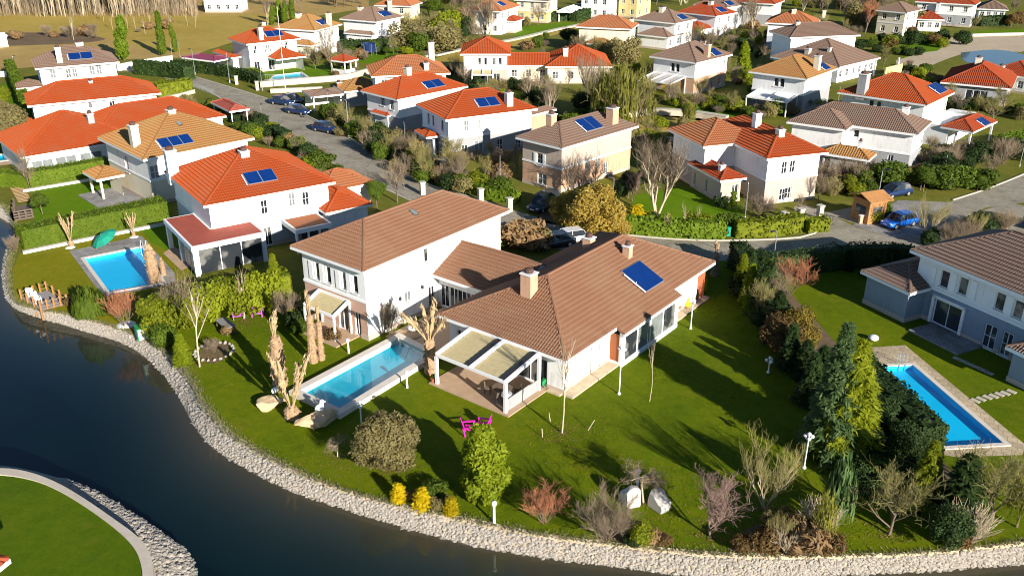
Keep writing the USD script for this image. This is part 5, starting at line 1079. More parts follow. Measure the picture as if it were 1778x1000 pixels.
def vbox(name, mat, x0, y0, z0, x1, y1, z1, parent):
    P = Polygon([V.world(x, y)[:2] for x, y in ((x0, y0), (x1, y0), (x1, y1), (x0, y1))]); return out(name, MB().prism(P, z0, z1), M[mat], parent)
pool('left', 'blue swimming pool in a grey paved deck beside the bright red-roofed house', 'pool_blue', .35, ladder=(250, 432))
pool('right', 'large bright blue swimming pool with a sandstone deck beside the shaded house', 'pool_blue', .35, ladder=(1566, 633))
pool('small', 'small pale pool in the garden of the red-roofed house at upper left', 'pool_tile', .4)
pool('edge', 'pool corner at the left edge in front of the long orange-roofed house', 'pool_tile', .4)
sheet('pool_terrace', 'grey_paving', [(120, 436), (180, 517), (306, 492), (303, 474), (246, 410)], 6)
sheet('pool_terrace', 'pool_deck', [(1471, 606), (1571.6, 599.6), (1780, 772), (1775, 790), (1663, 794), (1640, 790)], 6)
sheet('pool_terrace', 'paving', [(283, 440), (302, 428), (350, 455), (315, 470)], 7)
sheet('pool_terrace', 'paving', [(0, 280), (32, 279), (34, 284), (0, 288)], 6)
sheet('flower_bed', 'soil', [(1290, 480), (1335, 470), (1420, 560), (1490, 640), (1560, 720), (1640, 800), (1720, 905), (1690, 935), (1610, 880), (1530, 800), (1440, 790), (1380, 640)], 4, soft=2)
sheet('flower_bed', 'soil', [(1040, 935), (1060, 915), (1110, 918), (1170, 930), (1165, 950), (1100, 945)], 4, soft=2)
sheet('flower_bed', 'soil', [(1265, 958), (1280, 925), (1340, 900), (1460, 930), (1465, 962), (1400, 962)], 4, soft=2)
sheet('flower_bed', 'soil', [(345, 620), (352, 600), (372, 590), (395, 596), (402, 612), (385, 628), (360, 632)], 4, soft=2)
sheet('flower_bed', 'soil', [(630, 790), (660, 775), (700, 780), (722, 800), (690, 818), (650, 815)], 4, soft=2)
sheet('flower_bed', 'soil', [(930, 385), (960, 330), (1090, 370), (1280, 395), (1285, 412), (1060, 400), (980, 392)], 3, soft=1)

def zat(px, py, top):
    g = G(px, py); d = ray(px, top); return CAM_H + d[2] / d[1] * g[1]
NOM = dict(bare_tree=7.6, olive_bare_tree=6.6, fan_tree=6.2, purple_tree=5.4, slender_tree=9.6, poplar=21, big_bare_tree=10.5, rusty_bare_tree=11.5, bare_shrub=2.5, red_shrub=2.3, dry_grass=1.5, flat_bare_tree=3.3, green_shrub=1.7, dark_shrub=1.7, lime_shrub=1.7, olive_shrub=1.9,
           rust_shrub=1.7, dry_shrub=1.7, olive_ball=3.7, yellow_cypress=1.5, bush_pine=5.6, leafy_tree=5.7, dark_tree=5.8, golden_tree=5.6, gold_olive_tree=5.4, rusty_tree=4.9, yellow_green_conifer=8, blue_cedar=10.5, dark_conifer=7.5, green_conifer=7, column_cypress=9.4, willow=9, weeping_tree=4.2, parasol_weeper=2.3,
           topiary_tree=2.5, wrapped_palm=5.3, pruned_palm=3.2, pool_palm=3.5, bare_palm=3.0)
def px_plant(key, px, by, ty, label, cat, group=None, wide=1.0, name=None, **k):
    return plant(key, G(px, by), label, cat, max(.25, zat(px, by, ty) / NOM[key]), group, name, wide, **k)
PN = dict(bare_tree='bare_tree', olive_bare_tree='bare_tree', fan_tree='bare_tree', purple_tree='bare_tree', slender_tree='bare_tree', big_bare_tree='bare_tree', flat_bare_tree='bare_tree', rusty_bare_tree='bare_tree', olive_ball='shrub', yellow_cypress='dwarf_cypress', bush_pine='pine_tree',
          golden_tree='golden_tree', gold_olive_tree='tree', blue_cedar='cedar_tree', dark_conifer='conifer', green_conifer='conifer', yellow_green_conifer='conifer', column_cypress='cypress_tree', willow='willow_tree', weeping_tree='weeping_tree', parasol_weeper='weeping_tree', wrapped_palm='wrapped_palm', pruned_palm='wrapped_palm',
          pool_palm='wrapped_palm', bare_palm='wrapped_palm', leafy_tree='tree', dark_tree='evergreen_tree', rusty_tree='tree')
CT = {'shrub': 'shrub'}
def P1(key, px, by, ty, label, cat=None, wide=1.0, group=None):
    n = PN.get(key, key); return px_plant(key, px, by, ty, label, cat or ('shrub' if 'shrub' in n or n == 'dwarf_cypress' else 'tree'), group, wide, name=n)
def many(key, pts, label, group, cat=None, wide=1.0):
    o = sorted(range(len(pts)), key=lambda i: pts[i][0]); n = len(pts)
    for i, q in enumerate(pts):
        k = o.index(i); w = ORD[n][k] if n < 7 else None
        P1(key, q[0], q[1], q[2], f'{label}, {w}' if w else label, cat, q[3] if len(q) > 3 else wide, group)
ORD = {1: [None], 2: ['left one', 'right one'], 3: ['left one', 'middle one', 'right one'], 4: ['leftmost', 'second from left', 'third from left', 'rightmost'], 5: ['leftmost', 'second from left', 'middle one', 'second from right', 'rightmost'],
       6: ['leftmost', 'second from left', 'third from left', 'third from right', 'second from right', 'rightmost']}
import re
ADJ = dict(green_shrub='green', dark_shrub='dark green', olive_shrub='olive-tan', lime_shrub='lime green', bare_shrub='leafless', dry_shrub='dry brown', rust_shrub='rusty', bare_tree='grey leafless', olive_bare_tree='olive-twigged leafless', leafy_tree='leafy green', dark_tree='dark evergreen', big_bare_tree='large leafless', rusty_tree='rusty-leaved', willow='drooping yellow-green')
def row(keys, line, n, hr, label, group, spread=.6, seed=1, wide=1.0, cat='shrub'):
    """n plants strewn along a line of the photograph; hr: heights in metres. Each is named after its own kind."""
    r = np.random.default_rng(seed); L = LineString(GG(line)); todo = {}
    rest = re.sub(r'^.*?(shrub|bush|tree)', '', label, count=1); place = re.sub(r'^.*?(shrubs|bushes|trees)', '', group, count=1)
    for i in range(n):
        p = np.array(L.interpolate((i + r.random()) / n, normalized=True).coords[0]) + r.normal(0, spread, 2); k = keys[r.integers(len(keys))]
        h = r.uniform(*hr); todo.setdefault((k, 'tree' if h > 2.8 else 'bush'), []).append((p, h, wide * r.uniform(.85, 1.25)))
    for (k, noun), it in todo.items():
        it.sort(key=lambda q: q[0][0] / q[0][1]); m_ = len(it)
        for j, (p, h, w) in enumerate(it):
            l = f'{ADJ[k]} {noun}{rest}'; o = ORD[m_][j] if m_ < 7 else None
            if o and len((l + o).split()) < 16: l += ', ' + o
            plant(k, (*p, 0), l, noun if noun == 'tree' else 'shrub', h / NOM[k], f"{ADJ[k]} {'trees' if noun == 'tree' else 'bushes'}{place}", PN.get(k, k), w)

# villa garden
P1('bush_pine', 843, 861, 733, 'bright yellow-green bushy pine on the lakeside lawn', wide=1.0)
P1('olive_ball', 676, 812, 722, 'large round grey-olive shrub beside the pool lamp', wide=1.0)
P1('yellow_cypress', 692, 869, 841, 'small yellow dwarf cypress, leftmost of the three by the bank', wide=1.3)
P1('yellow_cypress', 733, 880, 849, 'small yellow dwarf cypress, middle one of the three by the bank', wide=1.4)
P1('yellow_cypress', 783, 891, 865, 'small yellow dwarf cypress, rightmost of the three by the bank', wide=1.4)
P1('green_shrub', 757, 862, 838, 'low round green shrub behind the yellow dwarf cypresses', wide=1.3); P1('olive_shrub', 762, 882, 862, 'small olive shrub between two yellow dwarf cypresses')
P1('dry_shrub', 776, 876, 862, 'tiny pale shrub beside the rightmost yellow dwarf cypress'); P1('dry_shrub', 715, 865, 850, 'tiny brownish shrub between the left and middle yellow cypresses')
P1('flat_bare_tree', 586, 793, 748, 'small round-headed bare tree left of the big olive shrub'); P1('red_shrub', 946, 907, 852, 'reddish bare shrub on a short stem near the lake bank', wide=1.3)
P1('bare_shrub', 1053, 936, 866, 'grey bare shrub at the bank below the two covered garden chairs', wide=1.2); P1('flat_bare_tree', 1117, 872, 795, 'flat-topped bare tree between the two covered garden chairs', wide=1.15)
P1('slender_tree', 976, 752, 562, 'slender bare tree with a pale trunk in front of the villa corner', wide=.75); P1('slender_tree', 1128, 697, 560, 'thin pale leaning trunk on the lawn beside the glazed bay', wide=.45)
P1('purple_tree', 1233, 932, 828, 'broad bare tree with purple-tipped twigs on the front lawn', wide=1.35); P1('fan_tree', 1328, 882, 770, 'fan-shaped bare tree with several pale stems on the front lawn', wide=1.1)
P1('olive_bare_tree', 1544, 928, 795, 'grey many-branched bare tree leaning right near the lower right bank', wide=1.15); P1('weeping_tree', 1450, 908, 805, 'weeping blue-green tree above the brown shrubs on the bank', wide=.8)
P1('willow', 1425, 948, 850, 'yellowish drooping shrub beside the brown mound on the bank', wide=.75)
for i, (x, b, t, k, l) in enumerate(((1285, 955, 928, 'rust_shrub', 'orange-brown round shrub at the left end of the bank planting'), (1325, 955, 915, 'rust_shrub', 'rusty shrub second from the left in the bank planting'), (1352, 950, 895, 'fan_tree', 'small pale bare sapling among the rusty bank shrubs'),
        (1395, 955, 900, 'dry_shrub', 'pale straw-coloured mound in the bank planting'), (1440, 958, 922, 'rust_shrub', 'reddish brown shrub at the right end of the bank planting'), (1365, 958, 925, 'dry_grass', 'tuft of dry reddish grass in front of the straw mound'),
        (1420, 930, 885, 'dry_grass', 'tall tuft of dry grass behind the straw mound'), (1345, 915, 880, 'olive_shrub', 'olive shrub behind the rusty bank shrubs'),
        (1112, 940, 905, 'lime_shrub', 'green-yellow shrub in the bank bed below the covered chairs'), (1082, 935, 905, 'bare_shrub', 'low dark bare shrub in the bank bed below the covered chairs'), (1154, 945, 925, 'rust_shrub', 'small rusty shrub at the right end of the bank bed'), (1132, 942, 918, 'dry_shrub', 'small brown shrub in the middle of the bank bed'), (1098, 945, 922, 'dark_shrub', 'small dark shrub in the bank bed'))):
    P1(k, x, b, t, l)
P1('blue_cedar', 1436, 790, 560, 'tall blue-green cedar beside the right-hand hedge', wide=.95); P1('yellow_green_conifer', 1462, 790, 590, 'yellow-green conifer growing against the blue-green cedar', wide=1.1)
P1('gold_olive_tree', 1378, 612, 530, 'bushy tree with rusty gold leaves beside the cedar top', wide=.9); P1('rusty_tree', 1352, 620, 548, 'olive-brown leafy tree left of the rusty gold tree')
P1('lime_shrub', 1393, 622, 600, 'small bright lime shrub under the rusty gold tree'); P1('yellow_green_conifer', 1600, 880, 765, 'bushy yellow-green conifer at the near end of the right-hand pool'); P1('dark_conifer', 1660, 905, 790, 'dark broad conifer right of the yellow-green one by the pool', wide=1.5)
P1('dark_tree', 1642, 955, 885, 'dark green shrub on the bank at the lower right', wide=1.1); P1('dry_grass', 1675, 945, 895, 'tuft of brown grass beside the dark bank shrub'); P1('rust_shrub', 1660, 948, 915, 'small rusty shrub beside the dark bank shrub')
P1('olive_bare_tree', 1724, 902, 780, 'bare tree with hanging tan twigs below the right-hand pool', wide=1.4); P1('willow', 1765, 915, 820, 'tan drooping tree at the lower right edge', wide=.9); P1('olive_bare_tree', 1760, 880, 790, 'bare olive-tan tree at the right edge below the pool', wide=1.2)
P1('red_shrub', 1372, 510, 450, 'bare tree with red twigs in the shade beside the golden tree', 'tree'); P1('bare_tree', 1345, 545, 470, 'grey bare tree left of the red-twigged one'); P1('olive_bare_tree', 1325, 560, 480, 'olive-twigged bare tree over the dark hedge')
P1('yellow_green_conifer', 1285, 510, 440, 'conifer with lit yellow-green top at the road end of the right-hand hedge', wide=1.0); P1('green_conifer', 1300, 528, 458, 'green conifer next in the row from the road end of the hedge', wide=1.2); P1('dark_conifer', 1316, 548, 475, 'dark conifer third in the row from the road end of the hedge', wide=1.2)
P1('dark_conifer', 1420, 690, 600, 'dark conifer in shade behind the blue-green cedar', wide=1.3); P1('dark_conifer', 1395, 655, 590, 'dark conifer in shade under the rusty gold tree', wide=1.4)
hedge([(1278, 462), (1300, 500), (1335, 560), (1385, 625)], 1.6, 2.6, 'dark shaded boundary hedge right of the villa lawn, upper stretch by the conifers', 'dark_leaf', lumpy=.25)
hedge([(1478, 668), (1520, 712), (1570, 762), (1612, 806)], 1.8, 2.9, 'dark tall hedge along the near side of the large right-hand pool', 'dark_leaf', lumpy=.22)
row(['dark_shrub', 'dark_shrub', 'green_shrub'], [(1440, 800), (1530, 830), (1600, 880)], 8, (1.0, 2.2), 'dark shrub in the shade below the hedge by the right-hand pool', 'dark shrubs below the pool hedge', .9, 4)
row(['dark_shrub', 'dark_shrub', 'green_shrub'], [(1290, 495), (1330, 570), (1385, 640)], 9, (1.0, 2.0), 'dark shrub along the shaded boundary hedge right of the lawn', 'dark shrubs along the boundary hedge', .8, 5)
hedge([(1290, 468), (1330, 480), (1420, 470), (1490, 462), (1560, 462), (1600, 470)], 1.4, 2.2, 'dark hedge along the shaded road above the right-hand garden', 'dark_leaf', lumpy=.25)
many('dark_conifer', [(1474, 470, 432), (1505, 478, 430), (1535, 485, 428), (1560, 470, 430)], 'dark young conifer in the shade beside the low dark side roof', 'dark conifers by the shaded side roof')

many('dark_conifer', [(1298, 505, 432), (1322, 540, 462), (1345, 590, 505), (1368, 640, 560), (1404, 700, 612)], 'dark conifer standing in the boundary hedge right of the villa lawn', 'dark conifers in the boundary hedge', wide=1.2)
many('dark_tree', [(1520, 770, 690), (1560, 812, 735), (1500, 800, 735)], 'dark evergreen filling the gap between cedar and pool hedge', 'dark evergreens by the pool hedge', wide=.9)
# wrapped palms
P1('wrapped_palm', 487, 668, 543, 'tallest wrapped palm with a thick orange-brown trunk left of the pool', wide=1.25); P1('wrapped_palm', 545, 628, 508, 'left one of the two close wrapped palms by the villa porch', wide=.8); P1('wrapped_palm', 559, 624, 527, 'right one of the two close wrapped palms by the villa porch', wide=.75)
P1('pruned_palm', 508, 725, 622, 'clump of pruned wrapped palm stems at the left pool corner'); P1('pool_palm', 747, 648, 535, 'wrapped palm with spread stalks at the pergola end of the pool', wide=1.1)
P1('pruned_palm', 124, 428, 374, 'wrapped palm stems before the broad hedge, left one', wide=.7); P1('pruned_palm', 232, 410, 372, 'wrapped palm stems before the broad hedge, right one', wide=.7); P1('bare_palm', 268, 490, 425, 'frayed palm trunk at the pool side of the left pool'); P1('bare_palm', 284, 478, 448, 'shorter frayed palm trunk beside the left pool')
P1('bare_shrub', 677, 582, 524, 'bare branching shrub against the white villa wall', wide=.6)

# left garden
hedge([(258, 582), (300, 562), (360, 548), (430, 536), (505, 522)], 2.0, 2.9, 'loose yellow-green hedge between the villa garden and the left pool', 'bright_hedge', lumpy=.35, dens=42)
many('lime_shrub', [(285, 583, 525), (325, 570, 505), (372, 556, 488), (408, 548, 482), (452, 540, 470)], 'tall lime-coloured bush standing out of the loose yellow-green hedge', 'lime bushes in the loose hedge', wide=.8)
P1('yellow_green_conifer', 482, 528, 440, 'feathery yellow-green conifer at the villa end of the loose hedge', wide=.75); P1('slender_tree', 425, 552, 455, 'slender bare tree rising from the loose hedge'); P1('slender_tree', 347, 637, 462, 'tall white-stemmed bare tree at the stone ring')
P1('bare_tree', 322, 560, 462, 'bare grey tree rising from the left part of the loose hedge'); P1('green_conifer', 318, 632, 580, 'dense green conifer bush beside the white-stemmed tree', wide=1.4); P1('green_shrub', 285, 600, 560, 'green shrub left of the dense conifer bush')
P1('red_shrub', 218, 566, 510, 'bare reddish-brown shrub in a pale mulch ring on the left lawn'); P1('parasol_weeper', 158, 546, 508, 'umbrella-shaped weeping tree near the wooden deck', wide=1.1); P1('rust_shrub', 127, 532, 512, 'small orange-red bush beside the wooden deck')
P1('dark_shrub', 515, 568, 535, 'dark low shrub behind the two close palms'); P1('bare_shrub', 500, 555, 510, 'dark bare shrub near the violet chairs'); P1('green_shrub', 520, 580, 555, 'low green shrub behind the two close palms'); P1('lime_shrub', 508, 555, 530, 'lime shrub in the bed at the villa side of the lawn')
P1('dry_shrub', 395, 580, 562, 'dry brown shrub beside the dark garden table'); P1('bare_shrub', 372, 612, 588, 'withered shrub inside the stone ring'); P1('orange_x' if False else 'rust_shrub', 578, 590, 568, 'orange potted plant on the small villa porch'); 
hedge([(39, 432), (100, 418), (200, 397), (288, 378)], 2.4, 2.3, 'broad clipped bright green hedge above the left pool lawn', 'hedge_leaf', lumpy=.05, dens=40, size=.14)
hedge([(52, 326), (120, 315), (190, 302)], 1.8, 2.2, 'narrower clipped green hedge behind the vivid lawn', 'hedge_leaf', lumpy=.06, dens=36, size=.15)
hedge([(-20, 320), (20, 322), (54, 326)], 1.8, 1.8, 'loose olive hedge at the left edge before the long orange-roofed house', 'hedge_leaf', lumpy=.3)
hedge([(20, 128), (34, 165), (52, 206)], 1.6, 2.8, 'tall narrow clipped hedge left of the wide orange-roofed house', 'hedge_leaf', lumpy=.08, dens=9, size=.32)
hedge([(240, 128), (300, 134), (330, 140)], 2.2, 2.6, 'dark green hedge behind the clipped hedge block near the road', 'dark_leaf', dens=8, size=.36); hedge([(272, 168), (332, 160)], 2.4, 2.4, 'yellow-green hedge block beside the upper road', 'bright_hedge', dens=9, size=.36)
hedge([(303, 122), (360, 128), (420, 138), (455, 148)], 1.4, 2.0, 'dark hedge along the upper road before the red-roofed garden house', 'dark_leaf', dens=8, size=.36); hedge([(420, 138), (440, 132), (452, 140)], 1.2, 1.6, 'short light hedge beside the small pale pool', 'hedge_leaf', dens=8, size=.36)
P1('olive_ball', 15, 250, 180, 'huge tan-olive bush at the left edge', wide=1.2); P1('olive_ball', -10, 225, 170, 'second tan-olive bush cut by the left edge'); many('lime_shrub', [(8, 170, 150), (2, 185, 160)], 'bright lime shrub behind the tan-olive bush at the left edge', 'lime shrubs at the left edge')
P1('bare_tree', 52, 330, 255, 'bare tree at the lake end of the narrower hedge', wide=.7); P1('leafy_tree', 74, 372, 335, 'small leafy tree beside the wooden lake pier'); P1('dry_shrub', 15, 318, 295, 'brownish shrub at the left edge by the lake'); P1('bare_shrub', 24, 436, 410, 'bare shrub on the bank by the broad hedge')
P1('column_cypress', 217, 105, 33, 'broad dense evergreen column at the meadow edge', wide=1.0); P1('column_cypress', 283, 97, 24, 'narrow tall evergreen column at the meadow, left of a smaller one', wide=.62); P1('column_cypress', 304, 92, 42, 'smaller narrow evergreen column beside the tall one', wide=.6)
row(['green_shrub', 'dark_shrub', 'lime_shrub', 'bare_shrub'], [(395, 195), (440, 218), (470, 240), (520, 268), (560, 290), (590, 300)], 26, (1.0, 2.6), 'shrub in the strip between the left houses and the long road', 'shrubs on the near side of the long road', 1.1, 8)
row(['dark_shrub', 'green_shrub', 'olive_shrub'], [(335, 190), (380, 205), (430, 230)], 10, (1.0, 2.0), 'shrub around the small red garden roof behind the tan-roofed house', 'shrubs around the small red garden roof', 1.2, 9)
hedge([(478, 238), (500, 250)], 1.5, 1.8, 'short clipped hedge block at the near road edge', 'dark_leaf', dens=12, size=.3)

# planting on the far side of the long road and round the middle houses
row(['green_shrub', 'olive_shrub', 'dark_shrub', 'bare_shrub', 'olive_shrub'], [(560, 205), (600, 222), (640, 248), (668, 268), (700, 290), (740, 312), (790, 320), (850, 342)], 40, (1.2, 3.2), 'mixed shrub on the far verge of the long road', 'shrubs on the far verge of the long road', 1.3, 11)
many('olive_bare_tree', [(605, 226, 178), (640, 250, 200), (672, 275, 228), (742, 318, 262), (735, 300, 250), (705, 285, 250)], 'olive-twigged bare tree on the far verge of the long road', 'bare trees on the far verge of the long road')
many('bare_tree', [(645, 345, 300), (690, 352, 268), (703, 330, 280), (800, 330, 282)], 'bare garden tree where the long road reaches the villa roof', 'bare trees between road and villa roof')
P1('leafy_tree', 655, 365, 312, 'small tree with greenish yellow leaves casting shade on the small red roof', wide=.8); P1('lime_shrub', 830, 330, 296, 'large lime bush beside the pair of red-roofed houses', wide=1.2)
hedge([(800, 325), (850, 345), (900, 352)], 1.4, 1.4, 'sloping green hedge left of the parked dark van', 'hedge_leaf', dens=16, size=.26); P1('dry_shrub', 905, 428, 380, 'pale tan bush in the corner behind the villa link', wide=1.5); P1('lime_shrub', 870, 428, 408, 'small lime bush at the far end of the white wing'); P1('olive_shrub', 930, 425, 388, 'olive-tan bush right of the pale tan one', wide=1.2)
P1('golden_tree', 1030, 405, 322, 'golden-leaved tree at the roadside in front of the pinkish house', wide=1.1); P1('golden_tree', 985, 385, 335, 'smaller golden bush left of the golden tree', wide=1.2); P1('golden_tree', 1065, 408, 362, 'low golden bush right of the golden tree', wide=1.1); P1('yellow_cypress', 1103, 396, 358, 'bright yellow conifer right of the golden tree', wide=1.5)
P1('lime_shrub', 1010, 408, 385, 'lime bush at the foot of the golden tree'); P1('big_bare_tree', 1140, 378, 248, 'large pale many-stemmed bare tree at the roadside'); P1('purple_tree', 1098, 350, 295, 'greyish bare tree in the shade behind the large pale one'); many('dark_tree', [(1090, 345, 300), (1120, 330, 290), (1075, 352, 315)], 'dark evergreen behind the large pale bare tree', 'dark evergreens behind the large bare tree')
many('bare_tree', [(995, 345, 268), (1030, 350, 262), (1010, 330, 285)], 'thin bare tree in front of the pinkish house', 'bare trees before the pinkish house', wide=.8)
hedge([(1075, 402), (1130, 408), (1200, 412), (1258, 412)], 1.3, 1.9, 'long clipped green hedge on the far side of the road above the villa roof', 'hedge_leaf', dens=16, size=.26, lumpy=.15); hedge([(1275, 410), (1340, 408), (1390, 398)], 1.5, 1.8, 'green hedge in front of the stepped red house', 'bright_hedge', dens=16, size=.26, lumpy=.15)
row(['green_shrub', 'dark_shrub', 'lime_shrub'], [(1080, 395), (1180, 402), (1260, 405)], 14, (1.0, 2.2), 'shrub behind the long clipped roadside hedge', 'shrubs behind the roadside hedge', .7, 12); many('slender_tree', [(1185, 408, 345), (1210, 400, 350), (1155, 412, 360)], 'young slender bare tree in the roadside hedge', 'slender trees in the roadside hedge')
P1('topiary_tree', 1272, 362, 332, 'tiered topiary tree beside the porch of the stepped red house', wide=1.2); P1('dark_shrub', 1252, 360, 338, 'dark small tree left of the tiered topiary'); P1('bare_shrub', 1318, 378, 342, 'grey spiky shrub at the wall of the stepped red house', wide=1.3); P1('bare_tree', 1385, 378, 333, 'small bare garden tree before the beige wall', wide=.9); P1('green_shrub', 1362, 388, 366, 'round green shrub at the beige wall of the stepped red house')
P1('lime_shrub', 1378, 392, 372, 'yellowish shrub at the drive of the stepped red house'); hedge([(1398, 402), (1432, 398)], 1.6, 1.4, 'short yellow-green hedge on the traffic island at the drive', 'bright_hedge', dens=16, size=.26, lumpy=.2)
row(['olive_shrub', 'bare_shrub', 'green_shrub', 'olive_bare_tree'], [(1412, 320), (1450, 330), (1480, 325), (1520, 310)], 14, (1.5, 3.6), 'shrub in the dark garden between the two stepped houses', 'shrubs between the two stepped houses', 1.0, 13); P1('bare_tree', 1420, 352, 300, 'bare tree between the two stepped houses'); P1('slender_tree', 1446, 338, 300, 'pale slender tree left of the wooden kiosk')
row(['green_shrub', 'leafy_tree', 'green_shrub', 'dark_shrub'], [(1595, 322), (1625, 330), (1660, 332), (1700, 322)], 14, (1.6, 3.6), 'green bush in the dense planting along the right cross road', 'bushes along the right cross road', .9, 14); row(['dark_shrub', 'dark_tree', 'bare_shrub'], [(1590, 300), (1650, 290), (1720, 280), (1778, 285)], 16, (1.5, 3.4), 'dark bush behind the planting of the right cross road', 'dark bushes behind the right cross road', 1.6, 15)
hedge([(1736, 262), (1790, 250)], 2.5, 2.0, 'green hedge at the right edge above the cross road', 'hedge_leaf', dens=14, size=.28); P1('bare_tree', 1715, 320, 262, 'bare tree among the bushes at the right cross road'); P1('dry_shrub', 1650, 285, 262, 'tan bush behind the green planting'); P1('green_shrub', 1528, 378, 345, 'green bush beside the wooden kiosk'); P1('lime_shrub', 1516, 385, 358, 'lighter bush in front of the wooden kiosk')
row(['dark_shrub', 'bare_shrub', 'dark_shrub', 'bare_shrub'], [(1600, 432), (1660, 425), (1720, 408), (1778, 395)], 12, (1.2, 2.6), 'dark bush beside the shaded road above the brown roof', 'dark bushes above the shaded brown roof', .8, 16); many('fan_tree', [(1608, 412, 345), (1690, 415, 368), (1725, 405, 370), (1750, 400, 372)], 'bare sapling at the parking corner above the brown roof', 'bare saplings above the brown roof')
P1('wrapped_palm', 1240, 478, 420, 'pruned stumpy tree with three thick limbs at the villa roof end', 'tree', wide=1.5); P1('yellow_cypress', 1218, 505, 478, 'small yellow shrub at the far villa corner')

# willows, canal side and the far gardens
many('willow', [(1048, 225, 125), (1078, 232, 112), (1108, 218, 118), (1122, 225, 155)], 'tall yellow-green willow in the clump by the canal', 'willows in the canal clump'); many('olive_bare_tree', [(1062, 215, 108), (1090, 212, 112), (1100, 228, 130), (1040, 222, 130), (1070, 228, 140)], 'brownish bare tree among the canal willows', 'bare trees among the willows', wide=.9); P1('willow', 1195, 222, 175, 'small willow by the canal wall'); many('dark_tree', [(1060, 220, 165), (1045, 228, 180), (1080, 210, 170)], 'dark ivy-clad tree among the willows', 'dark trees among the willows')
many('big_bare_tree', [(1035, 215, 118), (955, 208, 140), (925, 190, 118), (1020, 195, 100)], 'bare tree left of the willow clump', 'bare trees left of the willows', wide=.8); many('dark_tree', [(925, 190, 150), (945, 198, 155), (1010, 205, 160)], 'dark shrubby tree before the long low red-roofed wing', 'dark trees before the low red wing')
row(['green_shrub', 'olive_shrub', 'bare_shrub', 'lime_shrub'], [(920, 200), (970, 212), (1030, 225), (1100, 250), (1160, 262)], 26, (1.2, 3.0), 'shrub in the wild strip between the low red wing and the willows', 'shrubs in the wild strip by the willows', 2.0, 17)
row(['olive_shrub', 'bare_shrub', 'green_shrub', 'lime_shrub'], [(1130, 180), (1190, 188), (1250, 185), (1300, 205)], 22, (1.0, 2.6), 'shrub in the garden behind the canal wall', 'shrubs behind the canal wall', 1.6, 18); P1('leafy_tree', 1195, 215, 180, 'small bright green tree at the canal wall end')
P1('dark_tree', 986, 78, 50, 'dark round evergreen at the canal wall near the yellow house', wide=1.5); P1('dark_tree', 1000, 80, 58, 'second dark evergreen against the yellow house'); row(['olive_shrub', 'willow', 'green_shrub', 'bare_tree'], [(700, 85), (760, 88), (800, 82)], 10, (3.0, 6.5), 'green-brown tree in the wild patch beside the far canal', 'trees in the wild patch by the far canal', 3.0, 19, cat='tree')
row(['olive_bare_tree', 'bare_tree', 'olive_shrub', 'lime_shrub'], [(720, 62), (760, 66), (820, 70)], 14, (3.0, 7.0), 'tree in the thicket between the far canal and the weathered red roof', 'trees in the far canal thicket', 3.0, 20, cat='tree'); many('big_bare_tree', [(850, 62, -5), (818, 60, 5)], 'large bare tree before the weathered red-roofed house', 'large bare trees before the weathered roof', wide=.8)
many('dark_tree', [(812, 70, 30), (806, 76, 45)], 'dark ivy-covered tree beside the large bare ones', 'ivy trees by the weathered roof', wide=.6); many('big_bare_tree', [(1292, 50, -12), (1306, 55, 2)], 'dark bare tree of the far pair at the top', 'far pair of bare trees', wide=.7); many('bare_tree', [(935, 45, 0), (948, 40, -5)], 'bare tree before the far yellow house', 'bare trees before the far yellow house')
P1('green_conifer', 1288, 135, 72, 'narrow pale green conifer in the shade between two houses', wide=1.2); P1('bare_tree', 1325, 110, 78, 'bare tree in the dark gap left of the mossy tan roof'); P1('bare_tree', 1268, 105, 72, 'bare tree behind the peach chimney house'); row(['dark_shrub', 'dark_tree', 'bare_shrub'], [(1230, 72), (1280, 84), (1325, 100)], 12, (1.5, 3.2), 'dark bush in the shaded gardens at the upper middle', 'dark bushes in the shaded upper gardens', 2.0, 21)
P1('rusty_bare_tree', 1502, 58, 0, 'large bare tree with rusty twigs at the top right', wide=1.0); P1('big_bare_tree', 1470, 45, -6, 'dark bare tree left of the rusty one'); P1('big_bare_tree', 1395, 20, -12, 'bare tree behind the tan roof at the top'); row(['green_shrub', 'dark_shrub', 'rust_shrub', 'lime_shrub'], [(1500, 84), (1560, 80), (1600, 78), (1640, 70)], 16, (1.5, 3.5), 'bush in the garden beside the sandy channel', 'bushes beside the sandy channel', 2.5, 22)
row(['green_shrub', 'dark_shrub'], [(1510, 90), (1560, 96), (1600, 92)], 8, (1.0, 2.2), 'low green bush in front of the channel garden', 'low bushes before the channel garden', 1.5, 23); hedge([(1700, 46), (1750, 46)], 2.2, 2.6, 'dark hedge before the low brown-roofed house at the top right', 'dark_leaf', dens=6, size=.45); many('rusty_tree', [(1755, 48, 22), (1768, 46, 20), (1580, 70, 45)], 'rusty leafed tree at the top right gardens', 'rusty trees at the top right')
hedge([(945, 38), (985, 36)], 2.0, 2.4, 'dark hedge before the far yellow house at the top', 'dark_leaf', dens=6, size=.45); hedge([(995, 38), (1020, 32)], 2.2, 2.6, 'dark hedge under the white porch at the top', 'dark_leaf', dens=6, size=.45); hedge([(1068, 16), (1100, 14)], 2.2, 2.4, 'dark hedge before the far yellow house half hidden by trees', 'dark_leaf', dens=6, size=.45)
hedge([(595, 90), (640, 92), (670, 88)], 2.4, 2.6, 'dark green hedge before the brown-roofed house at the upper middle', 'dark_leaf', dens=8, size=.4); P1('leafy_tree', 650, 92, 70, 'green tree at the upper middle hedge'); many('leafy_tree', [(690, 95, 80), (672, 98, 82)], 'small leafy tree beside the upper middle lawn', 'small trees by the upper middle lawn')
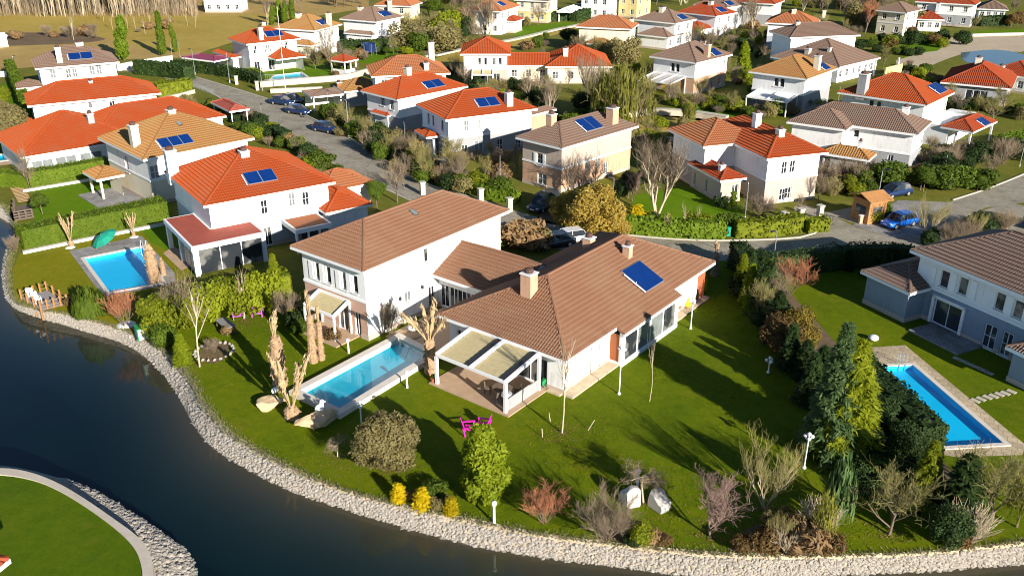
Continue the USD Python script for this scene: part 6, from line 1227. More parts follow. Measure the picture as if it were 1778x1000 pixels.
many('column_cypress', [(485, 40, 2), (496, 42, 5), (508, 38, 0), (474, 44, 12)], 'tall green tree behind the tan-roofed house at upper left', 'tall green trees at upper left'); P1('big_bare_tree', 465, 44, -10, 'leaning dark bare tree at the end of the meadow', wide=.5); P1('bare_tree', 578, 128, 30, 'tall ivy-wrapped bare tree beside the small pavilion', wide=.55); P1('bare_tree', 545, 118, 80, 'bare tree at the small pale pool')
row(['dark_tree', 'bare_tree', 'leafy_tree'], [(1480, 30), (1530, 10), (1585, 6)], 8, (4, 8), 'tree behind the top right houses', 'trees behind the top right houses', 4, 24, cat='tree'); row(['bare_tree', 'olive_bare_tree', 'big_bare_tree'], [(1030, 12), (1120, 8), (1200, 2)], 16, (6, 11), 'bare tree along the top behind the yellow houses', 'bare trees along the top', 6, 25, cat='tree')
row(['bare_tree', 'olive_bare_tree', 'leafy_tree'], [(760, 20), (800, 30), (740, 30)], 8, (5, 9), 'tree around the pale yellow house at the top', 'trees around the top yellow house', 3, 26, cat='tree'); row(['bare_shrub', 'green_shrub', 'olive_shrub'], [(545, 100), (600, 112), (625, 125)], 8, (.8, 2.0), 'shrub on the lawn by the small pavilion', 'shrubs by the small pavilion', 1.5, 27)
row(['green_shrub', 'olive_shrub', 'bare_shrub', 'dark_shrub'], [(790, 128), (830, 152), (880, 160), (915, 150)], 18, (.8, 2.4), 'shrub before the white house with four narrow windows', 'shrubs before the four-window house', 1.2, 28); many('bare_tree', [(790, 140, 95), (805, 150, 105)], 'bare tree left of the four-window house', 'bare trees left of the four-window house')
row(['olive_shrub', 'green_shrub', 'bare_shrub'], [(1310, 205), (1370, 200), (1440, 185)], 16, (1.2, 3.0), 'olive bush in the garden below the mossy tan roof', 'bushes below the mossy tan roof', 1.4, 29); many('bare_tree', [(1420, 165, 118), (1400, 180, 130)], 'bare tree before the mossy tan roof', 'bare trees before the mossy tan roof')
row(['green_shrub', 'dark_shrub', 'lime_shrub'], [(1650, 190), (1700, 188), (1760, 200)], 12, (1.0, 2.2), 'green bush before the low red-roofed house at the right edge', 'bushes before the right-edge red house', 1.4, 30); row(['dark_shrub', 'green_shrub'], [(1540, 130), (1580, 130), (1610, 125)], 8, (1.0, 2.4), 'green bush behind the red roof with the grey chimney', 'bushes behind the grey-chimney roof', 1.2, 31)
# the bare wood and the meadow trees
r_ = np.random.default_rng(40)
for i in range(215):
    x, y = r_.uniform(-60, 330), r_.uniform(-4, 30); 
    if x > 230 and y > 20: y -= 10
    plant('poplar', G(x, y), 'tall pale bare trunk in the dense wood behind the brown meadow', 'tree', r_.uniform(.75, 1.15), 'bare trunks of the meadow wood', 'forest_tree', .9)
many('slender_tree', [(128, 70, 15), (236, 52, 20), (252, 60, 28), (262, 48, 12), (300, 55, 22), (222, 50, 20), (195, 52, 18), (340, 48, 15), (325, 45, 16), (180, 38, 5)], 'single slender bare tree standing out on the brown meadow', 'single bare trees on the meadow')
row(['bare_shrub', 'dry_shrub'], [(60, 62), (165, 66), (260, 52)], 14, (1.2, 3.0), 'brown bush on the meadow before the bare wood', 'brown bushes on the meadow', 4.0, 41)
row(['bare_tree', 'olive_bare_tree'], [(330, 12), (430, 16), (520, 18)], 10, (5, 9), 'bare tree beyond the meadow near the small white house', 'bare trees beyond the meadow', 5, 42, cat='tree')
row(['bare_tree', 'bare_tree', 'olive_bare_tree'], [(560, 12), (620, 6), (660, 8)], 8, (5, 8), 'bare tree on the slope behind the tan-roofed house', 'bare trees on the far slope', 5, 43, cat='tree')

for ln, n_, hr, l, g_, sd in (
    ([(700, 60), (760, 72), (810, 78)], 14, (2.5, 6), 'olive tree in the wild garden left of the far canal wall', 'olive trees left of the far canal wall', 51),
    ([(1000, 95), (1050, 105), (1100, 112)], 12, (2.5, 6), 'olive-brown tree before the yellow house by the willows', 'olive-brown trees before the yellow house', 52),
    ([(1130, 70), (1200, 78), (1260, 70)], 12, (2, 5), 'tree in the gardens before the two top white houses', 'trees before the two top white houses', 53),
    ([(1480, 50), (1540, 48), (1590, 50)], 12, (3, 7), 'brown tree round the weathered house at the top right', 'brown trees round the top right house', 54),
    ([(740, 12), (800, 8), (830, 5)], 10, (4, 8), 'tree beyond the upper middle houses', 'trees beyond the upper middle houses', 55),
    ([(1380, 18), (1440, 22), (1500, 12)], 12, (4, 8), 'bare tree behind the tan roof at the upper right', 'bare trees behind the upper right tan roof', 56),
    ([(610, 130), (580, 115), (545, 105)], 8, (1.5, 4), 'small tree about the little pavilion lawn', 'small trees about the pavilion lawn', 57),
    ([(840, 170), (880, 200), (870, 240)], 14, (1.5, 4.5), 'olive tree in the gap between the red pair and the pinkish house', 'olive trees between the pair and pinkish house', 58)):
    row(['bare_tree', 'olive_bare_tree', 'olive_shrub', 'olive_bare_tree', 'bare_tree'], ln, n_, hr, l, g_, 2.2, sd, cat='tree')
# short grass standing on the nearest lawn, and the dry fringe above the bank stones
rg = np.random.default_rng(88)
LP = Polygon(GG([(300, 600), (420, 545), (560, 610), (520, 680), (600, 740), (880, 740), (1000, 690), (1240, 500), (1330, 480), (1380, 620), (1440, 780), (1600, 860), (1700, 930), (1400, 958), (1040, 934), (743, 881), (567, 834), (440, 772), (350, 690)])).buffer(0)
x0_, y0_, x1_, y1_ = LP.bounds; Q = np.column_stack([rg.uniform(x0_, x1_, 120000), rg.uniform(y0_, y1_, 120000)]); Q = Q[shapely.contains_xy(LP, Q[:, 0], Q[:, 1])]
dn = meshkit.fbm(np.column_stack([Q * .35, np.zeros(len(Q))]), 3, 4); Q = Q[rg.random(len(Q)) < np.clip((dn - .3) * 2.2, .1, 1)]
def tufts(Q, hmin, hmax, w, rng, z=.0):
    n = len(Q); a = rng.random(n) * 2 * PI; h = rng.uniform(hmin, hmax, n); d = np.column_stack([np.cos(a), np.sin(a)]) * w; l = rng.normal(0, .5, (n, 2)) * h[:, None]
    B = np.column_stack([Q, np.full(n, z)]); v = np.stack([B - np.column_stack([d, 0 * a]), B + np.column_stack([d, 0 * a]), B + np.column_stack([l, h])], 1); return v.reshape(-1, 3), np.arange(3 * n).reshape(-1, 3)
out('lawn_grass', tufts(Q, .02, .06, .05, rg, .006), M['lawn'], kind='stuff', label='short mown grass of the villa lawn', cat='grass')
vb = (P_[:, 1] < 110); n_ = 15000; i_ = rg.integers(0, vb.sum() - 1, n_); e_ = P_[vb][i_] + (Q_ - P_)[vb][i_] * rg.uniform(-.22, .3, n_)[:, None] + rg.normal(0, .12, (n_, 2))
out('bank_grass', tufts(e_, .05, .2, .05, rg, -.04), M['dry_grass'], kind='stuff', label='dry grass fringe between the lawn and the bank stones', cat='grass')

# thin stems and brush of the wood, too many to count
rw = np.random.default_rng(91); m = MB()
for i in range(2600):
    g = G(rw.uniform(-80, 345), rw.uniform(-8, 30)); h = rw.uniform(5, 15); l = rw.normal(0, .05, 2) * h; m.tube([g, g + [l[0] * .4, l[1] * .4, h * .5], g + [l[0], l[1], h]], [.05, .035, .015], 3, cap=False)
out('wood_brush', m, M['wood_twig'], kind='stuff', label='thin pale stems filling the bare wood', cat='brush')
# garden bushes between the houses
BUILT = shapely.union_all([f.buffer(.9) for f in FOOT] + [ROAD.buffer(.8), cross.buffer(.8), park.buffer(.8)] + [p_.buffer(1.5) for p_ in POOL.values()])
def scatter(poly, n, keys, hr, place, seed):
    r = np.random.default_rng(seed); P = Polygon(GG(poly)).buffer(0).difference(BUILT).difference(hole.buffer(1)); x0, y0, x1, y1 = P.bounds; todo = {}; c = 0
    while c < n:
        x, y = r.uniform(x0, x1), r.uniform(y0, y1)
        if not shapely.contains_xy(P, x, y): continue
        c += 1; k = keys[r.integers(len(keys))]; h = r.uniform(*hr) * (1.0 if 'shrub' in k else 1.9); todo.setdefault((k, 'tree' if h > 2.8 else 'bush'), []).append((np.array([x, y]), h, r.uniform(.85, 1.3)))
    for (k, noun), it in todo.items():
        it.sort(key=lambda q: q[0][0] / q[0][1]); m_ = len(it)
        for j, (p_, h, w) in enumerate(it):
            l = f'{ADJ[k]} {noun} {place}'; o = ORD[m_][j] if m_ < 7 else None
            if o and len((l + o).split()) < 16: l += ', ' + o
            plant(k, (*p_, 0), l, noun if noun == 'tree' else 'shrub', h / NOM[k], f"{ADJ[k]} {'trees' if noun == 'tree' else 'bushes'} {place}", PN.get(k, k), w)
MIX = ['green_shrub', 'olive_shrub', 'bare_shrub', 'lime_shrub', 'dry_shrub', 'olive_bare_tree', 'bare_tree']
scatter([(840, 160), (930, 150), (1100, 160), (1200, 230), (1180, 300), (1100, 320), (1000, 200), (900, 215)], 34, MIX, (1.0, 2.6), 'in the gardens round the pinkish house and willows', 101)
scatter([(1100, 120), (1300, 130), (1420, 190), (1460, 180), (1330, 215), (1150, 190)], 30, MIX, (1.0, 2.6), 'in the gardens below the peach-chimney house', 102)
scatter([(1440, 150), (1560, 110), (1778, 180), (1778, 300), (1650, 300), (1600, 260), (1640, 200), (1500, 150)], 34, MIX, (1.0, 2.6), 'in the gardens on the right-hand side', 103)
scatter([(1130, 40), (1300, 20), (1500, 60), (1560, 100), (1400, 60), (1300, 110), (1200, 75)], 36, MIX, (1.2, 3.0), 'in the gardens between the upper right houses', 104)
scatter([(700, 20), (1000, 10), (1110, 60), (1000, 110), (900, 110), (760, 90)], 30, MIX, (1.2, 3.0), 'in the gardens round the upper middle houses', 105)
scatter([(530, 80), (640, 70), (760, 95), (840, 130), (800, 150), (650, 110), (560, 150)], 24, MIX, (1.0, 2.6), 'in the gardens round the tall cream chimney', 106)
scatter([(300, 180), (420, 190), (560, 290), (640, 345), (560, 330), (460, 250)], 22, MIX[:5], (.8, 2.2), 'in the gardens behind the left row of houses', 107)
scatter([(600, 215), (720, 240), (900, 280), (900, 345), (760, 315), (680, 275)], 34, MIX, (.9, 2.6), 'in the front gardens of the red-roofed pair', 108)
scatter([(1200, 0), (1778, 0), (1778, 55), (1640, 60), (1500, 40), (1300, 10)], 24, MIX, (1.5, 3.2), 'in the gardens along the top right edge', 109)
scatter([(1400, 290), (1480, 270), (1600, 320), (1520, 345), (1430, 340)], 14, MIX[:5], (.9, 2.4), 'in the dark garden behind the kiosk', 110)

# fallen leaves under the trees of the villa lawn
lv = [G(x, y)[:2] for x, y in ((1233, 932), (1328, 882), (1117, 872), (1544, 928), (1400, 640), (1440, 800), (1350, 930), (676, 812), (586, 793), (345, 630), (976, 752), (1053, 936), (425, 560))]
n_ = 5200; c_ = np.array(lv)[rg.integers(0, len(lv), n_)]; a_ = rg.random(n_) * 2 * PI; d_ = np.abs(rg.normal(0, 1.9, n_)); q_ = c_ + np.column_stack([np.cos(a_) * d_, np.sin(a_) * d_]); q_ = q_[shapely.contains_xy(LP, q_[:, 0], q_[:, 1])]
out('fallen_leaves', cards(np.column_stack([q_, np.full(len(q_), .045)]), np.tile([0, 0, 1.0], (len(q_), 1)), .07, rg, 1.4, .25), M['dry'], kind='stuff', label='brown fallen leaves under the trees of the villa lawn', cat='leaves')

# ------------------------------------------------------------------ things in the gardens and streets
def dup(root, loc, rotz, label, group=None, cat=None, scale=None):
    c = root.GetCustomData(); r = thing(root.GetName().rstrip('0123456789_') if root.GetName()[-3:].isdigit() else root.GetName(), label, cat or c.get('category'), loc, rotz, group, scale)
    r.GetReferences().AddInternalReference(root.GetPath()); r.SetInstanceable(True); return r
def heading(p, q): d = G(*q) - G(*p); return math.atan2(d[1], d[0])
# lamps
def street_lamp_build(p):
    out('base', MB().rev([(.0, 0), (.13, 0), (.13, .35), (.07, .45)], 8), M['metal'], p); out('pole', MB().tube([[0, 0, .3], [0, 0, 4.6]], [.06, .042], 7), M['metal'], p)
    out('arm', MB().tube([[0, 0, 4.55], [.1, 0, 4.75], [.55, 0, 4.8]], .03, 5), M['metal'], p); out('lantern', MB().frame((.3, 0, 4.78), np.array([1., 0, 0]), np.array([0, 1., 0]), np.array([0, 0, 1.]), 0, .6, -.13, .13, 0, .12), M['dark_metal'], p)
LAMPS = [(1293, 382, 316), (1063.5, 367, 307), (868.5, 329.5, 271), (1340.5, 472, 400), (1522, 358, 292), (1637, 312, 270), (1770, 290, 250), (606, 240, 172), (571.5, 207, 156), (532, 183, 150), (703.5, 255, 213), (456, 219, 180), (399, 144, 92), (339, 130, 86), (456, 158, 120), (313, 100, 72), (299, 98, 75), (28, 130, 98), (1455, 180, 150)]
LL = ['at the hedge before the stepped red house', 'behind the golden roadside tree', 'before the half-shaded wall of the red pair', 'rising from the dark hedge above the right garden', 'beside the wooden kiosk', 'in the bushes of the right cross road', 'at the right edge of the cross road', 'second on the far verge from the carport', 'first on the far verge beyond the carport', 'at the open carport', 'before the porch of the red pair', 'at the near edge of the long road',
      'before the red-roofed garden house by the hedge', 'at the upper end of the dark road hedge', 'at the stone gate pillars of the pool garden', 'between the evergreen columns and the white wall', 'behind the white wall near the broad evergreen', 'left of the brown-roofed house by the meadow', 'in the garden below the mossy tan roof']
sl0 = None
for (x, b, t), l in zip(LAMPS, LL):
    s_ = zat(x, b, t) / 4.85
    if sl0 is None: sl0 = thing('street_lamp', 'slim grey street lamp ' + l, 'street lamp', G(x, b), 2.2, 'street lamps', (s_,) * 3); street_lamp_build(sl0)
    else: dup(sl0, G(x, b), RP.random() * 6, 'slim grey street lamp ' + l, 'street lamps', scale=(s_,) * 3)
t = thing('flag_pole', 'very tall thin pale pole beside the upper road', 'pole', G(496, 160)); hp = zat(496, 160, 12)
out('pole', MB().tube([[0, 0, 0], [0, 0, hp]], [.07, .035], 7), M['trim'], t); out('base', MB().rev([(.0, 0), (.2, 0), (.2, .2), (.0, .25)], 8), M['kerb'], t)
def garden_lamp(px, by, ty, label):
    h = zat(px, by, ty); t = thing('garden_lamp', label, 'lamp', G(px, by), RP.random(), 'white garden lamps')
    out('post', MB().rev([(.0, 0), (.14, 0), (.12, .1), (.05, .18), (.045, h - .25), (.06, h - .2), (.0, h - .15)], 8), M['trim'], t)
    for i in range(3):
        a = i * 2.1; c = np.array([math.cos(a) * .24, math.sin(a) * .24, h - .28]); out('arm', MB().tube([[0, 0, h - .45], c * [.7, .7, 1] - [0, 0, .2], c - [0, 0, .12]], .022, 5), M['trim'], t); out('globe', MB().ball(c, .13, 1), M['trim'], t, smooth=True)
    out('globe', MB().ball([0, 0, h - .06], .13, 1), M['trim'], t, smooth=True)
garden_lamp(629, 752, 697, 'white three-globe lamp at the near pool corner'); garden_lamp(1075, 684, 601, 'white globe lamp beside the glazed bay'); garden_lamp(1199, 571, 518, 'white globe lamp near the far villa porch'); garden_lamp(1396, 812, 752, 'white globe lamp in front of the cedar'); garden_lamp(1334, 647, 620, 'white globe lamp in the shade left of the cedar'); garden_lamp(1297, 526, 504, 'white globe lamp in the dark shade by the boundary hedge'); garden_lamp(1489, 846, 824, 'white lamp in the dark planting below the pool hedge')
def bollard(px, by, ty, label, w=.10, cap=True):
    h = zat(px, by, ty); t = thing('bollard_lamp', label, 'lamp', G(px, by), RP.random(), 'white bollards'); out('post', MB().rev([(.0, 0), (w, 0), (w * .8, .08), (w * .7, h - .22), (.0, h - .2)], 8), M['trim'], t)
    if cap: out('lamp_head', MB().rev([(.0, h - .24), (w * 1.5, h - .24), (w * 1.5, h - .04), (w * .6, h), (.0, h)], 8), M['trim'], t)
bollard(605.5, 613, 588, 'white bollard lamp between porch and pool'); bollard(707, 673, 644, 'white bollard lamp at the near pool edge'); bollard(858, 907, 870, 'white bollard lamp by the bank below the pine'); bollard(1106, 852, 815, 'white bollard lamp between the covered chairs'); bollard(1581, 842, 838, 'tiny white bollard at the pool hedge foot')
def stake(p, q, label):
    a = G(*p); h = zat(p[0], p[1], q[1]); b = a + [(q[0] - p[0]) * .045, 0, h]; out('garden_stake', MB().tube([a - [0, 0, .1], b], .035, 5), M['pale_bark'], label=label, cat='stake')
stake((942, 759), (941, 744), 'short upright wooden stake on the lawn left of the slender tree'); stake((956, 732), (953, 716), 'wooden stake just left of the slender trunk'); stake((1020, 747), (1030, 729), 'leaning wooden stake on the lawn right of the slender tree')
# chairs and tables
def armchair(px, py, rot, mat, label, group=None):
    t = thing('garden_chair', label, 'chair', G(px, py), rot, group, (1.15, 1.15, 1.15))
    m = MB()
    for i in range(5): m.frame((0, 0, 0), np.array([0, 1., 0]), np.array([1., 0, -.2]), np.array([.2, 0, 1.]), -.32, .32, -.30 + i * .13, -.19 + i * .13, .36, .39)
    out('seat', m, M[mat], t); m = MB()
    for i in range(5): m.frame((-.32, 0, .36), np.array([0, 1., 0]), np.array([-.32, 0, 1.]), np.array([1., 0, .32]), -.33 + i * .135, -.22 + i * .135, 0, .62 + .08 * (2 - abs(i - 2)), 0, .03)
    out('backrest', m, M[mat], t)
    for s_ in (-1, 1):
        y = s_ * .37; out('armrest', MB().box(-.42, y - .07, .58, .38, y + .07, .61), M[mat], t); out('leg', MB().box(.26, y - .03, 0, .34, y + .03, .58), M[mat], t); out('leg', MB().beam([-.42, y, .58], [-.34, y, 0], .06, .06), M[mat], t)
armchair(414, 552, -1.2, 'violet', 'violet slatted garden chair before the hedge, left of the two'); armchair(448, 548, -1.5, 'violet', 'violet slatted garden chair before the hedge, right of the two')
armchair(816, 752, .2, 'magenta', 'magenta garden chair behind the pine, left of the pair'); armchair(838, 747, 2.9, 'magenta', 'magenta garden chair behind the pine, right of the pair')
t = thing('garden_table', 'small magenta table between the two magenta chairs', 'table', G(826, 751)); out('tabletop', MB().box(-.3, -.3, .42, .3, .3, .46), M['magenta'], t)
for x in (-.25, .25):
    for y in (-.25, .25): out('leg', MB().box(x - .03, y - .03, 0, x + .03, y + .03, .42), M['magenta'], t)
t = thing('garden_table', 'dark wooden table on the left lawn by the loose hedge', 'table', G(393, 574), heading((380, 560), (405, 580))); out('tabletop', MB().box(-1.1, -.45, .70, 1.1, .45, .76), M['deck'], t)
for x in (-.95, .95):
    for y in (-.35, .35): out('leg', MB().box(x - .05, y - .05, 0, x + .05, y + .05, .70), M['dark_wood'], t)
def round_table(loc, label, top='glass', r=.75):
    t = thing('patio_table', label, 'table', loc); out('tabletop', MB().rev([(0, .70), (r, .70), (r, .74), (0, .74)], 20), M[top], t); out('pedestal', MB().rev([(.3, .1), (.06, .18), (.06, .70)], 10), M['dark_metal'], t); return t
round_table(tuple(V.world(.6, -13.4, 0)), 'round glass patio table under the white pergola', 'dark_wood')
def wire_chair(loc, rot, label, group):
    t = thing('patio_chair', label, 'chair', loc, rot, group); out('seat', MB().box(-.22, -.22, .52, .22, .22, .56), M['dark_wood'], t); out('backrest', MB().frame((-.22, 0, .56), np.array([0, 1., 0]), np.array([-.15, 0, 1.]), np.array([1., 0, .15]), -.22, .22, 0, .45, 0, .03), M['dark_wood'], t)
    for x in (-.2, .2):
        for y in (-.2, .2): out('leg', MB().box(x - .02, y - .02, .1, x + .02, y + .02, .52), M['dark_metal'], t)
for i in range(4):
    a = V.rot + i * PI / 2 + .5; c = V.world(.6, -13.4, 0); wire_chair((c[0] + math.cos(a) * 1.1, c[1] + math.sin(a) * 1.1, 0), a + PI, 'dark patio chair drawn up to the round table under the pergola', 'chairs round the patio table')
c = V.world(-.35, -14.55, .1); t = thing('barbecue', 'round grey barbecue under the pergola corner post', 'barbecue', c); out('bowl', MB().rev([(.0, .45), (.3, .5), (.42, .72), (.43, .8)], 14), M['dark_metal'], t, smooth=True); out('lid', MB().rev([(.43, .8), (.38, 1.0), (.2, 1.12), (.0, 1.15)], 14), M['metal'], t, smooth=True)
for i in range(3): a = i * 2.1; out('leg', MB().tube([[math.cos(a) * .2, math.sin(a) * .2, .55], [math.cos(a) * .42, math.sin(a) * .42, 0]], .025, 5), M['dark_metal'], t)
t = thing('hose_reel', 'green hose reel at the corner of the pergola patio', 'hose reel', G(946, 672), .4); out('drum', MB().rev([(.0, -.12), (.32, -.12), (.2, -.06), (.2, .06), (.32, .12), (.0, .12)], 14).add(*MB().data()) if False else MB().tube([[0, -.14, .45], [0, .14, .45]], .3, 12), M['green_plastic'], t)
for s_ in (-.16, .16): out('stand', MB().tube([[-.25, s_, 0], [0, s_, .5], [.25, s_, 0]], .025, 5), M['dark_metal'], t)
t = thing('flower_pot', 'red flower pot at the left foot of the pergola', 'pot', G(753, 664)); out('pot', MB().rev([(.0, 0), (.16, 0), (.24, .4), (.2, .4), (.0, .36)], 12), M['terracotta'], t); out('plant', clumps([((0, 0, .55), (.2, .2, .2))], 120, .1, np.random.default_rng(3)), M['leaf'], t)
# hanging egg chair by the pool end
t = thing('egg_chair', 'dark hanging egg chair with pale cushion at the villa end of the pool', 'chair', V.world(3.4, -1.6, .1), V.rot + PI)
a_ = np.linspace(-.3, 3.6, 14); out('stand', MB().tube(np.column_stack([-.75 * np.cos(a_ * .8) + .2, 0 * a_, .05 + 1.0 * (1 - np.cos(a_ * .85))]), .035, 6), M['dark_metal'], t); out('base', MB().tube(np.column_stack([.75 * np.cos(np.linspace(0, 6.28, 20)), .75 * np.sin(np.linspace(0, 6.28, 20)), .04 * np.ones(20)]), .03, 5), M['wood'], t)
m = MB()
for i in range(9):
    b = PI * i / 8 - PI / 2; z_ = np.linspace(.35, 1.75, 9); rr = .55 * np.sin(PI * np.clip((z_ - .3) / 1.55, 0, 1)) ** .7; m.tube(np.column_stack([-np.cos(b) * rr, np.sin(b) * rr, z_]), .02, 4)
for z_, r2 in ((.6, .42), (.95, .54), (1.3, .5)): an = np.linspace(-PI / 2, PI / 2, 9); m.tube(np.column_stack([-np.cos(an) * r2, np.sin(an) * r2, z_ + 0 * an]), .015, 4)
out('basket', m, M['dark_metal'], t); out('cushion', MB().ball([-.1, 0, .62], [.42, .46, .2], 2), M['trim'], t, smooth=True)
# rocks and statue
def rock(px, py, label, size, seed, rot=0, name='rock'):
    r = np.random.default_rng(seed); m = MB(); v = ICO[3][0].copy()
    for _ in range(16):
        d = r.normal(size=3); d /= np.linalg.norm(d); c = r.uniform(.42, .8); q = v @ d; v = np.where((q > c)[:, None], v - d * (q - c)[:, None], v)
    v = v * (1 + .35 * (meshkit.fbm(v * 3.1 + seed, 3, seed) - .5))[:, None]; v[:, 2] += .35 * v[:, 0] * (v[:, 0] < 0) * -1 * (meshkit.noise(v * 2, seed) - .2); m.add(v * size * 1.25, ICO[3][1])
    t = thing(name, label, 'rock', G(px, py) + [0, 0, size[2] * .35], rot); out('stone', m, M['rock'], t); return t
rock(466, 707, 'sandstone boulder left of the pruned palm clump', np.array([1.1, .62, .62]), 4, .5); rock(553, 738, 'sandstone boulder at the near left pool corner, under the white statue', np.array([1.45, .72, .65]), 9, .65)
g = G(556, 730); t = thing('statue', 'white seated animal statue on the sandstone boulder by the pool', 'statue', (g[0], g[1], .62), .4)
out('body', MB().ball([0, 0, .32], [.30, .24, .36], 2).ball([.16, 0, .55], [.2, .18, .26], 2).ball([.3, .1, .12], [.07, .07, .2], 1).ball([.3, -.1, .12], [.07, .07, .2], 1), M['trim'], t, smooth=True); out('head', MB().ball([.24, 0, .86], [.17, .15, .17], 2).ball([.4, 0, .82], [.1, .08, .08], 1), M['trim'], t, smooth=True)
g = G(478, 690); t = thing('statue', 'white bird statue beside the pruned palm clump', 'statue', (g[0], g[1], .3), 1.0); out('body', MB().ball([0, 0, .3], [.28, .17, .24], 2), M['trim'], t, smooth=True); out('neck', MB().tube([[.2, 0, .35], [.34, 0, .6], [.26, 0, .82], [.38, 0, .84]], [.08, .06, .06, .04], 7), M['trim'], t, smooth=True)
def covered(px, py, rot, label, seed, hb):
    t = thing('covered_chair', label, 'garden chair', G(px, py), rot); r = np.random.default_rng(seed)
    prof = [(-.55, 0), (.62, 0), (.64, .30), (.60, .62), (.30, .70), (.02, hb * .9), (-.12, hb), (-.42, hb), (-.55, hb * .55)]; ys = np.linspace(-.46, .46, 7); V_ = []; n = len(prof)
    for y in ys:
        e = 1 - .22 * (abs(y) / .46) ** 3
        for x, z in prof: V_.append([x * (1 - .08 * (abs(y) > .4)) + r.normal(0, .015), y + r.normal(0, .01), z * e + (r.normal(0, .02) if z > 0 else 0)])
    m = MB().add(V_, [[i * n + j, i * n + (j + 1) % n, (i + 1) * n + (j + 1) % n, (i + 1) * n + j] for i in range(6) for j in range(n)])
    for k in (0, 6): c = np.mean(V_[k * n:k * n + n], 0); m.add(V_[k * n:k * n + n] + [c], [[q, (q + 1) % n, n] for q in range(n)])
    out('cover', m, M['fabric'], t, smooth=40)
    for x in (-.5, .55):
        for y in (-.4, .4): out('foot', MB().box(x - .03, y - .03, -.02, x + .03, y + .03, .06), M['wood'], t)
covered(1094, 872, 1.9, 'grey covered garden chair left of the flat-topped bare tree', 1, 1.35); covered(1144, 879, -.9, 'grey covered garden chair right of the flat-topped bare tree', 2, 1.15)
# stone ring, mulch rings, wire box
t = thing('stone_ring', 'ring of small stones round the withered shrub on the left lawn', 'stone ring', G(372, 611)); r = np.random.default_rng(6)
for i in range(20):
    a = 2 * PI * i / 20; out('stone', MB().ball([math.cos(a) * 1.5, math.sin(a) * 1.5, .06], r.uniform(.12, .2, 3), 0, r, .3), M['stone'], t)
t = thing('mulch_ring', 'pale mulch ring under the reddish-brown shrub', 'mulch ring', G(219, 564)); out('mulch', MB().rev([(.0, .10), (.5, .09), (.75, .03), (.8, 0)], 18), M['trim'], t)
for (x, y), l in (((122, 430), 'under the left wrapped palm before the hedge'), ((233, 412), 'under the right wrapped palm before the hedge'), ((159, 547), 'under the umbrella-shaped weeping tree')):
    t = thing('mulch_ring', 'small white stone ring ' + l, 'mulch ring', G(x, y)); out('mulch', MB().rev([(.0, .08), (.35, .08), (.5, 0)], 14), M['trim'], t)
t = thing('wire_box', 'green mesh box at the bank by the loose hedge', 'box', G(253, 586), .6); 
for x in (-.65, .65):
    for y in (-.5, .5): out('post', MB().box(x - .04, y - .04, 0, x + .04, y + .04, 1.1), M['green_plastic'], t)
for s_ in (-.5, .5): out('panel', MB().box(-.62, s_ - .01, .1, .62, s_ + .01, 1.05), M['blue_grey'], t)
for s_ in (-.65, .65): out('panel', MB().box(s_ - .01, -.47, .1, s_ + .01, .47, 1.05), M['blue_grey'], t)
out('top', MB().box(-.7, -.55, 1.1, .7, .55, 1.14), M['green_plastic'], t)
# parasol folded open on the left pool deck
t = thing('parasol', 'open teal parasol lying tilted on the left pool deck', 'parasol', G(184, 428), .3); n = 8; an = np.arange(n) * 2 * PI / n; ax = np.array([-.45, -.2, .87]); ax /= np.linalg.norm(ax); u = np.cross(ax, [0, 1, 0]); u /= np.linalg.norm(u); w = np.cross(ax, u)
c0 = np.array([0, 0, .9]); rim = c0[None] + 1.45 * (np.cos(an)[:, None] * u + np.sin(an)[:, None] * w); top = c0 + ax * .55; md = c0 + ax * .36 + .8 * (np.cos(an)[:, None] * u + np.sin(an)[:, None] * w)
m = MB(); m.add(np.vstack([top, md, rim]), [[0, 1 + i, 1 + (i + 1) % n] for i in range(n)]); m.add(np.vstack([md, rim]), [[i, (i + 1) % n, n + (i + 1) % n, n + i] for i in range(n)]); out('canopy', m, M['teal'], t)
out('pole', MB().tube([top + ax * .1, c0 - ax * .9], .03, 6), M['metal'], t)
for i in range(n): out('rib', MB().tube([c0 + ax * .2, (md[i] + rim[i]) / 2 - ax * .03, rim[i] - ax * .02], .014, 4), M['metal'], t)
# wooden deck with rope rails on the bank, the pier above
D0 = GG([(38, 520), (72, 540), (118, 528), (82, 506)]); t = thing('lake_deck', 'grey lakeside deck with wooden posts and rope rails', 'deck')
out('joists', MB().prism(Polygon(D0), -.2, .10), M['dark_wood'], t); a, b, c, d = map(np.array, D0)
for i in range(26):
    s0, s1 = i / 26 + .003, (i + 1) / 26 - .003; out('plank', MB().prism([a + (b - a) * s0, a + (b - a) * s1, d + (c - d) * s1, d + (c - d) * s0], .10, .13), M['deck'], t)
ps = []
for p, q, n in ((a, b, 3), (b, c, 4), (c, d, 3), (d, a, 4)):
    for i in range(n): ps.append(p + (q - p) * i / n)
for p in ps: out('post', MB().box(p[0] - .06, p[1] - .06, -.9, p[0] + .06, p[1] + .06, 1.0), M['orange_wood'], t)
for i, p in enumerate(ps):
    if i == 11: continue
    q = ps[(i + 1) % len(ps)]
    for z in (.45, .85): out('rope', MB().tube([[*p, z], [*((p + q) / 2), z - .1], [*q, z]], .022, 4), M['palm_wrap'], t)
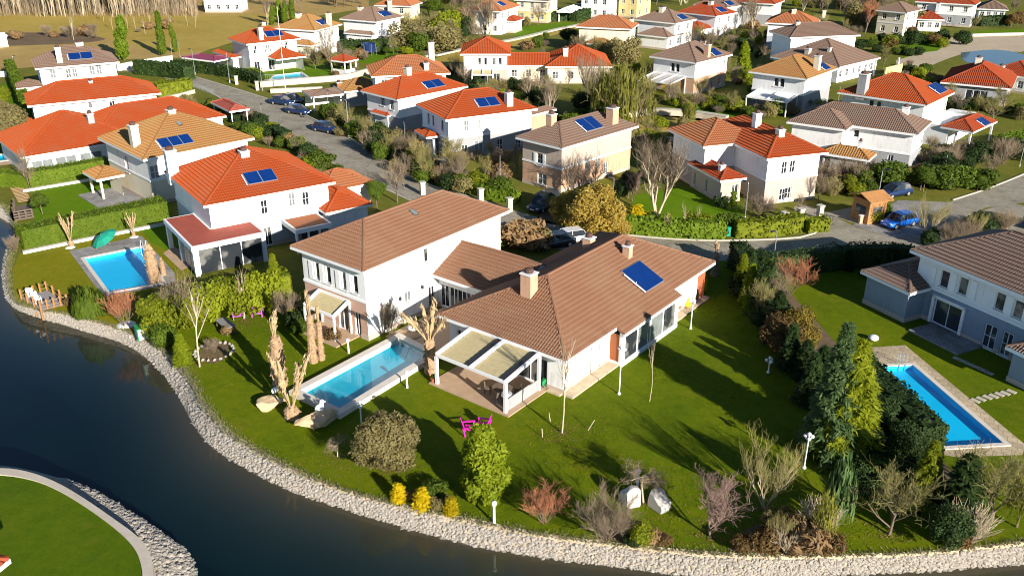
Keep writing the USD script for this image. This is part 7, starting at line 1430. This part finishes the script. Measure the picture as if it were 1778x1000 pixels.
def covered_white(px, py, label, rot):
    t = thing('white_chair', label, 'chair', (*G(px, py)[:2], .13), rot, None); out('seat', MB().box(-.28, -.28, .38, .28, .28, .44), M['trim'], t); out('backrest', MB().frame((-.28, 0, .42), np.array([0, 1., 0]), np.array([-.25, 0, 1.]), np.array([1., 0, .25]), -.28, .28, 0, .6, 0, .05), M['trim'], t)
    for s_ in (-.26, .26): out('armrest', MB().box(-.3, s_ - .03, .6, .25, s_ + .03, .64), M['trim'], t); out('leg', MB().box(.2, s_ - .03, 0, .26, s_ + .03, .6), M['trim'], t); out('leg', MB().box(-.28, s_ - .03, 0, -.22, s_ + .03, .6), M['trim'], t)
covered_white(55, 523, 'white armchair on the lakeside deck, left of the two', -1.0); covered_white(66, 529, 'white armchair on the lakeside deck, right of the two', -.6)
D1 = GG([(24, 384), (58, 378), (52, 356), (26, 360)]); t = thing('lake_pier', 'brown wooden pier with solid dark rails at the lake edge', 'pier'); P = [np.array(p) for p in D1]; out('joists', MB().prism(Polygon(D1), -.9, .1), M['dark_wood'], t)
for i in range(14): out('plank', MB().prism([P[0] + (P[1] - P[0]) * (i / 14 + .005), P[0] + (P[1] - P[0]) * ((i + 1) / 14 - .005), P[3] + (P[2] - P[3]) * ((i + 1) / 14 - .005), P[3] + (P[2] - P[3]) * (i / 14 + .005)], .1, .13), M['dark_wood'], t)
for p, q in ((P[3], P[0]), (P[0], P[1])):
    for i in range(4): e = p + (q - p) * i / 3; out('post', MB().box(e[0] - .07, e[1] - .07, 0, e[0] + .07, e[1] + .07, 1.1), M['dark_wood'], t)
    for z in (.4, .7, 1.0): out('rail', MB().beam([*p, z], [*q, z], .04, .12), M['dark_wood'], t)
t = thing('ramp', 'brown plank ramp leading from the lawn to the wooden pier', 'ramp', (0, 0, 0)); a, b = G(28, 325), G(44, 352)
for i in range(12): p = a + (b - a) * (i + .5) / 12; dd = (b - a)[:2] / np.linalg.norm((b - a)[:2]); out('plank', MB().frame((*p[:2], .12), np.array([-dd[1], dd[0], 0]), np.array([*dd, 0]), np.array([0, 0, 1.]), -.7, .7, -.16, .16, 0, .04), M['wood'], t)
# kiosk
K = House('kiosk', 'small orange wooden kiosk with a low gabled roof at the junction', (1512, 352), (1536, 341), (1476, 337), 2.7, cat='kiosk')
kw, kd = max(K.W, 2.2), max(K.D, 2.4); m = MB(); m.box(.3, .3, 0, kw - .3, kd - .3, 2.6); out('wall', m, M['orange_wood'], K.p)
for i in range(8): lbox(K, 'batten', 'wood', .3 + (kw - .6) * i / 8, .27, .05, .34 + (kw - .6) * i / 8, .299, 2.6); lbox(K, 'batten', 'wood', .27, .3 + (kd - .6) * i / 8, .05, .299, .34 + (kd - .6) * i / 8, 2.6)
lbox(K, 'window', 'glass', .9, .255, 1.0, kw - .9, .285, 1.9); lbox(K, 'window', 'glass', .255, .8, 1.0, .285, kd - .9, 1.9)
out('roof', MB().add([[-.1, -.2, 2.6], [kw + .1, -.2, 2.6], [kw + .1, kd / 2, 3.25], [-.1, kd / 2, 3.25], [-.1, kd + .2, 2.6], [kw + .1, kd + .2, 2.6], [-.1, -.2, 2.7], [kw + .1, -.2, 2.7], [kw + .1, kd / 2, 3.36], [-.1, kd / 2, 3.36], [-.1, kd + .2, 2.7], [kw + .1, kd + .2, 2.7]],
    [[6, 7, 8, 9], [9, 8, 11, 10], [0, 3, 2, 1], [3, 4, 5, 2], [0, 1, 7, 6], [4, 10, 11, 5], [0, 6, 9, 3], [3, 9, 10, 4], [1, 2, 8, 7], [2, 5, 11, 8]]), M['orange_wood'], K.p)
# red garden roof (a folded-plate gazebo) and the dark purple tent
Z_ = House('gazebo', 'small bright red four-sloped gazebo roof behind the tan-roofed house', (399, 194), (421, 184), (366, 178), 2.6, cat='gazebo'); block(Z_, 0, 0, Z_.W, Z_.D, 2.6, 'flat_red', 'white', None, oh=.2, open_sides=('R', 'L', 'E', 'N'), k=.35, tile=False)
for x, y in ((.25, .25), (Z_.W - .4, .25), (.25, Z_.D - .4)): lbox(Z_, 'post', 'trim', x, y, 0, x + .15, y + .15, 2.5)
Z2 = House('garden_tent', 'low purple-brown tent roof beside the red-roofed garden house', (372, 107), (388, 102), (316, 100), 2.4, cat='tent'); block(Z2, 0, 0, max(Z2.W, 5), Z2.D, 2.4, 'purple_sheet', 'white', None, oh=.2, open_sides=('R', 'L', 'E', 'N'), k=.2, tile=False)
for y in (.3, Z2.D / 2, Z2.D - .4): lbox(Z2, 'post', 'trim', .2, y, 0, .35, y + .15, 2.3)
Z3 = House('pavilion', 'open white pavilion with a dark red roof beside the ivy-wrapped tree', (598, 108), (622, 103), (575, 103), 2.6, cat='pavilion'); block(Z3, 0, 0, Z3.W, Z3.D, 2.6, 'red_tile', 'white', None, oh=.3, open_sides=('R', 'L', 'E', 'N'), tw=.3, tc=.42, fine=False)
for x, y in ((.3, .3), (Z3.W - .5, .3), (.3, Z3.D - .5), (Z3.W / 2, .3)): lbox(Z3, 'post', 'trim', x, y, 0, x + .2, y + .2, 2.5)
lbox(Z3, 'half_wall', 'white', .3, .3, 0, Z3.W - .3, .45, .9); lbox(Z3, 'half_wall', 'white', .3, .5, 0, .45, Z3.D - .3, .9)
t = thing('trampoline', 'blue netted trampoline on the upper middle lawn', 'trampoline', G(641, 96)); out('mat', MB().rev([(0, .8), (1.5, .8), (1.6, .72)], 14), M['car_navy'], t)
for i in range(6): a = i * PI / 3; out('post', MB().tube([[1.6 * math.cos(a), 1.6 * math.sin(a), 0], [1.6 * math.cos(a), 1.6 * math.sin(a), 2.6]], .04, 5), M['metal'], t)
out('net', MB().rev([(1.58, .8), (1.58, 2.5)], 14), M['car_navy'], t)
# gate pillars along the road
for x, y, l in ((411, 147, 'left stone gate pillar of the small pool garden'), (447, 157, 'right stone gate pillar of the small pool garden'), (734, 338, 'pale gate pillar with a dark cap behind the white wing roof'), (835, 350, 'pale gate pillar at the far end of the sloping hedge'), (885, 367, 'pale gate pillar near the far corner of the white wing'), (1360, 392, 'white gate pillar left of the corner drive'), (1388, 386, 'white gate pillar right of the corner drive'), (1422, 380, 'white pillar beside the traffic island hedge')):
    t = thing('gate_pillar', l, 'pillar', G(x, y), .4); out('shaft', MB().box(-.28, -.28, 0, .28, .28, 1.5), M['wall_stone'], t); out('cap', MB().box(-.36, -.36, 1.5, .36, .36, 1.62), M['kerb'], t)
def fence(p, q, label, h=1.1, n=None, mat='trim'):
    a, b = G(*p), G(*q); L = np.linalg.norm(b - a); t = thing('railing', label, 'railing'); d = (b - a) / L
    for z in (.15, h - .08): out('rail', MB().beam(a + [0, 0, z], b + [0, 0, z], .04, .05), M[mat], t)
    for i in range(int(L / .35) + 1): e = a + d * min(i * .35, L); out('bar', MB().box(e[0] - .02, e[1] - .02, 0, e[0] + .02, e[1] + .02, h), M[mat], t)
fence((335, 152), (372, 166), 'pale metal railing at the near side of the upper road', mat='metal'); fence((452, 140), (528, 138), 'pale railing before the small pale pool', mat='metal'); fence((920, 368), (960, 374), 'dark railing at the parked dark van', mat='dark_metal'); fence((1412, 384), (1448, 392), 'dark curved railing round the traffic island', mat='dark_metal')
t = thing('low_wall', 'curved dark red and white wall end beside the wooden kiosk', 'wall', G(1503, 386), .5); out('wall', MB().box(-1.1, -.12, 0, 1.1, .12, .9), M['peach'], t); out('coping', MB().box(-1.15, -.17, .9, 1.15, .17, .98), M['trim'], t)
m = thing('post_box', 'small white post with a head beside the wooden kiosk', 'post', G(1505, 378)); out('post', MB().tube([[0, 0, 0], [0, 0, 1.3]], .07, 7), M['trim'], m); out('head', MB().ball([0, 0, 1.4], .17, 1), M['trim'], m)
t = thing('rubbish_bin', 'teal wheeled bin at the end of the long roadside hedge', 'bin', G(1262, 410)); out('body', MB().box(-.3, -.3, .08, .3, .3, 1.0), M['teal'], t); out('lid', MB().box(-.33, -.33, 1.0, .33, .33, 1.07), M['teal'], t)
t = thing('bean_bag', 'round white float on the lawn above the right-hand pool', 'float', G(1516, 591)); out('shell', MB().ball([0, 0, .25], [.42, .42, .25], 2), M['trim'], t, smooth=True)
t = thing('playground_ball', 'white sphere in the dark shade of the pool hedge', 'ball', G(1558, 778)); out('shell', MB().ball([0, 0, .35], .32, 2), M['trim'], t, smooth=True)
t = thing('yellow_chair', 'yellow bean chair on the far villa porch', 'chair', V.world(22.3, -16.9, .12), V.rot); out('seat', MB().ball([0, 0, .22], [.34, .34, .22], 2), M['yellow'], t, smooth=True); out('backrest', MB().ball([.18, 0, .45], [.17, .3, .3], 2), M['yellow'], t, smooth=True)
t = thing('red_bench', 'reddish cushioned bench on the far villa porch', 'bench', V.world(20.4, -16.6, .12), V.rot); out('seat', MB().box(-.8, -.3, .3, .8, .3, .48), M['terracotta'], t); out('backrest', MB().box(-.8, .22, .48, .8, .32, .95), M['terracotta'], t)
for x in (-.7, .7): out('leg', MB().box(x - .04, -.26, 0, x + .04, -.18, .3), M['dark_wood'], t); out('leg', MB().box(x - .04, .18, 0, x + .04, .26, .3), M['dark_wood'], t)
# stepping stones on the right lawn
for pts, l in ((((1662, 623), (1673, 628), (1684, 633), (1696, 638), (1707, 643), (1717, 648)), 'pale stepping stone in the upper row before the shaded house'), (((1693, 696), (1703, 693), (1714, 690), (1725, 688), (1735, 685), (1745, 683), (1756, 680)), 'pale stepping stone in the lower row beside the right-hand pool')):
    for k_, (x, y) in enumerate(pts): g = G(x, y); out('stepping_stone', MB().frame((g[0], g[1], 0), np.array([.8, .6, 0]), np.array([-.6, .8, 0]), np.array([0, 0, 1.]), -.2, .2, -.32, .32, .0, .05), M['concrete'], label=l, cat='stepping stone', group=l.split(' before')[0].split(' beside')[0].replace('pale stepping stone', 'stepping stones'))
# cars
def car_build(p, body, L=4.3, W=1.78, H=1.48, boxy=0.0):
    st = np.array([(-.5, .34, .62, .80), (-.485, .22, .84, .93), (-.42, .20, .93, .98), (-.25, .20, .96, 1.), (0, .2, .95, 1.), (.18, .2, .94, 1.), (.30, .2, .86, .99), (.44, .2, .74, .95), (.485, .24, .66, .86), (.5, .32, .55, .74)])
    V_, F_ = [], []; cs = [(-1, .0), (-1, .55), (-.93, .9), (-.75, 1.), (0, 1.02), (.75, 1.), (.93, .9), (1, .55), (1, 0)]; n = len(cs)
    for x, zb, zt, w in st:
        for y, z in cs: V_.append([x * L, y * w * W / 2, zb + (zt - zb) * z])
    for i in range(len(st) - 1):
        for j in range(n): F_.append([i * n + j, i * n + (j + 1) % n, (i + 1) * n + (j + 1) % n, (i + 1) * n + j])
    m = MB().add(V_, F_)
    for e in (0, len(st) - 1): c = np.mean(V_[e * n:e * n + n], 0); m.add(V_[e * n:e * n + n] + [c], [[q, (q + 1) % n, n] for q in range(n)])
    out('body', m, M[body], p, smooth=50)
    b = boxy; gl = [(-.44 + .0 * b, .93, .80), (-.36 - .06 * b, H - .06, .70), (-.05, H, .72), (.10 + .04 * b, H - .05, .70), (.29, .90, .80)]
    low = [(x, .90) for x, _, _ in gl]; m = MB(); n = 5
    rows = [[(x * L, s_ * w * W / 2, z) for s_ in (-1, 1)] for x, z, w in gl]; base = [[(x * L, s_ * .9 * W / 2, .90) for s_ in (-1, 1)] for x, _, _ in gl]
    for i in range(n - 1):
        m.quad(rows[i][0], rows[i][1], rows[i + 1][1], rows[i + 1][0])
        for s_ in (0, 1): m.quad(base[i][s_], base[i + 1][s_], rows[i + 1][s_], rows[i][s_])
    out('windows', m, M['glass'], p)
    r = MB(); x0, x1, zt = gl[1][0] * L, gl[3][0] * L, H
    for i in (1, 2):
        a, b2 = rows[i], rows[i + 1]; up = np.array([0, 0, .025]); q = [np.array(a[0]), np.array(a[1]), np.array(b2[1]), np.array(b2[0])]; r.quad(*[k + up for k in q])
        for s_ in (0, 1): r.quad(np.array(a[s_]) + up, np.array(b2[s_]) + up, np.array(b2[s_]) - [0, 0, .05], np.array(a[s_]) - [0, 0, .05])
    for s_ in (0, 1):
        for i, (xx) in ((0, -.44), (3, .29)):
            r.beam(np.array(rows[i][s_]) + [0, 0, .01], np.array(rows[i + 1][s_]) + [0, 0, .01], .07, .04)
        r.beam(np.array(base[2][s_]) * [1, 1.005, 1], np.array(rows[2][s_]) * [1, 1.02, 1], .08, .04)
    out('roof', r, M[body], p)
    for x in (-.305, .315):
        for y in (-1, 1):
            c = np.array([x * L, y * (W / 2 - .10), .32]); w = out('wheel', MB().tube([c - [0, .11, 0], c + [0, .11, 0]], .32, 14), M['tyre'], p); out('rim', MB().tube([c + [0, y * .112, 0], c + [0, y * .125, 0]], .2, 10), M['metal'], w)
    for y in (-1, 1): out('headlight', MB().ball([.475 * L, y * W * .34, .64], [.1, .2, .07], 1), M['trim'], p); out('tail_light', MB().ball([-.49 * L, y * W * .36, .78], [.06, .16, .09], 1), M['terracotta'], p); out('mirror', MB().ball([.17 * L, y * (W / 2 + .06), .98], [.07, .1, .07], 1), M[body], p)
    out('number_plate', MB().box(.5 * L, -.26, .42, .5 * L + .02, .26, .53), M['trim'], p)
def car(px, py, rot, body, label, **k):
    t = thing('parked_car', label, 'car', G(px, py) + [0, 0, .02], rot); car_build(t, body, **k); return t
car(1560, 392, heading((1583.5, 392), (1553.5, 398)), 'car_blue', 'bright blue hatchback parked at the junction by the kiosk', L=4.1)
car(944, 362, heading((960, 352), (925, 368)), 'car_dark', 'dark van parked in the drive behind the sloping hedge', L=4.7, W=1.9, H=1.9, boxy=1)
car(985, 422, heading((1000, 415), (955, 422)), 'car_white', 'white car parked in the drive behind the low villa wing'); car(963, 428, heading((990, 420), (945, 428)), 'car_dark', 'black car half hidden behind the low villa wing')
car(491, 182, heading((478, 178), (504, 181)), 'car_navy', 'dark car uppermost in the row parked along the long road'); car(519, 198, heading((506, 194), (531, 198)), 'car_navy', 'navy car second from the top along the long road'); car(566, 229, heading((553, 224), (579, 229)), 'car_navy', 'navy car lowest in the row along the long road')
car(682, 248, heading((668, 244), (694, 248)), 'car_silver', 'silver car in the drive before the red-roofed pair'); car(774, 297, heading((762, 291), (790, 299)), 'car_navy', 'blue car under the wall of the red-roofed pair'); car(1553, 340, heading((1570, 336), (1538, 342)), 'car_navy', 'dark car parked in the shade beyond the bright blue hatchback'); car(508, 178, heading((500, 172), (522, 176)), 'car_dark', 'black car under the open carport edge')
